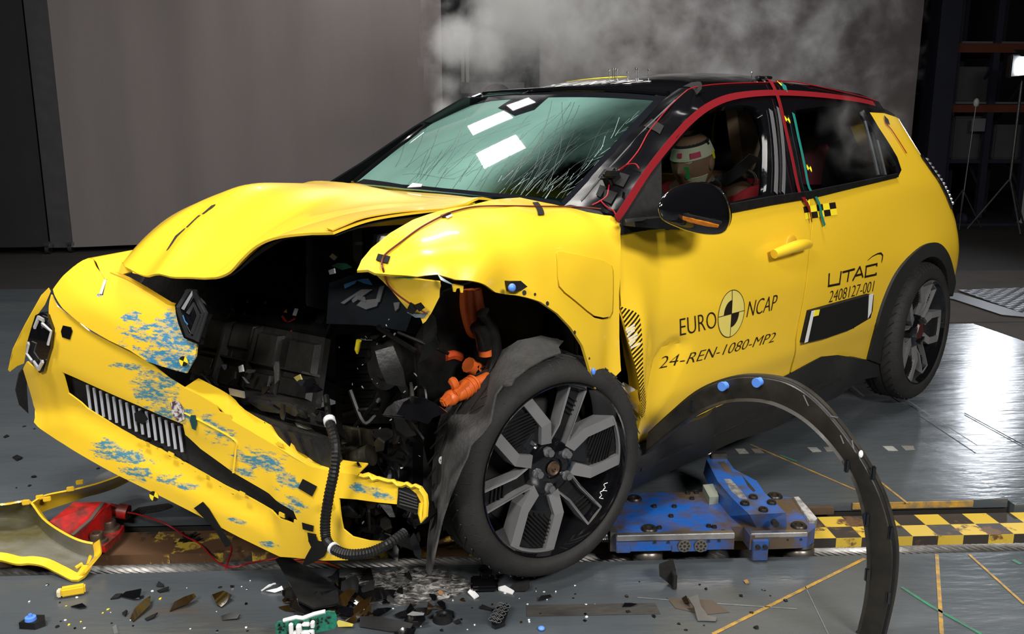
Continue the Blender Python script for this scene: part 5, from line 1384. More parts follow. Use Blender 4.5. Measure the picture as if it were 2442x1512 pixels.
# ================================================================= CRUSHED FRONT: machinery
dkm = M('oily_black_plastic', (.004, .004, .0042, 1), rough=.36, spec=.32, noise=(22, .8, (.010, .0098, .0095, 1)), bump=(45, .12))
dks = M('dusty_black_plastic', (.007, .0068, .0065, 1), rough=.5, spec=.35, noise=(11, .9, (.024, .023, .021, 1), .18), bump=(35, .3))
dkb = M('blue_black_steel_part', (.005, .007, .010, 1), rough=.35, spec=.4, noise=(9, .8, (.010, .014, .018, 1)))
def quad4(px4, pl): return [pl(*p) for p in px4]
def relief(name, q, cells, mat, parent, base=.02, sgn=None, nf=None):
    """flat quad body with raised cells given as (u0, v0, u1, v1, height)"""
    A, Bq, Cq, D = [np.asarray(p, float) for p in q]
    n = np.cross(Bq - A, D - A); n /= np.linalg.norm(n)
    if n @ (CC - A) < 0: n = -n
    P = lambda u, v: (A * (1 - u) + Bq * u) * (1 - v) + (D * (1 - u) + Cq * u) * v
    m = MB(); m.prism([P(0, 0), P(1, 0), P(1, 1), P(0, 1)], -n, base)
    for (u0, v0, u1, v1, h) in cells:
        e = .02
        b4 = [P(u0, v0), P(u1, v0), P(u1, v1), P(u0, v1)]
        t4 = [p + n * h for p in (P(u0 + e * (u1 - u0) * 4, v0 + e * (v1 - v0) * 4), P(u1 - e * (u1 - u0) * 4, v0 + e * (v1 - v0) * 4), P(u1 - e * (u1 - u0) * 4, v1 - e * (v1 - v0) * 4), P(u0 + e * (u1 - u0) * 4, v1 - e * (v1 - v0) * 4))]
        m.raw(b4 + t4, [[4, 5, 6, 7], [0, 1, 5, 4], [1, 2, 6, 5], [2, 3, 7, 6], [3, 0, 4, 7]])
    o = m.build(name, mat, parent, smooth=False); return o, P, n
# cooling pack
rq = [C(500, 752, 0, 2.84), C(776, 806, 0, 2.80), C(752, 972, 0, 2.88), C(452, 905, 0, 2.93)]
rad, RP, rn = relief('radiator_shroud', rq, [(.02, .03, .23, .52, .018), (.27, .02, .47, .42, .014), (.30, .45, .44, .58, -.02), (.52, .08, .70, .62, .020), (.76, .1, .98, .58, .016), (.03, .60, .22, .92, .022), (.26, .66, .46, .96, .012), (.50, .68, .70, .95, .02), (.74, .66, .97, .93, .014), (.24, .0, .265, 1, .03), (.49, .0, .51, 1, .026), (.0, .54, 1., .575, .024), (.72, .1, .74, 1, .022)], dks, car)
sq = [C(560, 690, 0, 2.74), C(800, 745, 0, 2.70), C(776, 806, 0, 2.80), C(540, 765, 0, 2.83)]
sla, SP, sn = relief('slam_panel', sq, [(.0, .8, 1, .98, .02), (.9, .1, .98, .7, .02), (.03, .05, .08, .7, .012)], dkm, car)
tri_m = M('warning_yellow', (.45, .22, .01, 1), rough=.5)
for u, v in ((.18, .30), (.18, .72), (.36, .2), (.58, .36)):
    c = SP(u, v) + sn * .004; e1 = (SP(u + .03, v) - SP(u, v)); e2 = (SP(u, v - .12) - SP(u, v))
    mesh('warning_triangle', [c - e1 * .6 - e2 * .5, c + e1 * .6 - e2 * .5, c + e2 * .6], [[0, 1, 2]], tri_m, sla, smooth=False)
for (u0, v0, u1, v1) in ((.56, .55, .70, .98), (.69, .55, .56, .96)):
    ribbon('red_cross', [SP(u0, v0) + sn * .004, SP(u1, v1) + sn * .004], .007, M('red_mark', (.35, .02, .015, 1), rough=.5), sla, nrm=sn)
c = SP(.67, .33) + sn * .004; e1 = SP(.70, .33) - SP(.67, .33); e2 = SP(.67, .2) - SP(.67, .33)
mesh('white_label', [c - e1 * .6 - e2, c + e1 * .6 - e2, c + e1 * .6 + e2, c - e1 * .6 + e2], [[0, 1, 2, 3]], wtape, sla, smooth=False)
# crash beam behind the bumper and the lower beam
cbq = [C(452, 905, 0, 2.98), C(790, 985, 0, 2.90), C(800, 1025, 0, 2.93), C(440, 945, 0, 3.02)]
relief('crash_beam', cbq, [(k * .09, .1, k * .09 + .05, .9, .012) for k in range(11)], dkm, car, base=.05)
lbq = [C(430, 925, 0, 3.06), C(780, 1045, 0, 2.95), C(800, 1130, 0, 2.95), C(520, 990, 0, 3.04)]
relief('lower_beam', lbq, [(.05 + k * .1, .15, .11 + k * .1, .85, .014) for k in range(9)], dks, car, base=.04)
bkq = [C(600, 935, 0, 2.93), C(690, 930, 0, 2.93), C(765, 1000, 0, 2.9), C(700, 1010, 0, 2.95)]
relief('beam_bracket', [C(568, 938, 0, 3.0), C(690, 958, 0, 2.95), C(760, 1000, 0, 2.92), C(640, 985, 0, 2.97)], [(.1, .2, .5, .8, .02), (.6, .1, .95, .9, .012)], dks, car, base=.03)
oil = M('oily_cast_metal', (.016, .0145, .011, 1), rough=.5, noise=(15, .9, (.045, .040, .022, 1), .14), bump=(30, .5))
relief('cast_bracket', [C(790, 1010, 0, 2.86), C(858, 1022, 0, 2.83), C(862, 1062, 0, 2.83), C(800, 1095, 0, 2.88)], [(.5, .1, .95, .8, .03), (.05, .2, .4, .9, .018)], oil, car, base=.06)
MB().cyl(C(820, 1105, 0, 2.86), C(885, 1085, 0, 2.82), .03, 14).cyl(C(820, 1105, 0, 2.86) + np.array([.012, 0, 0]), C(800, 1112, 0, 2.88), .018, 12).build('crash_can', oil, car)
relief('lower_bracket', [C(640, 1010, 0, 2.98), C(790, 1010, 0, 2.88), C(780, 1040, 0, 2.9), C(700, 1075, 0, 2.98)], [(.1, .2, .3, .7, -.02), (.4, .1, .9, .6, .02)], oil, car, base=.03)
relief('lower_bracket', [C(730, 1080, 0, 2.92), C(850, 1080, 0, 2.84), C(860, 1140, 0, 2.86), C(760, 1130, 0, 2.93)], [(.1, .2, .4, .8, .02), (.5, .1, .9, .7, .015)], dkm, car, base=.04)
# smashed near headlamp
hlp = [C(785, 675, 0, 2.80), C(850, 652, 0, 2.76), C(940, 690, 0, 2.72), C(985, 745, 0, 2.72), C(968, 790, 0, 2.74), C(880, 775, 0, 2.77), C(778, 772, 0, 2.82)]
headl = panel('smashed_headlamp', hlp, dkb, car, normal=(1, .4, .2), sp=.04, thick=.06)
hsh = Sheet(hlp, (1, .4, .2), 1e-3)
for poly, mm in (([(862, 690), (888, 690), (842, 722), (838, 716)], clear), ([(858, 692), (868, 690), (820, 725), (812, 722)], clear), ([(905, 684), (916, 680), (905, 720), (894, 722)], clear), ([(862, 716), (905, 712), (898, 730), (872, 738), (850, 728)], clear), ([(938, 722), (952, 720), (950, 735), (942, 742)], clear), ([(820, 678), (850, 668), (846, 676), (822, 688)], M('blue_scuff', (.03, .12, .25, 1))), ([(850, 668), (878, 664), (888, 680), (868, 676)], M('blue_scuff', (.03, .12, .25, 1)))):
    panel('broken_lens', [hsh.hit(*p, .012) for p in poly], mm, headl, normal=hsh.n, sp=.03, thick=.003)
for k in range(5): MB().cyl(hsh.hit(850 + k * 4.5, 702 + k * 1.5, .012), hsh.hit(853 + k * 4.5, 714 + k * 1.5, .014), .003, 6).build('lamp_pin', clear, headl)
# bay side fittings
MB().box(C(885, 582, 0, 2.55), (.10, .07, .12), None, .01).build('control_box', dkb, car)
relief('strut_tower', [C(900, 560, 1, .52), C(990, 545, 1, .56), C(1000, 620, 1, .56), C(890, 660, 1, .52)], [(.1, .1, .6, .6, .02)], dkm, car, base=.05)
MB().lathe([(.001, .012), (.008, .012), (.012, .005), (.013, 0), (.001, 0)], Matrix.Translation(Vector(C(916, 575, 1, .62))), 16).build('filler_cap', wtape, car)
for i, (poly, x, mm, nm) in enumerate([([(790, 634), (806, 627), (824, 628), (837, 638), (816, 644)], 2.78, M('green_card', (.005, .12, .06, 1), rough=.5), 'circuit_card'), ([(785, 612), (793, 604), (803, 612), (796, 621)], 2.72, M('tan_label', (.32, .26, .18, 1), rough=.7), 'paper_label'),
        ([(783, 645), (796, 640), (798, 652), (786, 655)], 2.8, wtape, 'white_connector'), ([(845, 578), (862, 576), (864, 584), (848, 585)], 2.66, clear, 'clear_connector'),
        ([(568, 874), (577, 870), (580, 886), (570, 888)], 2.95, white, 'white_clip'), ([(545, 926), (580, 934), (582, 950), (548, 942)], 3.05, M('grey_sheet', (.12, .12, .12, 1), rough=.4), 'metal_plate'),
        ([(700, 900), (714, 893), (720, 908), (712, 914)], 2.92, M('dull_yellow_chip', (.4, .34, .1, 1)), 'foam_chip'), ([(890, 888), (900, 872), (914, 886), (908, 894)], 2.62, M('dull_yellow_chip', (.4, .34, .1, 1)), 'foam_chip'), ([(915, 888), (930, 886), (946, 892), (943, 898), (928, 893)], 2.62, M('grey_sheet', (.12, .12, .12, 1)), 'metal_plate'), ([(906, 830), (915, 823), (923, 822), (916, 826), (908, 832)], 2.6, ychk, 'paint_flake')]):
    panel(nm, [C(*p, 0, x) for p in poly], mm, car, normal=(1, .3, .2), sp=.05, thick=.004)
sen = MB(); a_, b_ = C(856, 812, 0, 2.72), C(852, 834, 0, 2.72)
sen.cyl(a_, b_, .008, 12).cyl(b_, b_ - np.array([0, 0, .012]), .008, 12, .003).build('yellow_sensor', ychk, car)
tube('thin_wire', [C(860, 808, 0, 2.72), C(872, 811, 0, 2.71), C(888, 811, 0, 2.7)], .0015, clear, car, 4)
# motor and gearbox block with ribs
relief('motor_housing', [C(800, 800, 0, 2.62), C(1010, 780, 0, 2.52), C(1030, 1010, 0, 2.55), C(800, 1010, 0, 2.66)], [(.05, .05 + k * .09, .45, .09 + k * .09, .012) for k in range(10)] + [(.5, .1, .95, .45, .05), (.55, .5, .9, .9, .04)], dkm, car, base=.12)
MB().lathe([(.002, .03), (.05, .03), (.06, .02), (.085, .02), (.09, 0), (.09, -.05)], Matrix.Translation(Vector(C(930, 860, 0, 2.66))) @ Matrix.Rotation(radians(80), 4, 'Y'), 24).build('motor_cap', dks, car)
relief('gearbox', [C(830, 1020, 0, 2.70), C(1030, 1010, 0, 2.60), C(1030, 1230, 0, 2.70), C(830, 1200, 0, 2.78)], [(.1, .1, .5, .5, .03), (.55, .2, .9, .9, .04)], dkm, car, base=.10)
# orange high-voltage cables
ocab = [[(1105, 690), (1108, 740), (1122, 790), (1140, 800)], [(1122, 690), (1126, 745), (1136, 790), (1148, 800)], [(1138, 690), (1146, 740), (1152, 780), (1154, 800)]]
for k, pl in enumerate(ocab): tube('orange_cable', [C(x, y, 1,   .62 + .02 * k) for x, y in pl], .0125, orange, car, 10)
tube('cable_sleeve', [C(x, y, 1, .70) for x, y in [(1140, 775), (1152, 800), (1158, 830)]], .024, dkm, car, 10)
tube('orange_cable', [C(x, y, 1, .70) for x, y in [(1152, 806), (1157, 830), (1158, 848)]], [.019] * 11, orange, car, 12)
tube('cable_sleeve', [C(x, y, 1, .71) for x, y in [(1150, 745), (1172, 790), (1180, 840), (1174, 880), (1165, 905)]], .020, dkm, car, 10)
oc2 = MB(); pts = [C(x, y, 1, .72) for x, y in [(1164, 900), (1148, 908), (1130, 916)]]
oc2.tube(spl(pts, 4), .016, 10); oc2.build('orange_cable', orange, car)
con = MB(); P0, P1, P2 = C(1134, 912, 1, .72), C(1100, 934, 1, .72), C(1062, 958, 1, .72)
con.tube(spl([P0, P1, C(1085, 940, 1, .72)], 4), [.020, .022, .023, .024, .023, .022, .022, .020, .018], 16)
con.tube([C(1088, 938, 1, .72), C(1080, 945, 1, .72), C(1074, 950, 1, .72), P2], [.016, .020, .021, .015], 14)
for k_ in range(4): con.tube([C(1130 - k_ * 9, 914 + k_ * 6, 1, .72), C(1127 - k_ * 9, 916 + k_ * 6, 1, .72)], .0255, 14)
con.box(C(1064, 954, 1, .73), (.03, .02, .024), Matrix.Rotation(.5, 3, 'Y'), .004).box(C(1100, 925, 1, .735), (.05, .012, .018), Matrix.Rotation(.5, 3, 'Y'), .003)
con.tube(spl([C(1088, 930, 1, .72), C(1084, 915, 1, .73), C(1078, 908, 1, .72)], 4), .012, 8)
con.build('orange_connector', orange, car)
tube('orange_cable', [C(x, y, 1, .66) for x, y in [(1116, 870), (1128, 876), (1140, 884), (1150, 890)]], .022, orange, car, 10)
tube('clamp_ring', [C(1133, 872, 1, .67), C(1136, 884, 1, .67), C(1140, 892, 1, .67)], .012, gloss, car, 8)
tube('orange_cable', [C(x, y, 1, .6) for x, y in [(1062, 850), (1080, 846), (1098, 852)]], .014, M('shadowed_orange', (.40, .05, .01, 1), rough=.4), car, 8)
# corrugated hose down the front with pale bands
hz = spl([C(x, y, 0, xx) for x, y, xx in [(778, 945, 2.92), (785, 1000, 2.96), (800, 1060, 3.0), (797, 1120, 3.02), (785, 1180, 3.03), (776, 1240, 3.03), (778, 1285, 3.03), (795, 1308, 3.04), (830, 1322, 3.03), (880, 1318, 3.0), (925, 1298, 2.96), (965, 1270, 2.9)]], 14)
n_ = len(hz); MB().tube(hz[:30], .008, 8).build('wire_bundle', dkm, car)
hr_ = [.0135 if k % 2 else .0115 for k in range(n_ - 14)]
MB().tube(hz[14:], hr_, 10).build('corrugated_hose', blk, car, ang=20)
for k in (14, 97): MB().cyl(hz[k], hz[k] + (hz[k + 2] - hz[k]) * 1.2, .0155, 12).build('white_band', wtape, car)
btm = [C(x, y, 0, 3.0) for x, y in [(775, 1192), (768, 1205), (772, 1215), (782, 1210)]]
panel('hose_clip', btm, blk, car, normal=(1, .3, 0), sp=.05, thick=.012)
# crumpled wheel-arch liner
lin = py_([(1195, 838, .74), (1235, 812, .76), (1290, 800, .79), (1345, 812, .82), (1332, 828, .84), (1338, 840, .85), (1300, 856, .862), (1262, 876, .87), (1228, 900, .875), (1222, 912, .875), (1195, 922, .88), (1178, 945, .88), (1172, 975, .875), (1168, 1005, .872), (1150, 1030, .87), (1130, 1050, .865), (1120, 1062, .86), (1112, 1090, .86), (1098, 1118, .855), (1085, 1150, .85),
             (1068, 1190, .835), (1055, 1230, .82), (1042, 1280, .80), (1032, 1340, .78), (1022, 1372, .76), (1012, 1366, .74), (1018, 1300, .70), (1028, 1230, .66), (1034, 1150, .63), (1036, 1080, .62), (1042, 1020, .62), (1054, 985, .63), (1075, 958, .65), (1120, 935, .68), (1160, 905, .70), (1182, 870, .72)])
linm = M('felted_liner', (.03, .03, .031, 1), rough=.95, noise=(9, .9, (.075, .072, .068, 1), .16), bump=(90, .5))
stain(linm, [((2.83, .74, .52), (.10, .10, .14), .75), ((2.75, .78, .62), (.14, .14, .12), .6), ((2.86, .7, .42), (.08, .08, .16), .7)], (.30, .30, .30, 1), amp=.9, scale=22, stretch=(1, 1, .35), thr=(.50, .62))
def linwob(P): return .010 * np.sin(P[:, 2] * 34 + P[:, 0] * 20) * .5 + .008 * np.sin(P[:, 2] * 61 + 2)
liner = panel('wheel_arch_liner', lin, linm, car, normal=(.75, .65, .1), sp=.018, thick=.005, lam=2e-3, wob=linwob)
p = C(1066, 1090, 1, .70); MB().lathe([(.002, .012), (.010, .010), (.012, 0), (.008, -.01)], Matrix.Translation(Vector(p + np.array([.02, .012, 0]))) @ Matrix.Rotation(1.3, 4, 'Y'), 10).build('white_clip', white, liner)
panel('inner_arch', [np.array(q) for q in [(2.72, .58, .45), (2.74, .60, .70), (2.66, .62, .82), (2.5, .62, .84), (2.28, .62, .70), (2.22, .6, .4), (2.3, .58, .2), (2.6, .5, .2)]], dkm, car, sp=.08, thick=.01)
# splintered black plastic in the bay
rg_ = random.Random(11)
def shard(c, r, n, mat, name, parent, rg, t=.006, asp=.5):
    """broken plate piece with an irregular outline and some bend"""
    k = rg.randint(5, 8); ax = Vector((rg.uniform(-1, 1), rg.uniform(-1, 1), rg.uniform(-1, 1))).normalized() if n is None else Vector(n)
    u = ax.orthogonal().normalized(); v = ax.cross(u); ph = rg.uniform(0, 6.28)
    P = []
    for i in range(k):
        a = 2 * pi * i / k + rg.uniform(-.3, .3); rr = r * rg.uniform(.55, 1.15)
        q = (cos(a) * rr, sin(a) * rr * asp); q = (q[0] * cos(ph) - q[1] * sin(ph), q[0] * sin(ph) + q[1] * cos(ph))
        P.append(np.array(Vector(c) + u * q[0] + v * q[1] + ax * (rg.uniform(-.12, .12) * r)))
    return panel(name, P, mat, parent, normal=tuple(ax), sp=r * .5, thick=t, lam=1e-3)
for k in range(34):
    px, py = rg_.uniform(800, 1030), rg_.uniform(770, 1290)
    if py < 800 and px < 850: continue
    shard(C(px, py, 0, rg_.uniform(2.66, 2.9)), rg_.uniform(.025, .07), (rg_.uniform(.4, 1), rg_.uniform(-.6, .8), rg_.uniform(-.6, .8)), rg_.choice([dkm, dkm, gloss, dks]), 'broken_bracket', car, rg_, asp=rg_.uniform(.25, .7))
for k in range(26):
    px, py = rg_.uniform(820, 1015), rg_.uniform(1195, 1300)
    shard(C(px, py, 0, rg_.uniform(2.80, 2.92)), rg_.uniform(.02, .05), (rg_.uniform(.4, 1), rg_.uniform(-.6, .8), rg_.uniform(-.6, .8)), rg_.choice([dkm, gloss]), 'broken_bracket', car, rg_, asp=rg_.uniform(.25, .7))
for k in range(22):
    px, py = rg_.uniform(470, 760), rg_.uniform(880, 1000) 
    py += (px - 470) * .2 - 30
    shard(C(px, py, 0, rg_.uniform(2.93, 2.99)), rg_.uniform(.012, .035), (1, rg_.uniform(-.4, .6), rg_.uniform(-.4, .6)), rg_.choice([dkm, dks, dks, gloss]), 'broken_bracket', car, rg_, asp=rg_.uniform(.3, .8))
for k in range(12):
    a0 = C(rg_.uniform(830, 1010), rg_.uniform(790, 1250), 0, 2.74)
    tube('loose_cable', [a0, a0 + np.array([.03, rg_.uniform(-.08, .08), rg_.uniform(-.06, .06)]), a0 + np.array([rg_.uniform(-.02, .04), rg_.uniform(-.16, .16), rg_.uniform(-.14, .1)])], rg_.uniform(.003, .008), rg_.choice([dkm, gloss, blk]), car, 6)
glm = M('glinting_chip', (.5, .5, .52, 1), rough=.25, metal=.5)
for k in range(40):
    px, py = rg_.uniform(790, 1040), rg_.uniform(700, 1270)
    shard(C(px, py, 0, 2.84 - .1 * (px - 790) / 250), rg_.uniform(.003, .007), None, glm, 'glass_chip', car, rg_, t=.001)

# ================================================================= CABIN
cabm = M('cabin_black', (.010, .010, .011, 1), rough=.8, noise=(8, .5, (.02, .02, .02, 1)))
tan = M('tan_fabric', (.36, .23, .15, 1), rough=.85, noise=(30, .4, (.28, .18, .11, 1)))
MB().box((1.0, 0, .42), (1.9, 1.36, .08), bev=.02).build('cabin_floor', cabm, car)
dash = MB().prism([(2.12, -.70, .98), (1.62, -.68, .98), (1.50, -.66, .90), (1.52, -.64, .66), (2.1, -.64, .6)], (0, 1, 0), 1.38).build('dashboard', cabm, car)
def seat(x, y, mat):
    m_ = MB(); m_.box((x + .25, y, .58), (.50, .48, .16), Matrix.Rotation(-.12, 3, 'Y'), .05)
    m_.build('seat_cushion', mat, car)
    MB().box((x - .10, y, .88), (.15, .46, .62), Matrix.Rotation(-.22, 3, 'Y'), .06).build('seat_back', mat, car)
    MB().box((x - .19, y, 1.24), (.10, .26, .17), Matrix.Rotation(-.15, 3, 'Y'), .04).build('head_restraint', mat, car)
seat(.95, .36, cabm); seat(.95, -.36, cabm)
MB().box((-.02, 0, .62), (.5, 1.2, .2), bev=.05).build('rear_bench', cabm, car); MB().box((-.25, 0, .9), (.14, 1.2, .55), Matrix.Rotation(-.25, 3, 'Y'), .05).build('rear_backrest', cabm, car)
tb = [C(x, y, 1, .50) for x, y in [(1757, 262), (1785, 264), (1803, 300), (1813, 352), (1800, 400), (1780, 425), (1768, 352)]]
panel('tan_side_bolster', tb, tan, car, normal=(.3, 1, 0), sp=.04, thick=.05, lam=1e-3)
# steering wheel
sw = MB(); ring = [np.array([1.55 + .06 * sin(a), .36 + .18 * cos(a), .92 + .17 * sin(a)]) for a in np.linspace(0, 2 * pi, 30)]
sw.tube(ring, .014, 8, False).sphere((1.56, .36, .92), .06, 8, (.5, 1, 1)); sw.build('steering_wheel', cabm, car)

# ---------------------------------------------------------------- crash test dummy
skin = M('dummy_brown_skin', (.24, .115, .065, 1), rough=.6, noise=(20, .4, (.19, .09, .05, 1)))
dm = empty('crash_test_dummy'); dm.matrix_world = CARM; tag(dm, 'crash test dummy slumped in the driver seat, taped brown head and red shirt', 'dummy')
hc = C(1652, 382, 1, .38)
def skinfig(name, pts, edges, radii, mat, parent, sub=2):
    me = bpy.data.meshes.new(name); me.from_pydata([tuple(p) for p in pts], edges, []); o = bpy.data.objects.new(name, me); link(o, parent)
    me.materials.append(mat)
    sk = o.modifiers.new('skin', 'SKIN'); sk.use_smooth_shade = True
    for i, r in enumerate(radii):
        v = me.skin_vertices[0].data[i]; v.radius = r if hasattr(r, '__len__') else (r, r); v.use_root = i == 0
    s_ = o.modifiers.new('sub', 'SUBSURF'); s_.levels = sub; s_.render_levels = sub
    return o
x, y, z = hc
px_ = [(x - .30, y, .66), (x - .27, y, .80), (x - .19, y, .93), (x - .12, y, 1.0), (x - .055, y, 1.045), (x - .02, y, 1.09),
       (x - .14, y + .17, .975), (x - .02, y + .22, .80), (x + .19, y + .16, .84), (x + .27, y + .14, .88),
       (x - .14, y - .17, .975), (x - .02, y - .21, .80), (x + .19, y - .13, .84), (x + .27, y - .11, .88),
       (x - .05, y + .10, .66), (x + .25, y + .13, .72), (x + .42, y + .13, .50), (x - .05, y - .10, .66), (x + .25, y - .13, .72), (x + .42, y - .13, .50)]
ed = [(0, 1), (1, 2), (2, 3), (3, 4), (4, 5), (3, 6), (6, 7), (7, 8), (8, 9), (3, 10), (10, 11), (11, 12), (12, 13), (0, 14), (14, 15), (15, 16), (0, 17), (17, 18), (18, 19)]
rd = [(.13, .16), (.12, .15), (.12, .16), (.09, .13), .058, .052, .062, .05, .04, .032, .062, .05, .04, .032, .08, .068, .05, .08, .068, .05]
skinfig('body', px_, ed, rd, skin, dm)
# red shirt over shoulders and chest
sp_ = [(x - .29, y, .72), (x - .26, y, .82), (x - .18, y, .93), (x - .115, y, .995), (x - .135, y + .175, .97), (x - .04, y + .225, .83), (x - .135, y - .175, .97), (x - .04, y - .225, .83)]
skinfig('red_shirt', sp_, [(0, 1), (1, 2), (2, 3), (3, 4), (4, 5), (3, 6), (6, 7)], [(.14, .18), (.135, .17), (.135, .175), (.10, .14), .078, .066, .078, .066], M('red_cloth', (.40, .012, .02, 1), rough=.8), dm)
# head with face
hd = MB(); prof = []
hx_, hz_ = .098, .115
V = []; nu, nv = 28, 20
for j in range(nv + 1):
    t = pi * j / nv; zz = -hz_ * cos(t)
    for i in range(nu):
        a = 2 * pi * i / nu; r = sin(t)
        fx = hx_ * r * cos(a); fy = .078 * r * sin(a)
        face = max(0, cos(a)) ** 3 * r
        d = 0
        d += .020 * math.exp(-((zz + .012) / .022) ** 2) * max(0, cos(a)) ** 26          # nose
        d -= .008 * math.exp(-((zz - .018) / .018) ** 2) * math.exp(-((abs(a if a < pi else a - 2 * pi) - .42) / .16) ** 2)   # eye sockets
        d += .006 * math.exp(-((zz + .062) / .014) ** 2) * max(0, cos(a)) ** 10           # lips
        d += .012 * math.exp(-((zz + .098) / .02) ** 2) * max(0, cos(a)) ** 6             # chin
        V.append((fx + d, fy, zz))
Fc = [[j * nu + i, j * nu + (i + 1) % nu, (j + 1) * nu + (i + 1) % nu, (j + 1) * nu + i] for j in range(nv) for i in range(nu)]
hm = Matrix.Translation(Vector(hc)) @ Matrix.Rotation(radians(4), 4, 'Z') @ Matrix.Rotation(radians(16), 4, 'Y')
head = fixn(mesh('head', [tuple(hm @ Vector(v)) for v in V], Fc, skin, dm))
def band(name, z0, z1, a0, a1, mat, k=1.025):
    V = []; n = 24
    for i in range(n + 1):
        a = a0 + (a1 - a0) * i / n
        for zz in (z0, z1):
            r = sqrt(max(0, 1 - (zz / hz_) ** 2)); V.append(tuple(hm @ Vector((hx_ * r * k * cos(a), .078 * r * k * sin(a), zz))))
    o = mesh(name, V, [[2 * i, 2 * i + 1, 2 * i + 3, 2 * i + 2] for i in range(n)], mat, head); return solid(o, .002)
mt = M('masking_tape', (.58, .52, .36, 1), rough=.7)
band('head_tape', .022, .068, -1.6, 2.9, mt); band('head_tape', -.095, .03, .12, .62, mt); band('head_tape', -.092, -.045, .3, 1.35, mt)
band('pink_patch', .030, .050, .55, 1.05, M('pink_paint', (.55, .03, .09, 1), rough=.7), 1.04); band('pink_patch', .038, .054, -.05, .16, MATS['pink_paint'], 1.04)
band('green_patch', -.045, .004, .24, .46, M('green_paint', (.02, .25, .06, 1), rough=.7), 1.04); band('yellow_patch', -.088, -.062, .38, .60, ychk, 1.045); band('yellow_patch', .0, .03, 1.72, 1.95, ychk, 1.04)
band('dark_crown_band', .066, .108, 0, 2 * pi, cabm, 1.02)  # dark band over the crown of the head
ear = MB().sphere(tuple(hm @ Vector((-.005, .078, -.012))), .022, 8, (.8, .35, 1.2)).build('ear', skin, dm)
band('target_patch', .06, .078, 1.62, 1.78, ink, 1.06)
# harness: belt, buckle and instrument pouch
belt = [C(1800, 372, 1, .62), C(1770, 400, 1, .56), C(1735, 425, 1, .50), C(1700, 445, 1, .44), C(1660, 470, 1, .36)]
ribbon('seat_belt', spl(belt, 4), .045, M('belt_grey', (.05, .05, .055, 1), rough=.6), dm, nrm=(.4, .8, .3), thick=.003)
MB().box(C(1708, 432, 1, .50), (.05, .03, .02), Matrix.Rotation(.5, 3, 'Y'), .004).cyl(C(1700, 428, 1, .52), C(1716, 440, 1, .52), .009, 8).build('belt_sensor', steel, dm)
for k in range(3): tube('thin_wire', [C(1770 + k * 4, 402, 1, .5), C(1790 + k * 4, 412, 1, .52), C(1798 + k * 4, 430, 1, .52), C(1790 + k * 5, 445, 1, .5)], .002, mt if k else seal, dm, 5)

# ---------------------------------------------------------------- child seat behind
cs = empty('child_seat'); cs.matrix_world = CARM; tag(cs, 'red child seat with a grey hoop on the rear bench behind the driver', 'child seat')
c0 = C(1963, 372, 1, .30)
rs = M('red_seat_fabric', (.70, .05, .12, 1), rough=.8)
panel('shell', [C(x_, y_, 1, .30) for x_, y_ in [(1932, 395), (1945, 358), (1955, 346), (1972, 344), (1978, 352), (1970, 372), (1964, 398), (1958, 440), (1930, 440)]], rs, cs, sp=.04, thick=.16)
MB().box((c0[0] - .02, .30, .80), (.42, .36, .22), bev=.06).build('seat_base', rs, cs)
hoopp = [C(x_, y_, 1, .28) for x_, y_ in [(2003, 386), (2012, 374), (2025, 366), (2040, 363), (2056, 366)]]
MB().tube(spl(hoopp, 5), .006, 8).build('hoop', chrome, cs)
MB().sphere(C(1928, 352, 1, .25), .04, 8, (1, 1, 1.4)).build('tan_pad', skin, cs)

# ================================================================= LOOSE WHEEL-ARCH TRIM
P0 = toworld((2.1, .87, .33)); E0 = G(2088, 1528)
ea = E0 - P0; ea[2] = 0; ea /= np.linalg.norm(ea); na = np.cross(ea, [0, 0, 1.])
if na @ (CAM - P0) < 0: na = -na
def AP(px, py, off=0.0):
    d = ray(px, py); t = ((P0 + na * off - CAM) @ na) / (d @ na); return CAM + t * d
ao = [(1548, 1034), (1600, 986), (1660, 936), (1720, 908), (1780, 897), (1850, 903), (1900, 921), (1950, 958), (2000, 1014), (2050, 1084), (2090, 1155), (2115, 1222), (2130, 1290), (2132, 1350), (2125, 1420), (2110, 1490), (2100, 1530)]
ai = [(1540, 1080), (1600, 1030), (1660, 988), (1720, 963), (1770, 956), (1826, 960), (1876, 978), (1924, 1008), (1972, 1054), (2014, 1108), (2040, 1158), (2057, 1220), (2068, 1300), (2069, 1370), (2061, 1440), (2046, 1505), (2040, 1530)]
at_ = empty('wheel_arch_trim', tuple(E0 * [1, 1, 0])); tag(at_, 'loose black wheel arch trim curving from the door sill to the floor', 'car trim')
orig = np.array(at_.location)
AO = spl([AP(*p) - orig for p in ao], 4); AI = spl([AP(*p) - orig for p in ai], 4); K = len(AO)
rows = []
for i in range(K):
    o_, i_ = AO[i], AI[i]; w_ = i_ - o_
    sec = [o_ - na * .020 - w_ * .03, o_, o_ + w_ * .06 + na * .006, o_ + w_ * .5 + na * .004, o_ + w_ * .90 - na * .002, i_ + na * .003, i_ - na * .024 + w_ * .02]
    rows.append(sec)
V = [p for r in rows for p in r]; m_ = 7
for p in V: p[2] = max(p[2], .003)
Fc = [[i * m_ + j, i * m_ + j + 1, (i + 1) * m_ + j + 1, (i + 1) * m_ + j] for i in range(K - 1) for j in range(m_ - 1)]
trimm = M('scuffed_trim', (.012, .0115, .011, 1), rough=.30, noise=(7, .9, (.034, .028, .020, 1), .2), rnoise=(.22, .6))
tr_ = mesh('trim_band', V, Fc, trimm, at_); solid(tr_, .004, 0)
tube('outer_rim', AO, .005, blk, at_, 6, 0)
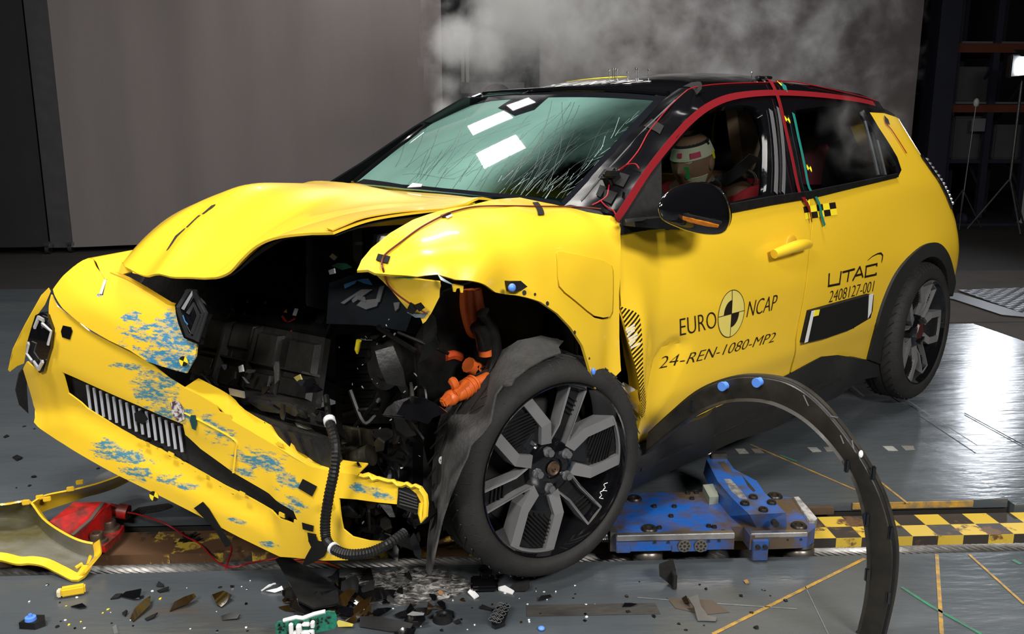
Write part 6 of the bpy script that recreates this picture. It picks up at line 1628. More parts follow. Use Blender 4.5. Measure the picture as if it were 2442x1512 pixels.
for px, py in ((1724, 921), (1806, 912)):
    c = AP(px, py, .02) - orig
    MB().cyl(c - na * .02, c, .012, 12, .009).cyl(c - na * .001, c + na * .007, .0125, 14).build('push_pin', blue, at_)
    MB().box(c - na * .02 + np.array([.014, 0, -.008]), (.03, .02, .03), Matrix.Rotation(.6, 3, 'Y'), .003).build('clip_seat', blk, at_)
for px, py in ((2082, 1128), (2124, 1270), (2118, 1425), (2020, 1110), (2067, 1238), (2068, 1370), (1652, 968)):
    c = AP(px, py, .004) - orig; MB().box(c, (.012, .010, .036), None, .003).build('clip_lug', gloss, at_)
c = AP(2053, 1083, .012) - orig; MB().sphere(c, .007, 8, (.8, .6, 1.4)).build('white_rivet', white, at_)
for (xa, ya, xb_, yb_) in ((1916, 942, 1928, 968), (2004, 1038, 2012, 1058), (2032, 1050, 2036, 1070), (1980, 992, 1998, 996)):
    ribbon('scratch', [AP(xa, ya, .009) - orig, AP(xb_, yb_, .009) - orig], .003, wl_m, at_, nrm=na, thick=.0006)

# ================================================================= BLUE TROLLEY ON THE TRACK
blu = M('worn_blue_paint', sr(16, 84, 166), rough=.45, coat=.1, noise=(7, 1.0, (.075, .052, .032, 1), .09), bump=(60, .15))
blu2 = M('blue_paint', sr(16, 88, 172), rough=.4, coat=.2, noise=(14, .9, (.06, .05, .04, 1), .13))
trl = empty('track_trolley', (.72, 2.45, 0)); tag(trl, 'blue steel pulling trolley with a raised arm, straddling the floor rail', 'trolley')
to = np.array(trl.location)
def TG(px, py, z): return G(px, py, z) - to
top = [(1493, 1176), (1678, 1173), (1893, 1186), (1945, 1240), (1944, 1258), (1926, 1272), (1789, 1277), (1773, 1256), (1742, 1256), (1752, 1275), (1470, 1281), (1455, 1241)]
MB().prism([TG(x_, y_, .08) for x_, y_ in top], (0, 0, -1), .046).build('plate', blu, trl, smooth=False)
ym = 2.292
def fbox(x0, x1, y0, y1, dep, mat, name, fwd=0.0):
    a, b_ = GY(x0, y0, ym) - to, GY(x1, y1, ym) - to
    return MB().box(((a[0] + b_[0]) / 2, ym - to[1] + dep / 2 - fwd, (a[2] + b_[2]) / 2), (abs(b_[0] - a[0]), dep, abs(a[2] - b_[2])), None, .002).build(name, mat, trl)
fbox(1470, 1504, 1302, 1319, .25, blu2, 'lower_rail'); fbox(1602, 1686, 1302, 1315, .25, blu2, 'lower_rail'); fbox(1795, 1865, 1290, 1303, .2, blu2, 'lower_rail')
ed_ = M('bare_steel_edge', (.45, .45, .46, 1), rough=.3, metal=.9, noise=(30, .5, (.2, .17, .14, 1)))
fbox(1470, 1751, 1276, 1284, .02, ed_, 'edge_bar', .004); fbox(1790, 1925, 1271, 1279, .02, ed_, 'edge_bar', .004)
endm = M('grey_cast_end', (.12, .12, .12, 1), rough=.4, metal=.6)
MB().prism([TG(x_, y_, .085) for x_, y_ in [(1455, 1240), (1462, 1250), (1474, 1270), (1456, 1270), (1448, 1248)]], (0, 0, -1), .06).build('end_block', endm, trl)
MB().prism([TG(x_, y_, .088) for x_, y_ in [(1893, 1185), (1904, 1184), (1949, 1236), (1944, 1242), (1930, 1242)]], (0, 0, -1), .03).build('end_stop', M('worn_grey_steel', (.16, .155, .15, 1), rough=.5, noise=(30, .9, (.4, .4, .4, 1), .1)), trl)
MB().prism([TG(x_, y_, .105) for x_, y_ in [(1676, 1156), (1704, 1153), (1714, 1184), (1692, 1186)]], (0, 0, -1), .03).build('stop_block', M('pale_green_steel', (.25, .27, .22, 1), rough=.5), trl)
# raised arm
armt = [(1698, 1090), (1729, 1087), (1750, 1118), (1805, 1147), (1822, 1173), (1874, 1223), (1787, 1227), (1747, 1189), (1711, 1147), (1685, 1095)]
A3 = [TG(x_, y_, .135) for x_, y_ in armt]
base = [p + np.array([0, 0, -.055]) for p in A3]; c_ = np.mean(base, 0)
base = [c_ + (p - c_) * np.array([1.14, 1.04, 1]) for p in base]; base[5] = TG(1876, 1258, .08); base[6] = TG(1804, 1258, .08)
n_ = len(A3)
MB().raw(A3 + base, [list(range(n_)), list(range(n_, 2 * n_))[::-1]] + [[i, n_ + i, n_ + (i + 1) % n_, (i + 1) % n_] for i in range(n_)]).build('arm', blu2, trl, smooth=False)
MB().box(TG(1713, 1086, .142), (.055, .035, .022), None, .003).build('arm_clamp', steel, trl)
MB().cyl(TG(1672, 1083, .148), TG(1700, 1081, .148), .006, 8).build('arm_pin', ed_, trl)
panel('arm_slot', [TG(x_, y_, .1355) for x_, y_ in [(1712, 1102), (1728, 1100), (1748, 1126), (1733, 1126)]], M('rusty_recess', (.06, .038, .025, 1), rough=.7), trl, normal=(0, 0, 1), sp=.05, thick=.002)
panel('arm_slot', [TG(x_, y_, .1355) for x_, y_ in [(1770, 1134), (1783, 1148), (1802, 1170), (1797, 1173), (1784, 1160)]], seam_m, trl, normal=(0, 0, 1), sp=.05, thick=.002)
panel('worn_patch', [TG(x_, y_, .1355) for x_, y_ in [(1726, 1142), (1742, 1142), (1770, 1172), (1782, 1190), (1764, 1188), (1745, 1172)]], M('scraped_steel', (.22, .22, .22, 1), rough=.5, noise=(50, .9, (.05, .05, .06, 1), .12)), trl, normal=(0, 0, 1), sp=.05, thick=.001)
bol = M('oily_bolt', (.04, .036, .032, 1), rough=.4, metal=.7)
def bolt(px, py, z, r, sub=None):
    c = TG(px, py, z); MB().lathe([(.0005, .001), (r * .45, .001), (r * .5, .006), (r * .85, .007), (r, .002), (r * 1.02, -.002)], Matrix.Translation(Vector(c)), 20).build('bolt', bol, trl)
for px, py in ((1796, 1186), (1776, 1201), (1840, 1199), (1820, 1216)): bolt(px, py, .137, .014)
for px, py in ((1513, 1190), (1548, 1262), (1905, 1255), (1848, 1184)): bolt(px, py, .081, .024)
for px, py in ((1640, 1177), (1660, 1176), (1650, 1190), (1608, 1209), (1600, 1232), (1690, 1256), (1703, 1258), (1725, 1270), (1572, 1260), (1560, 1209)): bolt(px, py, .0805, .008)
c = GY(1848, 1248, 2.30) - to; MB().cyl(c + np.array([0, .01, 0]), c - np.array([0, .008, 0]), .010, 12).build('bolt', bol, trl)
# drilled bosses on the front face
for px in (1632, 1671):
    c = GY(px, 1301, ym) - to; m_b = MB().cyl(c + np.array([0, .004, 0]), c - np.array([0, .004, 0]), .019, 20); m_b.build('drilled_boss', M('grimy_steel', (.10, .09, .075, 1), rough=.6), trl)
    for k in range(8):
        a = 2 * pi * k / 8; q = c + np.array([.0125 * cos(a), -.0045, .0125 * sin(a)]); MB().cyl(q, q - np.array([0, .001, 0]), .0034, 8).build('drill_hole', seam_m, trl)
    MB().cyl(c - np.array([0, .0042, 0]), c - np.array([0, .0054, 0]), .004, 8).build('drill_hole', seam_m, trl)
for px, py in ((1562, 1293), (1594, 1293), (1690, 1290), (1715, 1289), (1878, 1287), (1910, 1286)):
    c = GY(px, py, ym) - to; MB().cyl(c, c - np.array([0, .002, 0]), .004, 8).build('drill_hole', seam_m, trl)
tng = MB(); a = GY(1793, 1285, ym) - to; b_ = GY(1827, 1332, ym) - to
tng.box(((a[0] + b_[0]) / 2, ym - to[1] - .008, (a[2] + b_[2]) / 2), (abs(a[0] - b_[0]), .012, abs(a[2] - b_[2])), None, .002)
tng.build('hanging_tongue', blu2, trl)
for px in (1803, 1820):
    c = GY(px, 1298, ym) - to; MB().cyl(c - np.array([0, .014, 0]), c - np.array([0, .022, 0]), .007, 10).build('bolt', bol, trl)
for px, py in ((1545, 1318), (1904, 1312)):
    c = GY(px, py, 2.36) - to
    MB().lathe([(.002, .02), (.040, .02), (.043, .012), (.040, .004), (.046, -.004), (.046, -.016), (.040, -.022), (.046, -.03), (.002, -.03)], Matrix.Translation(Vector(c + np.array([0, 0, .012]))), 28).build('roller', M('greasy_roller', (.14, .125, .11, 1), rough=.35, metal=.7), trl)
spg = [TG(1412 + 4.4 * t, 1278, .06) + np.array([0, .016 * cos(2 * pi * t), .016 * sin(2 * pi * t)]) for t in np.linspace(0, 9, 110)]
MB().tube(spg, .003, 6).build('coil_spring', chrome, trl)
rl_h = MB().box((0, .11, .035), (.5, .10, .02)).build('slide_shoe', steel, trl)

# ================================================================= RED CABLE ANCHOR
redp = M('chipped_red_paint', sr(196, 22, 20), rough=.45, coat=.2, noise=(16, .9, (.05, .02, .015, 1), .11))
an = empty('cable_anchor', (-1.16, 2.56, -.03)); tag(an, 'chipped red steel anchor block bolted on the rail at the left', 'anchor block'); ao_ = np.array([-1.16, 2.56, -.03])
def RG(px, py, z): return G(px, py, z) - ao_
tp_ = [RG(175, 1198, .09), RG(248, 1197, .09), RG(264, 1203, .08), RG(178, 1278, .055), RG(160, 1274, .05), RG(118, 1243, .075)]
bt_ = [np.array([p[0], p[1], -.0]) for p in tp_]; n_ = len(tp_)
MB().raw(tp_ + bt_, [list(range(n_)), list(range(n_, 2 * n_))[::-1]] + [[i, n_ + i, n_ + (i + 1) % n_, (i + 1) % n_] for i in range(n_)]).build('body', redp, an, smooth=False)
ribbon('worn_ridge', [RG(246, 1199, .093), RG(215, 1240, .078), RG(172, 1277, .059)], .012, M('worn_ridge', (.09, .06, .05, 1), rough=.6), an, nrm=(0, 0, 1), thick=.004)
lug = [RG(205, 1290, .006), RG(240, 1258, .006), RG(296, 1252, .006), RG(284, 1272, .006), RG(250, 1302, .006), RG(225, 1302, .006)]
MB().prism(lug, (0, 0, -1), .022).build('lug_plate', redp, an, smooth=False)
for px, py, z in ((262, 1262, .006), (232, 1292, .006)):
    c = RG(px, py, z); MB().lathe([(.006, .018), (.011, .018), (.011, .030), (.018, .030), (.020, .026), (.020, .010), (.030, .008), (.032, .0)], Matrix.Translation(Vector(c)), 20).build('socket_bolt', M('brown_bolt', (.12, .085, .06, 1), rough=.4, metal=.6), an)
a = RG(262, 1215, .045); b_ = RG(306, 1222, .035); MB().cyl(a, a + (b_ - a) * .55, .020, 14, .018).cyl(a + (b_ - a) * .5, b_, .024, 16).build('nozzle', redp, an)
ws_ = [G(305, 1222, .045), G(345, 1231, .05), G(400, 1252, .04), G(440, 1278, .0), G(465, 1290, -.02), G(485, 1305, -.02), G(505, 1328, -.015), G(530, 1347, .0), G(560, 1352, .004), G(600, 1342, .004), G(660, 1331, .006), G(720, 1318, .02)]
tag(tube('red_wire', ws_, .0026, red, None, 6), 'thin red wire trailing from the red anchor across the rail', 'wire')
tag(tube('red_wire', [G(548, 1292, .01), G(552, 1312, .004), G(544, 1338, .004), G(538, 1357, .004)], .0026, red, None, 6), 'short red wire end dangling over the front slot edge', 'wire')
tag(tube('red_wire', [G(690, 1292, .06), G(700, 1310, .03), G(735, 1327, .01), G(690, 1338, .006), G(735, 1340, .006), G(775, 1342, .006), G(808, 1354, .005)], .0026, M('orange_red_wire', (.55, .06, .012, 1)), None, 6), 'orange red wire loop under the lowest bumper tip', 'wire')
bw = MB(); rg_ = random.Random(4)
for k in range(14): q = G(453 + rg_.uniform(-14, 14), 1283 + rg_.uniform(-5, 7), -.022); bw.tube([q, q + np.array([rg_.uniform(-.02, .02), rg_.uniform(-.02, .02), rg_.uniform(.0, .012)])], .004, 5)
tag(bw.build('frayed_wire_bundle', blk), 'frayed black clump on the red wire above the rail', 'wire clump')
ob = MB().box(G(130, 1352, -.06) + np.array([0, -.03, 0]), (.22, .04, .04), None, .003).build('rusty_bar', M('orange_rust', (.16, .05, .02, 1), rough=.7, noise=(14, .8, (.07, .03, .015, 1)))); tag(ob, 'short rusty orange bar in the slot under the yellow bumper corner', 'bar')

# ================================================================= BROKEN BUMPER CORNER ON THE FLOOR
frg = empty('bumper_corner', (-1.3, 2.5, 0)); tag(frg, 'broken yellow bumper corner lying hollow side up at the far left', 'car part'); fo = np.array([-1.3, 2.5, 0])
def FG(px, py, z): return G(px, py, z) - fo
rowA = [FG(-60, 1208, .13), FG(0, 1204, .125), FG(40, 1198, .12), FG(75, 1199, .115), FG(108, 1240, .095), FG(150, 1270, .085), FG(190, 1290, .075), FG(222, 1297, .065)]
rowB = [FG(-60, 1240, .06), FG(0, 1235, .05), FG(45, 1238, .042), FG(85, 1250, .035), FG(118, 1280, .03), FG(160, 1308, .025), FG(198, 1325, .022), FG(226, 1325, .03)]
rowC = [FG(-60, 1290, .05), FG(0, 1285, .038), FG(45, 1290, .03), FG(85, 1305, .024), FG(118, 1320, .02), FG(155, 1342, .016), FG(190, 1355, .014), FG(218, 1340, .026)]
rowD = [FG(-60, 1330, .05), FG(0, 1328, .04), FG(45, 1338, .036), FG(75, 1337, .034), FG(110, 1343, .026), FG(150, 1362, .018), FG(186, 1377, .010), FG(208, 1350, .022)]
olive = M('scuffed_olive_plastic', (.10, .085, .022, 1), rough=.42, noise=(4, .9, (.20, .195, .165, 1), .12), bump=(25, .15))
grid('inner_shell', [rowA, rowB, rowC, rowD], olive, frg, 4, .004)
ribbon('front_lip', spl(rowD, 4), .026, yel, frg, nrm=(0, -.4, 1), thick=.008)
ribbon('edge_lip', spl(rowA, 4), .018, yel, frg, nrm=(.4, .6, .6), thick=.006)
grid('end_flange', [[rowA[-1], rowB[-1], rowC[-1], rowD[-2]], [p + np.array([.02, .0, .014]) for p in (rowA[-1], rowB[-1], rowC[-1], rowD[-2])]], yel, frg, 3, .005)
bk = [(75, 1199, .12), (105, 1182, .125), (150, 1172, .12), (190, 1164, .12), (235, 1152, .12), (280, 1136, .12), (322, 1118, .13)]
bl_ = [(95, 1222, .06), (125, 1211, .06), (165, 1198, .06), (205, 1184, .06), (240, 1175, .06), (275, 1163, .06), (305, 1148, .07)]
grid('upper_band', [[FG(*p) for p in bk], [(FG(*a) + FG(*b_)) / 2 + np.array([0, .01, 0]) for a, b_ in zip(bk, bl_)], [FG(*p) for p in bl_]], yel, frg, 4, .005)
for px, py in ((95, 1186), (168, 1166), (112, 1190), (62, 1198), (190, 1150)):
    c = FG(px, py, .125); MB().box(c, (.022, .006, .016), Matrix.Rotation(.4, 3, 'Z'), .002).build('clip_tab', yel, frg)
panel('clear_cover', [FG(x_, y_, .12) for x_, y_ in [(195, 1160), (240, 1130), (285, 1110), (318, 1115), (285, 1132), (235, 1150)]], clear, frg, normal=(0, 0, 1), sp=.05, thick=.004)
MB().cyl(FG(210, 1348, .02), FG(222, 1308, .03), .006, 8).cyl(FG(180, 1355, .018), FG(196, 1345, .022), .006, 8).build('rib', yel, frg)
mesh_g = M('black_mesh', (.012, .012, .012, 1), rough=.5, bump=(300, .8))
o = panel('mesh_strip', [G(x_, y_, .01) for x_, y_ in [(308, 1225), (330, 1210), (400, 1200), (412, 1204), (380, 1214)]], mesh_g, None, normal=(0, 0, 1), sp=.05, thick=.008); tag(o, 'black mesh grille strip on the floor behind the red anchor', 'grille piece')

# ================================================================= DEBRIS
def deb(name, label, cat, pix, mat, z=.012, t=.004, lift=None, group=None, inner=None):
    P = [G(x_, y_, 0) for x_, y_ in pix]
    c = np.mean(P, 0)
    zz = lift or [0] * len(P)
    P = [G(x_, y_, .004 + h_) for (x_, y_), h_ in zip(pix, zz)]
    o = panel(name, [p - [c[0], c[1], 0] for p in P], mat, None, normal=(0, -.25, 1), sp=.03, thick=t, lam=1e-3)
    o.location = (c[0], c[1], 0)
    if label: tag(o, label, cat, group)
    return o
brs = M('smoked_brown_plastic', (.020, .011, .003, 1), rough=.12, coat=.5)
yb_ = empty('yellow_bracket', tuple(G(176, 1420) )); tag(yb_, 'small yellow plastic bracket on the floor at lower left', 'bracket')
MB().box((0, 0, .016), (.060, .022, .024), Matrix.Rotation(.32, 3, 'Z'), .004).build('block', yel, yb_); MB().box((-.032, -.010, .014), (.012, .02, .02), Matrix.Rotation(.32, 3, 'Z'), .003).build('end_clip', M('pale_yellow', (.7, .6, .4, 1)), yb_)
bc = empty('push_clip', tuple(G(82, 1492))); tag(bc, 'black clip with a round blue button at the bottom left', 'clip')
MB().prism([(-.030, -.014, 0), (.012, -.020, 0), (.030, -.004, 0), (.018, .020, 0), (-.014, .022, 0)], (0, 0, 1), .018).build('clip_body', blk, bc); MB().lathe([(.001, .016), (.004, .016), (.005, .009), (.013, .008), (.014, .0)], Matrix.Translation((-.006, -.002, .018)), 18).build('button', blue, bc)
deb('plastic_shard', 'long smoked brown plastic shard, pointed, on the floor at lower left', 'shard', [(310, 1476), (322, 1450), (345, 1428), (359, 1421), (358, 1442), (338, 1462), (318, 1481)], brs, lift=[0, .006, .012, .012, .008, .004, 0])
deb('plastic_shard', 'bent smoked brown shard below the hanging black tape strip', 'shard', [(405, 1457), (416, 1436), (440, 1421), (462, 1414), (468, 1424), (446, 1438), (420, 1452)], brs, lift=[0, .01, .02, .02, .01, .01, 0])
deb('plastic_shard', 'folded black plastic flap left of the smoked brown shards', 'shard', [(285, 1422), (300, 1410), (336, 1404), (331, 1424), (318, 1430)], gloss, lift=[0, .01, .018, .008, 0])
deb('plastic_shard', 'narrow black splinter next to the folded black flap', 'shard', [(263, 1428), (276, 1416), (291, 1414), (283, 1424)], blk, lift=[0, .004, .006, .002])
deb('plastic_shard', 'small pointed black chip above the folded black flap', 'shard', [(372, 1398), (378, 1386), (388, 1392), (390, 1400)], blk, lift=[0, .01, .008, 0])
deb('plastic_shard', 'thin black strip with pale edge under the leaning black chip', 'shard', [(374, 1408), (402, 1398), (400, 1406), (380, 1412)], blk, lift=[0, .006, .004, 0])
deb('plastic_shard', 'curled dark fragment with clear plastic scrap, left of white strip', 'shard', [(506, 1420), (532, 1406), (552, 1418), (540, 1440), (528, 1448), (515, 1436)], brs, lift=[0, .02, .014, 0, 0, .01])
deb('plastic_shard', 'ribbed black strip below the curled dark fragment', 'shard', [(528, 1470), (548, 1460), (572, 1464), (566, 1476), (530, 1478)], blk, lift=[0, .01, .008, 0, 0])
deb('plastic_shard', 'dull black splinter right of the smoked brown long shard', 'shard', [(345, 1475), (362, 1466), (376, 1460), (366, 1472), (350, 1479)], blk, lift=[0, .004, .006, .002, 0])
deb('plastic_shard', 'small black block beside the long brown shard', 'shard', [(290, 1462), (301, 1453), (303, 1456), (298, 1469)], blk, lift=[0, .008, .006, 0])
deb('plastic_shard', 'dark flake with blue tint below the yellow bracket', 'shard', [(168, 1446), (196, 1438), (206, 1446), (190, 1451)], gloss, lift=[0, .006, .004, 0])
deb('white_strip', 'hooked white plastic scrap at the left of the black heap', 'scrap', [(622, 1408), (640, 1388), (650, 1382), (657, 1390), (652, 1401), (644, 1398), (634, 1402)], white, lift=[0, .02, .03, .02, 0, .01, .005])
deb('white_strip', 'flat white plastic scrap left of the black heap, lower one', 'scrap', [(634, 1410), (660, 1402), (672, 1396), (676, 1408), (655, 1412)], white, lift=[0, .008, .012, 0, 0])
deb('clear_chip', 'small clear lens chip on the floor near the bottom edge', 'chip', [(268, 1495), (276, 1489), (281, 1508), (272, 1512)], clear, lift=[0, .004, .004, 0])
# big black plate sliding off the bumper and the black heap
deb('torn_plate', 'broad black plate leaning from the bumper tip onto the floor', 'plate', [(656, 1334), (680, 1322), (704, 1336), (770, 1378), (806, 1402), (808, 1438), (748, 1450), (712, 1432), (690, 1390)], blk, t=.006, lift=[.055, .065, .065, .045, .045, .035, .030, .035, .04])
deb('plastic_shard', 'upright black fin shard at the right end of the broad plate', 'shard', [(780, 1380), (790, 1364), (806, 1358), (806, 1402), (796, 1398)], gloss, lift=[0, .04, .06, .01, 0])
deb('plastic_shard', 'wide glossy black scrap under the broad plate', 'shard', [(690, 1420), (740, 1426), (800, 1420), (812, 1440), (760, 1455), (720, 1448)], gloss, lift=[.01, .02, .03, .01, 0, 0])
deb('plastic_shard', 'dark brown curved scrap in the heap above the green circuit board', 'shard', [(663, 1448), (690, 1442), (728, 1452), (715, 1460), (680, 1456)], brs, lift=[0, .01, .01, 0, 0])
deb('plastic_shard', 'tall dark sheet piece behind the green circuit board', 'shard', [(740, 1455), (800, 1428), (830, 1400), (850, 1412), (825, 1446), (800, 1465), (770, 1468)], brs, lift=[0, .03, .05, .03, .015, 0, 0])
deb('plastic_shard', 'twisted glossy black sheet right of the heap', 'shard', [(850, 1425), (868, 1410), (900, 1402), (945, 1408), (935, 1428), (890, 1436), (862, 1440)], gloss, lift=[0, .02, .03, .012, .005, 0, 0])
deb('plastic_shard', 'long ribbed black strip along the bottom, right of the circuit board', 'shard', [(858, 1470), (900, 1470), (985, 1486), (975, 1506), (930, 1506), (858, 1494)], blkm, lift=[.01, .015, .015, 0, 0, 0])
deb('plastic_shard', 'narrow black curl between the circuit board and the ribbed strip', 'shard', [(822, 1480), (845, 1466), (862, 1470), (850, 1480), (830, 1486)], blk, lift=[0, .012, .01, 0, 0])
deb('plastic_shard', 'dark triangular shard standing beside the black ring piece', 'shard', [(1018, 1468), (1022, 1432), (1040, 1438), (1058, 1450), (1040, 1458)], brs, lift=[0, .04, .03, .008, 0])
deb('plastic_shard', 'black block with grey stripe at the right end of the ribbed strip', 'shard', [(960, 1488), (972, 1462), (1008, 1458), (1014, 1476), (1000, 1496), (980, 1500)], gloss, lift=[0, .02, .03, .02, 0, 0])
deb('grey_strip', 'dull grey strip on top of the black block', 'strip', [(970, 1466), (984, 1458), (1012, 1461), (1010, 1468), (985, 1468)], M('dull_grey', (.10, .10, .10, 1), rough=.4), lift=[.03, .036, .036, .03, .03])
deb('plastic_shard', 'lowest black scrap in the heap, at the bottom edge', 'shard', [(940, 1512), (960, 1495), (992, 1500), (985, 1518), (950, 1522)], gloss, lift=[0, .015, .012, 0, 0])
rp = empty('ring_mount', tuple(G(1056, 1478))); tag(rp, 'black plastic ring with ears lying below the front wheel', 'mount')
MB().lathe([(.008, .0), (.008, .012), (.014, .016), (.024, .014), (.027, .0)], None, 20).build('ring', blk, rp); MB().prism([(-.034, .004, 0), (-.010, .032, 0), (.012, .036, 0), (.028, .026, 0), (.030, .004, 0), (.02, .012, 0), (-.014, .014, 0)], (0, 0, 1), .008).build('ear', blk, rp)
tr = empty('black_tray', tuple(G(1155, 1405))); tag(tr, 'glossy black tray fragment just below the front tyre', 'tray')
MB().box((0, -.012, .014), (.075, .034, .016), None, .006).box((-.004, .014, .020), (.066, .016, .022), None, .004).build('tray_body', gloss, tr); MB().lathe([(.016, 0), (.018, .012), (.022, .014), (.020, .02), (.014, .014)], Matrix.Translation((.004, .016, .03)), 18).build('tray_collar', gloss, tr)
deb('white_strip', 'white adhesive strip left of the glossy black tray', 'scrap', [(1115, 1412), (1124, 1401), (1142, 1420), (1130, 1427)], white, lift=[.004, .01, .004, .0])
deb('white_strip', 'white adhesive strip right of the glossy black tray', 'scrap', [(1186, 1400), (1204, 1396), (1226, 1408), (1221, 1417), (1188, 1407)], white, lift=[.004, .008, .006, 0, 0])
deb('plastic_shard', 'kite shaped black piece right of the white strips', 'shard', [(1220, 1398), (1244, 1380), (1260, 1376), (1262, 1396), (1256, 1412), (1230, 1410)], blkm, lift=[.004, .02, .024, .02, 0, 0])
deb('plastic_shard', 'thin curved black sliver above the worn tape strip', 'shard', [(1282, 1433), (1290, 1420), (1312, 1418), (1316, 1423), (1296, 1431)], gloss, lift=[0, .01, .008, .004, 0])
deb('plastic_shard', 'small black chip left of the honeycomb piece', 'shard', [(1143, 1450), (1150, 1441), (1174, 1450), (1172, 1457)], blk, lift=[0, .006, .006, 0])
deb('plastic_shard', 'tiny black wedge right of the black ring', 'shard', [(1080, 1482), (1094, 1475), (1098, 1484), (1088, 1488)], blk, lift=[0, .01, .006, 0])
hcp = deb('honeycomb_piece', 'black honeycomb plastic piece on the floor below the front wheel', 'shard', [(1172, 1488), (1174, 1474), (1188, 1462), (1184, 1446), (1208, 1438), (1214, 1444), (1210, 1466), (1204, 1484), (1180, 1494)], gloss, t=.012, lift=[.008, .012, .016, .02, .024, .024, .016, .01, .006])
hl_ = np.array(hcp.location); hcw = MB()
for j in range(5):
    for i in range(3):
        q = G(1180 + j * 5.5 + (i - 1) * 8, 1484 - j * 9 + (i - 1) * 2.5, .014 + .004 * j) - hl_ * [1, 1, 0]
        hcw.tube([q + np.array([.0085 * cos(a), .0085 * sin(a), .006]) for a in np.arange(0, 2 * pi + .01, pi / 3)], .0007, 4)
hcw.build('honeycomb_wall', M('grey_edge', (.12, .12, .12, 1), rough=.4), hcp, fix=False)
bkt = empty('black_bracket', tuple(G(1594, 1396))); tag(bkt, 'black angular bracket standing on the floor below the trolley', 'bracket'); bo_ = np.array(bkt.location)
q = [GY(x_, y_, bo_[1]) - bo_ for x_, y_ in [(1571, 1352), (1604, 1340), (1611, 1366), (1612, 1388), (1602, 1397), (1573, 1374)]]
MB().prism(q, (.3, 1, 0), .018).build('web', blkm, bkt, smooth=False); MB().box((.012, -.01, .022), (.012, .03, .044), None, .002).build('rib', blkm, bkt)
deb('plastic_shard', 'half round black chip on the worn tape strip', 'shard', [(1484, 1447), (1490, 1438), (1504, 1436), (1521, 1441), (1505, 1446)], gloss, lift=[0, .008, .01, .002, 0])
deb('bent_strip', 'bent grey black rubber strip on the floor below the trolley', 'strip', [(1641, 1424), (1664, 1418), (1672, 1444), (1688, 1466), (1710, 1472), (1706, 1482), (1664, 1480), (1655, 1450)], M('dusty_rubber', (.05, .047, .043, 1), rough=.7, noise=(12, .8, (.09, .083, .075, 1))), t=.006, lift=[.03, .034, .02, .01, .006, .0, 0, .012])
deb('foil_scrap', 'dark brown foil scrap beside the bent rubber strip', 'scrap', [(1626, 1426), (1636, 1420), (1644, 1436), (1632, 1438)], brs, lift=[0, .008, .01, 0])
o = MB().sphere((0, 0, .004), .009, 10, (1, 1, .6)).build('blue_cap', blue); o.location = tuple(G(1291, 1502)); tag(o, 'small blue plastic cap at the bottom centre of the floor', 'cap')
deb('yellow_strip', 'translucent yellow strip beside the green circuit board', 'strip', [(803, 1484), (808, 1478), (842, 1486), (840, 1496), (806, 1494)], M('translucent_yellow', (.62, .50, .06, 1), rough=.3, alpha=.8), lift=[.004, .01, .01, 0, 0])
deb('mud_flake', 'brown cardboard like flake on the floor below the tyre', 'flake', [(1042, 1412), (1050, 1405), (1058, 1414), (1050, 1420)], M('tan_flake', (.30, .15, .06, 1), rough=.8), lift=[0, .01, .006, 0])
deb('mud_flake', 'orange flake on the floor right of the bracket', 'flake', [(1773, 1384), (1782, 1381), (1786, 1389), (1778, 1391)], M('tan_flake', (.30, .15, .06, 1)), lift=[0, .006, .004, 0])
deb('plastic_shard', 'square black chip on the floor behind the bumper at left', 'shard', [(29, 1090), (40, 1084), (54, 1090), (40, 1098)], blk, lift=[0, .004, .004, 0])
deb('plastic_shard', 'thin black chip far left below the lamp unit', 'shard', [(8, 1041), (16, 1036), (22, 1039), (12, 1043)], blk)
# green circuit board with white plugs
pcb = empty('circuit_board', tuple(G(730, 1534))); tag(pcb, 'green circuit board with white plugs on the floor at the bottom', 'circuit board'); po = np.array(pcb.location)
yq = po[1] + .004
bq = [GY(x_, y_, yq) - po for x_, y_ in [(656, 1492), (662, 1484), (720, 1474), (782, 1458), (798, 1460), (803, 1470), (803, 1492), (798, 1500), (720, 1516), (660, 1528)]]
pm = M('pcb_green', (.015, .20, .13, 1), rough=.35, noise=(160, 1., (.02, .12, .08, 1), .08))
MB().prism(bq, (0, 1, .15), .004).build('board', pm, pcb, smooth=False)
def pq(x_, y_, o_=.004): return GY(x_, y_, yq - o_) - po
wp = MB()
for x0, y0, x1, y1, d_ in ((690, 1484, 702, 1525, .012), (708, 1486, 722, 1525, .016), (742, 1478, 752, 1492, .014), (736, 1500, 752, 1530, .012), (700, 1502, 745, 1530, .014)):
    a, b_ = pq(x0, y0), pq(x1, y1); wp.box((a + b_) / 2 - np.array([0, d_ / 2, 0]), (b_[0] - a[0], d_, a[2] - b_[2]), None, .002)
wp.box((pq(735, 1485) + pq(725, 1492)) / 2, (.02, .012, .008), None, .002)
wp.build('white_plug', white, pcb)
wt_ = MB(); wt_.tube([pq(676, 1480, -.002), pq(706, 1472, -.002), pq(722, 1474, -.002), pq(750, 1464, -.002), pq(776, 1458, -.002)], .005, 6); wt_.build('white_edge_strip', white, pcb)
cpm = MB(); rg_ = random.Random(9)
for k in range(46):
    x_ = rg_.uniform(664, 798); y_ = 1480 - (x_ - 664) * .14 + rg_.uniform(8, 34)
    cpm.box(pq(x_, y_, .003), (rg_.uniform(.002, .005), .003, rg_.uniform(.002, .005)))
cpm.build('chip_components', ink, pcb)
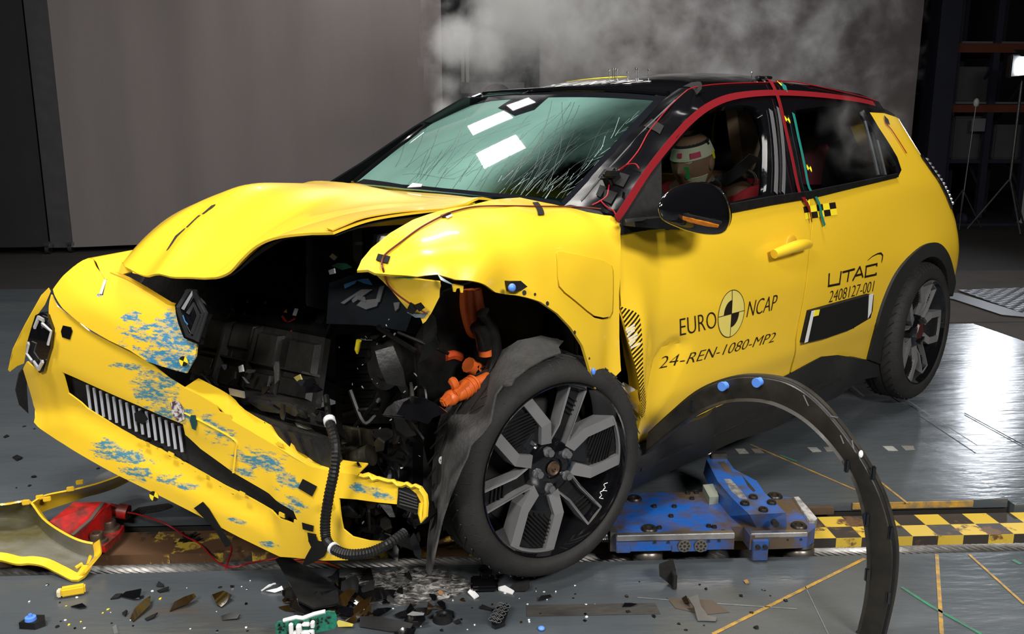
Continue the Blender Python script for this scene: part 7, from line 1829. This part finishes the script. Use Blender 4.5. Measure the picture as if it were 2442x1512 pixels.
# spilled residue under the bumper
res = bpy.data.materials.new('foamy_residue'); res.use_nodes = True; T = NT(res); bs = T.n['Principled BSDF']
tcn = T.add('ShaderNodeTexCoord'); mp = T.add('ShaderNodeMapping'); mp.inputs['Scale'].default_value = (1.0, 1.9, 1); T.link(tcn.outputs['Object'], mp.inputs[0])
n1 = T.add('ShaderNodeTexNoise', i_Scale=30., i_Detail=8., i_Roughness=.7, i_Distortion=1.2); T.link(mp.outputs[0], n1.inputs['Vector'])
cr = T.add('ShaderNodeValToRGB'); T.link(n1.outputs[0], cr.inputs[0]); cr.color_ramp.elements[0].position = .40; cr.color_ramp.elements[0].color = (.02, .018, .016, 1); cr.color_ramp.elements[1].position = .62; cr.color_ramp.elements[1].color = (.62, .61, .59, 1)
e = cr.color_ramp.elements.new(.52); e.color = (.16, .155, .15, 1)
T.link(cr.outputs[0], bs.inputs['Base Color']); bs.inputs['Roughness'].default_value = .25
bp = T.add('ShaderNodeBump', i_Strength=.8, i_Distance=.01); T.link(n1.outputs[0], bp.inputs['Height']); T.link(bp.outputs[0], bs.inputs['Normal'])
n2 = T.add('ShaderNodeTexNoise', i_Scale=9., i_Detail=6.); T.link(tcn.outputs['Object'], n2.inputs['Vector'])
sx = T.add('ShaderNodeVectorMath', operation='LENGTH'); dv = T.add('ShaderNodeVectorMath', operation='DIVIDE'); dv.inputs[1].default_value = (.24, .125, 1); T.link(tcn.outputs['Object'], dv.inputs[0]); T.link(dv.outputs[0], sx.inputs[0])
sb = T.add('ShaderNodeMath', operation='SUBTRACT'); sb.inputs[0].default_value = 1.30; T.link(sx.outputs['Value'], sb.inputs[1])
ml = T.add('ShaderNodeMath', operation='MULTIPLY'); T.link(sb.outputs[0], ml.inputs[0]); T.link(n2.outputs[0], ml.inputs[1])
mr = T.add('ShaderNodeMapRange', interpolation_type='SMOOTHSTEP'); mr.inputs[1].default_value = .20; mr.inputs[2].default_value = .34; T.link(ml.outputs[0], mr.inputs[0]); T.link(mr.outputs[0], bs.inputs['Alpha'])
rc = G(945, 1400); V = []; nx_, ny_ = 60, 34
for j in range(ny_ + 1):
    for i in range(nx_ + 1):
        x_, y_ = (i / nx_ - .5) * .62, (j / ny_ - .5) * .30
        if rc[1] + y_ > 2.300: y_ = 2.300 - rc[1]
        V.append((x_, y_, .0025 + .004 * abs(sin(x_ * 61 + 3 * sin(y_ * 40))) * abs(cos(y_ * 83 + 2 * sin(x_ * 30)))))
o = mesh('spilled_residue', V, [[j * (nx_ + 1) + i, j * (nx_ + 1) + i + 1, (j + 1) * (nx_ + 1) + i + 1, (j + 1) * (nx_ + 1) + i] for j in range(ny_) for i in range(nx_)], res); o.location = (rc[0], rc[1], 0)
tag(o, 'grey foamy residue spilled on the floor under the bumper', 'residue', kind='stuff')
rg_ = random.Random(33)
for k in range(30):
    px, py = rg_.uniform(690, 880), rg_.uniform(1398, 1466)
    o = shard(G(px, py, .016), rg_.uniform(.014, .045), (rg_.uniform(-.5, .5), rg_.uniform(-.7, 0), 1), rg_.choice([gloss, dkm, blk, gloss, brs]), 'plastic_shard', None, rg_, t=.003, asp=rg_.uniform(.3, .7))
    zmin = min(v.co.z for v in o.data.vertices); o.location.z = .004 - zmin + rg_.uniform(0, .008)
    tag(o, 'dark glossy shard in the heap between the bumper tip and circuit board', 'shard', 'dark shards in the heap')
# crumbs
rg_ = random.Random(21)
def crumb(name, label, cat, group, px, py, r, mat):
    c = G(px, py, 0); k = rg_.randint(4, 6); V = []; h_ = r * rg_.uniform(.25, .7)
    ph = rg_.uniform(0, 6)
    pts = [(r * rg_.uniform(.5, 1.1) * cos(ph + 2 * pi * i / k), r * rg_.uniform(.5, 1.1) * sin(ph + 2 * pi * i / k)) for i in range(k)]
    V = [(a, b_, .0008) for a, b_ in pts] + [(a * .8, b_ * .8, .0008 + h_ * rg_.uniform(.5, 1)) for a, b_ in pts]
    o = mesh(name, V, [list(range(k))[::-1], list(range(k, 2 * k))] + [[i, (i + 1) % k, k + (i + 1) % k, k + i] for i in range(k)], mat, smooth=False)
    o.location = (c[0], c[1], 0); tag(o, label, cat, group)
def front_ok(px, py): return G(px, py)[1] < 2.29
for k in range(64):
    px = rg_.choice([rg_.uniform(20, 640), rg_.uniform(820, 1130), rg_.uniform(820, 1130), rg_.uniform(1080, 1420), rg_.uniform(1300, 1900)]); py = rg_.uniform(1385, 1508)
    if not front_ok(px, py): continue
    crumb('plastic_crumb', 'tiny black plastic crumb scattered on the front floor plate', 'crumb', 'black crumbs on the front floor plate', px, py, rg_.uniform(.003, .009), rg_.choice([blk, gloss, brs]))
for k in range(16):
    px, py = rg_.uniform(0, 300), rg_.uniform(1010, 1190); crumb('plastic_crumb', 'tiny black plastic crumb on the floor behind the bumper', 'crumb', 'black crumbs behind the bumper', px, py, rg_.uniform(.004, .012), blk)
for k in range(34):
    px, py = rg_.choice([rg_.uniform(20, 660), rg_.uniform(840, 1420), rg_.uniform(840, 1420)]), rg_.uniform(1385, 1508)
    crumb('white_crumb', 'tiny white crumb scattered on the front floor plate', 'crumb', 'white crumbs on the front floor plate', px, py, rg_.uniform(.002, .005), white)
for k in range(8):
    px, py = rg_.choice([rg_.uniform(60, 420), rg_.uniform(840, 1240)]), rg_.uniform(1390, 1500)
    crumb('yellow_crumb', 'tiny yellow paint crumb on the front floor plate', 'crumb', 'yellow crumbs on the front floor plate', px, py, rg_.uniform(.003, .006), ychk)
for k in range(22):
    px, py = rg_.uniform(820, 1060), rg_.uniform(1370, 1480)
    o = shard(G(px, py, .012), rg_.uniform(.012, .034), (rg_.uniform(-.4, .4), rg_.uniform(-.6, .1), 1), rg_.choice([gloss, dkm, blk]), 'plastic_shard', None, rg_, t=.003)
    zmin = min(v.co.z for v in o.data.vertices); o.location.z = .004 - zmin
    tag(o, 'glossy black shard lying in the grey residue under the bumper', 'shard', 'black shards in the grey residue')

# black tape strip and cloth flap hanging from the bumper
panel('hanging_tape', [B(x_, y_, .006) for x_, y_ in [(483, 1197), (498, 1214), (520, 1250), (548, 1292), (552, 1300), (538, 1306), (512, 1262), (490, 1240), (462, 1212)]], tape, bumper, normal=buN, sp=.03, thick=.002)
panel('hanging_cloth', [B(x_, y_, .008) for x_, y_ in [(736, 1275), (752, 1278), (756, 1290), (775, 1294), (782, 1308), (772, 1328), (748, 1342), (720, 1352), (728, 1330), (742, 1305), (735, 1290)]], tape, bumper, normal=buN, sp=.03, thick=.003)

# ================================================================= STEAM
YS = 6.3
sb = [(1058, 262, 40, .85), (1075, 205, 60, .6), (1095, 105, 70, 1.25), (1165, 100, 90, .95), (1130, 150, 85, .6), (1240, 30, 125, 1.5), (1215, -40, 120, 1.3), (1340, 50, 150, 1.0), (1330, 150, 140, .55), (1470, 40, 180, .66), (1500, 150, 160, .54), (1640, 90, 210, .52), (1800, 80, 220, .48), (1940, 100, 200, .42), (1720, 170, 160, .50), (1380, -60, 180, .95), (1150, 215, 80, .42)]
pxm = FOC / YS
blobs = []
for (x_, y_, r_, w_) in sb:
    c = GY(x_, y_, YS); r = r_ / pxm * 1.25
    blobs.append((c, (r, .75, r), w_))
stm_ = bpy.data.materials.new('steam_volume'); stm_.use_nodes = True; T = NT(stm_); T.n.remove(T.n['Principled BSDF']); out = T.n['Material Output']
tc = T.add('ShaderNodeTexCoord'); Pp = tc.outputs['Object']; cur = None
for c, r, wgt in blobs:
    v = T.add('ShaderNodeVectorMath', operation='SUBTRACT'); v.inputs[1].default_value = tuple(c); T.link(Pp, v.inputs[0])
    d = T.add('ShaderNodeVectorMath', operation='DIVIDE'); d.inputs[1].default_value = tuple(r); T.link(v.outputs[0], d.inputs[0])
    L_ = T.add('ShaderNodeVectorMath', operation='LENGTH'); T.link(d.outputs[0], L_.inputs[0])
    q = T.add('ShaderNodeMapRange'); q.inputs[3].default_value = wgt; q.inputs[4].default_value = 0; T.link(L_.outputs['Value'], q.inputs[0])
    if cur is None: cur = q.outputs[0]
    else:
        mx = T.add('ShaderNodeMath', operation='SMOOTH_MAX'); mx.inputs[2].default_value = .2; T.link(cur, mx.inputs[0]); T.link(q.outputs[0], mx.inputs[1]); cur = mx.outputs[0]
n0 = T.add('ShaderNodeTexNoise', i_Scale=1.7, i_Detail=4.); T.link(Pp, n0.inputs['Vector'])
wv = T.add('ShaderNodeVectorMath', operation='SCALE'); wv.inputs['Scale'].default_value = .35; T.link(n0.outputs['Color'], wv.inputs[0])
av = T.add('ShaderNodeVectorMath', operation='ADD'); T.link(Pp, av.inputs[0]); T.link(wv.outputs[0], av.inputs[1])
n1 = T.add('ShaderNodeTexNoise', i_Scale=4.2, i_Detail=7., i_Roughness=.66); T.link(av.outputs[0], n1.inputs['Vector'])
a1 = T.add('ShaderNodeMath', operation='MULTIPLY_ADD'); T.link(n1.outputs[0], a1.inputs[0]); a1.inputs[1].default_value = 2.0; a1.inputs[2].default_value = -1.18
a2 = T.add('ShaderNodeMath', operation='ADD'); T.link(cur, a2.inputs[0]); T.link(a1.outputs[0], a2.inputs[1])
gt = T.add('ShaderNodeMath', operation='GREATER_THAN'); gt.inputs[1].default_value = .02; T.link(cur, gt.inputs[0])
mr = T.add('ShaderNodeMapRange', interpolation_type='SMOOTHSTEP'); mr.inputs[1].default_value = 0; mr.inputs[2].default_value = .9; mr.inputs[4].default_value = 3.4; T.link(a2.outputs[0], mr.inputs[0])
ml = T.add('ShaderNodeMath', operation='MULTIPLY'); T.link(mr.outputs[0], ml.inputs[0]); T.link(gt.outputs[0], ml.inputs[1])
vs = T.add('ShaderNodeVolumeScatter'); vs.inputs['Color'].default_value = (.93, .93, .95, 1); vs.inputs['Anisotropy'].default_value = .2
T.link(ml.outputs[0], vs.inputs['Density']); T.link(vs.outputs[0], out.inputs['Volume'])
a_, b_ = GY(1010, 330, YS), GY(2130, -190, YS)
ds = MB().box(((a_[0] + b_[0]) / 2, YS, (a_[2] + b_[2]) / 2), (b_[0] - a_[0], 1.3, b_[2] - a_[2])).build('steam', stm_)
tag(ds, 'white steam drifting up behind the roof of the car', 'steam', kind='stuff')

wsp = bpy.data.materials.new('steam_wisps'); wsp.use_nodes = True; T = NT(wsp); T.n.remove(T.n['Principled BSDF']); out = T.n['Material Output']
tc = T.add('ShaderNodeTexCoord'); dv = T.add('ShaderNodeVectorMath', operation='DIVIDE'); dv.inputs[1].default_value = (.36, .10, .22); T.link(tc.outputs['Object'], dv.inputs[0])
L_ = T.add('ShaderNodeVectorMath', operation='LENGTH'); T.link(dv.outputs[0], L_.inputs[0])
q = T.add('ShaderNodeMapRange'); q.inputs[3].default_value = 1.0; q.inputs[4].default_value = 0; T.link(L_.outputs['Value'], q.inputs[0])
n1 = T.add('ShaderNodeTexNoise', i_Scale=9., i_Detail=6., i_Distortion=.8); T.link(tc.outputs['Object'], n1.inputs['Vector'])
r1_ = T.add('ShaderNodeMapRange', interpolation_type='SMOOTHSTEP'); r1_.inputs[1].default_value = .46; r1_.inputs[2].default_value = .72; T.link(n1.outputs[0], r1_.inputs[0])
ml = T.add('ShaderNodeMath', operation='MULTIPLY'); T.link(q.outputs[0], ml.inputs[0]); T.link(r1_.outputs[0], ml.inputs[1])
m2_ = T.add('ShaderNodeMath', operation='MULTIPLY'); T.link(ml.outputs[0], m2_.inputs[0]); m2_.inputs[1].default_value = 1.4
vs = T.add('ShaderNodeVolumeScatter'); vs.inputs['Color'].default_value = (.93, .93, .96, 1); T.link(m2_.outputs[0], vs.inputs['Density']); T.link(vs.outputs[0], out.inputs['Volume'])
wsp.cycles.volume_step_rate = 2.5
wo = MB().box((0, 0, 0), (.72, .20, .44)).build('steam', wsp); wo.matrix_world = CARM @ Matrix.Translation((.78, .86, 1.24))
tag(wo, 'thin wisps of steam curling past the rear side window', 'steam', kind='stuff')

# keep every chain to thing > part > sub-part
for _ in range(3):
    for o in list(COL.objects):
        d, p = 0, o.parent
        while p: d, p = d + 1, p.parent
        if d > 2: o.parent = o.parent.parent
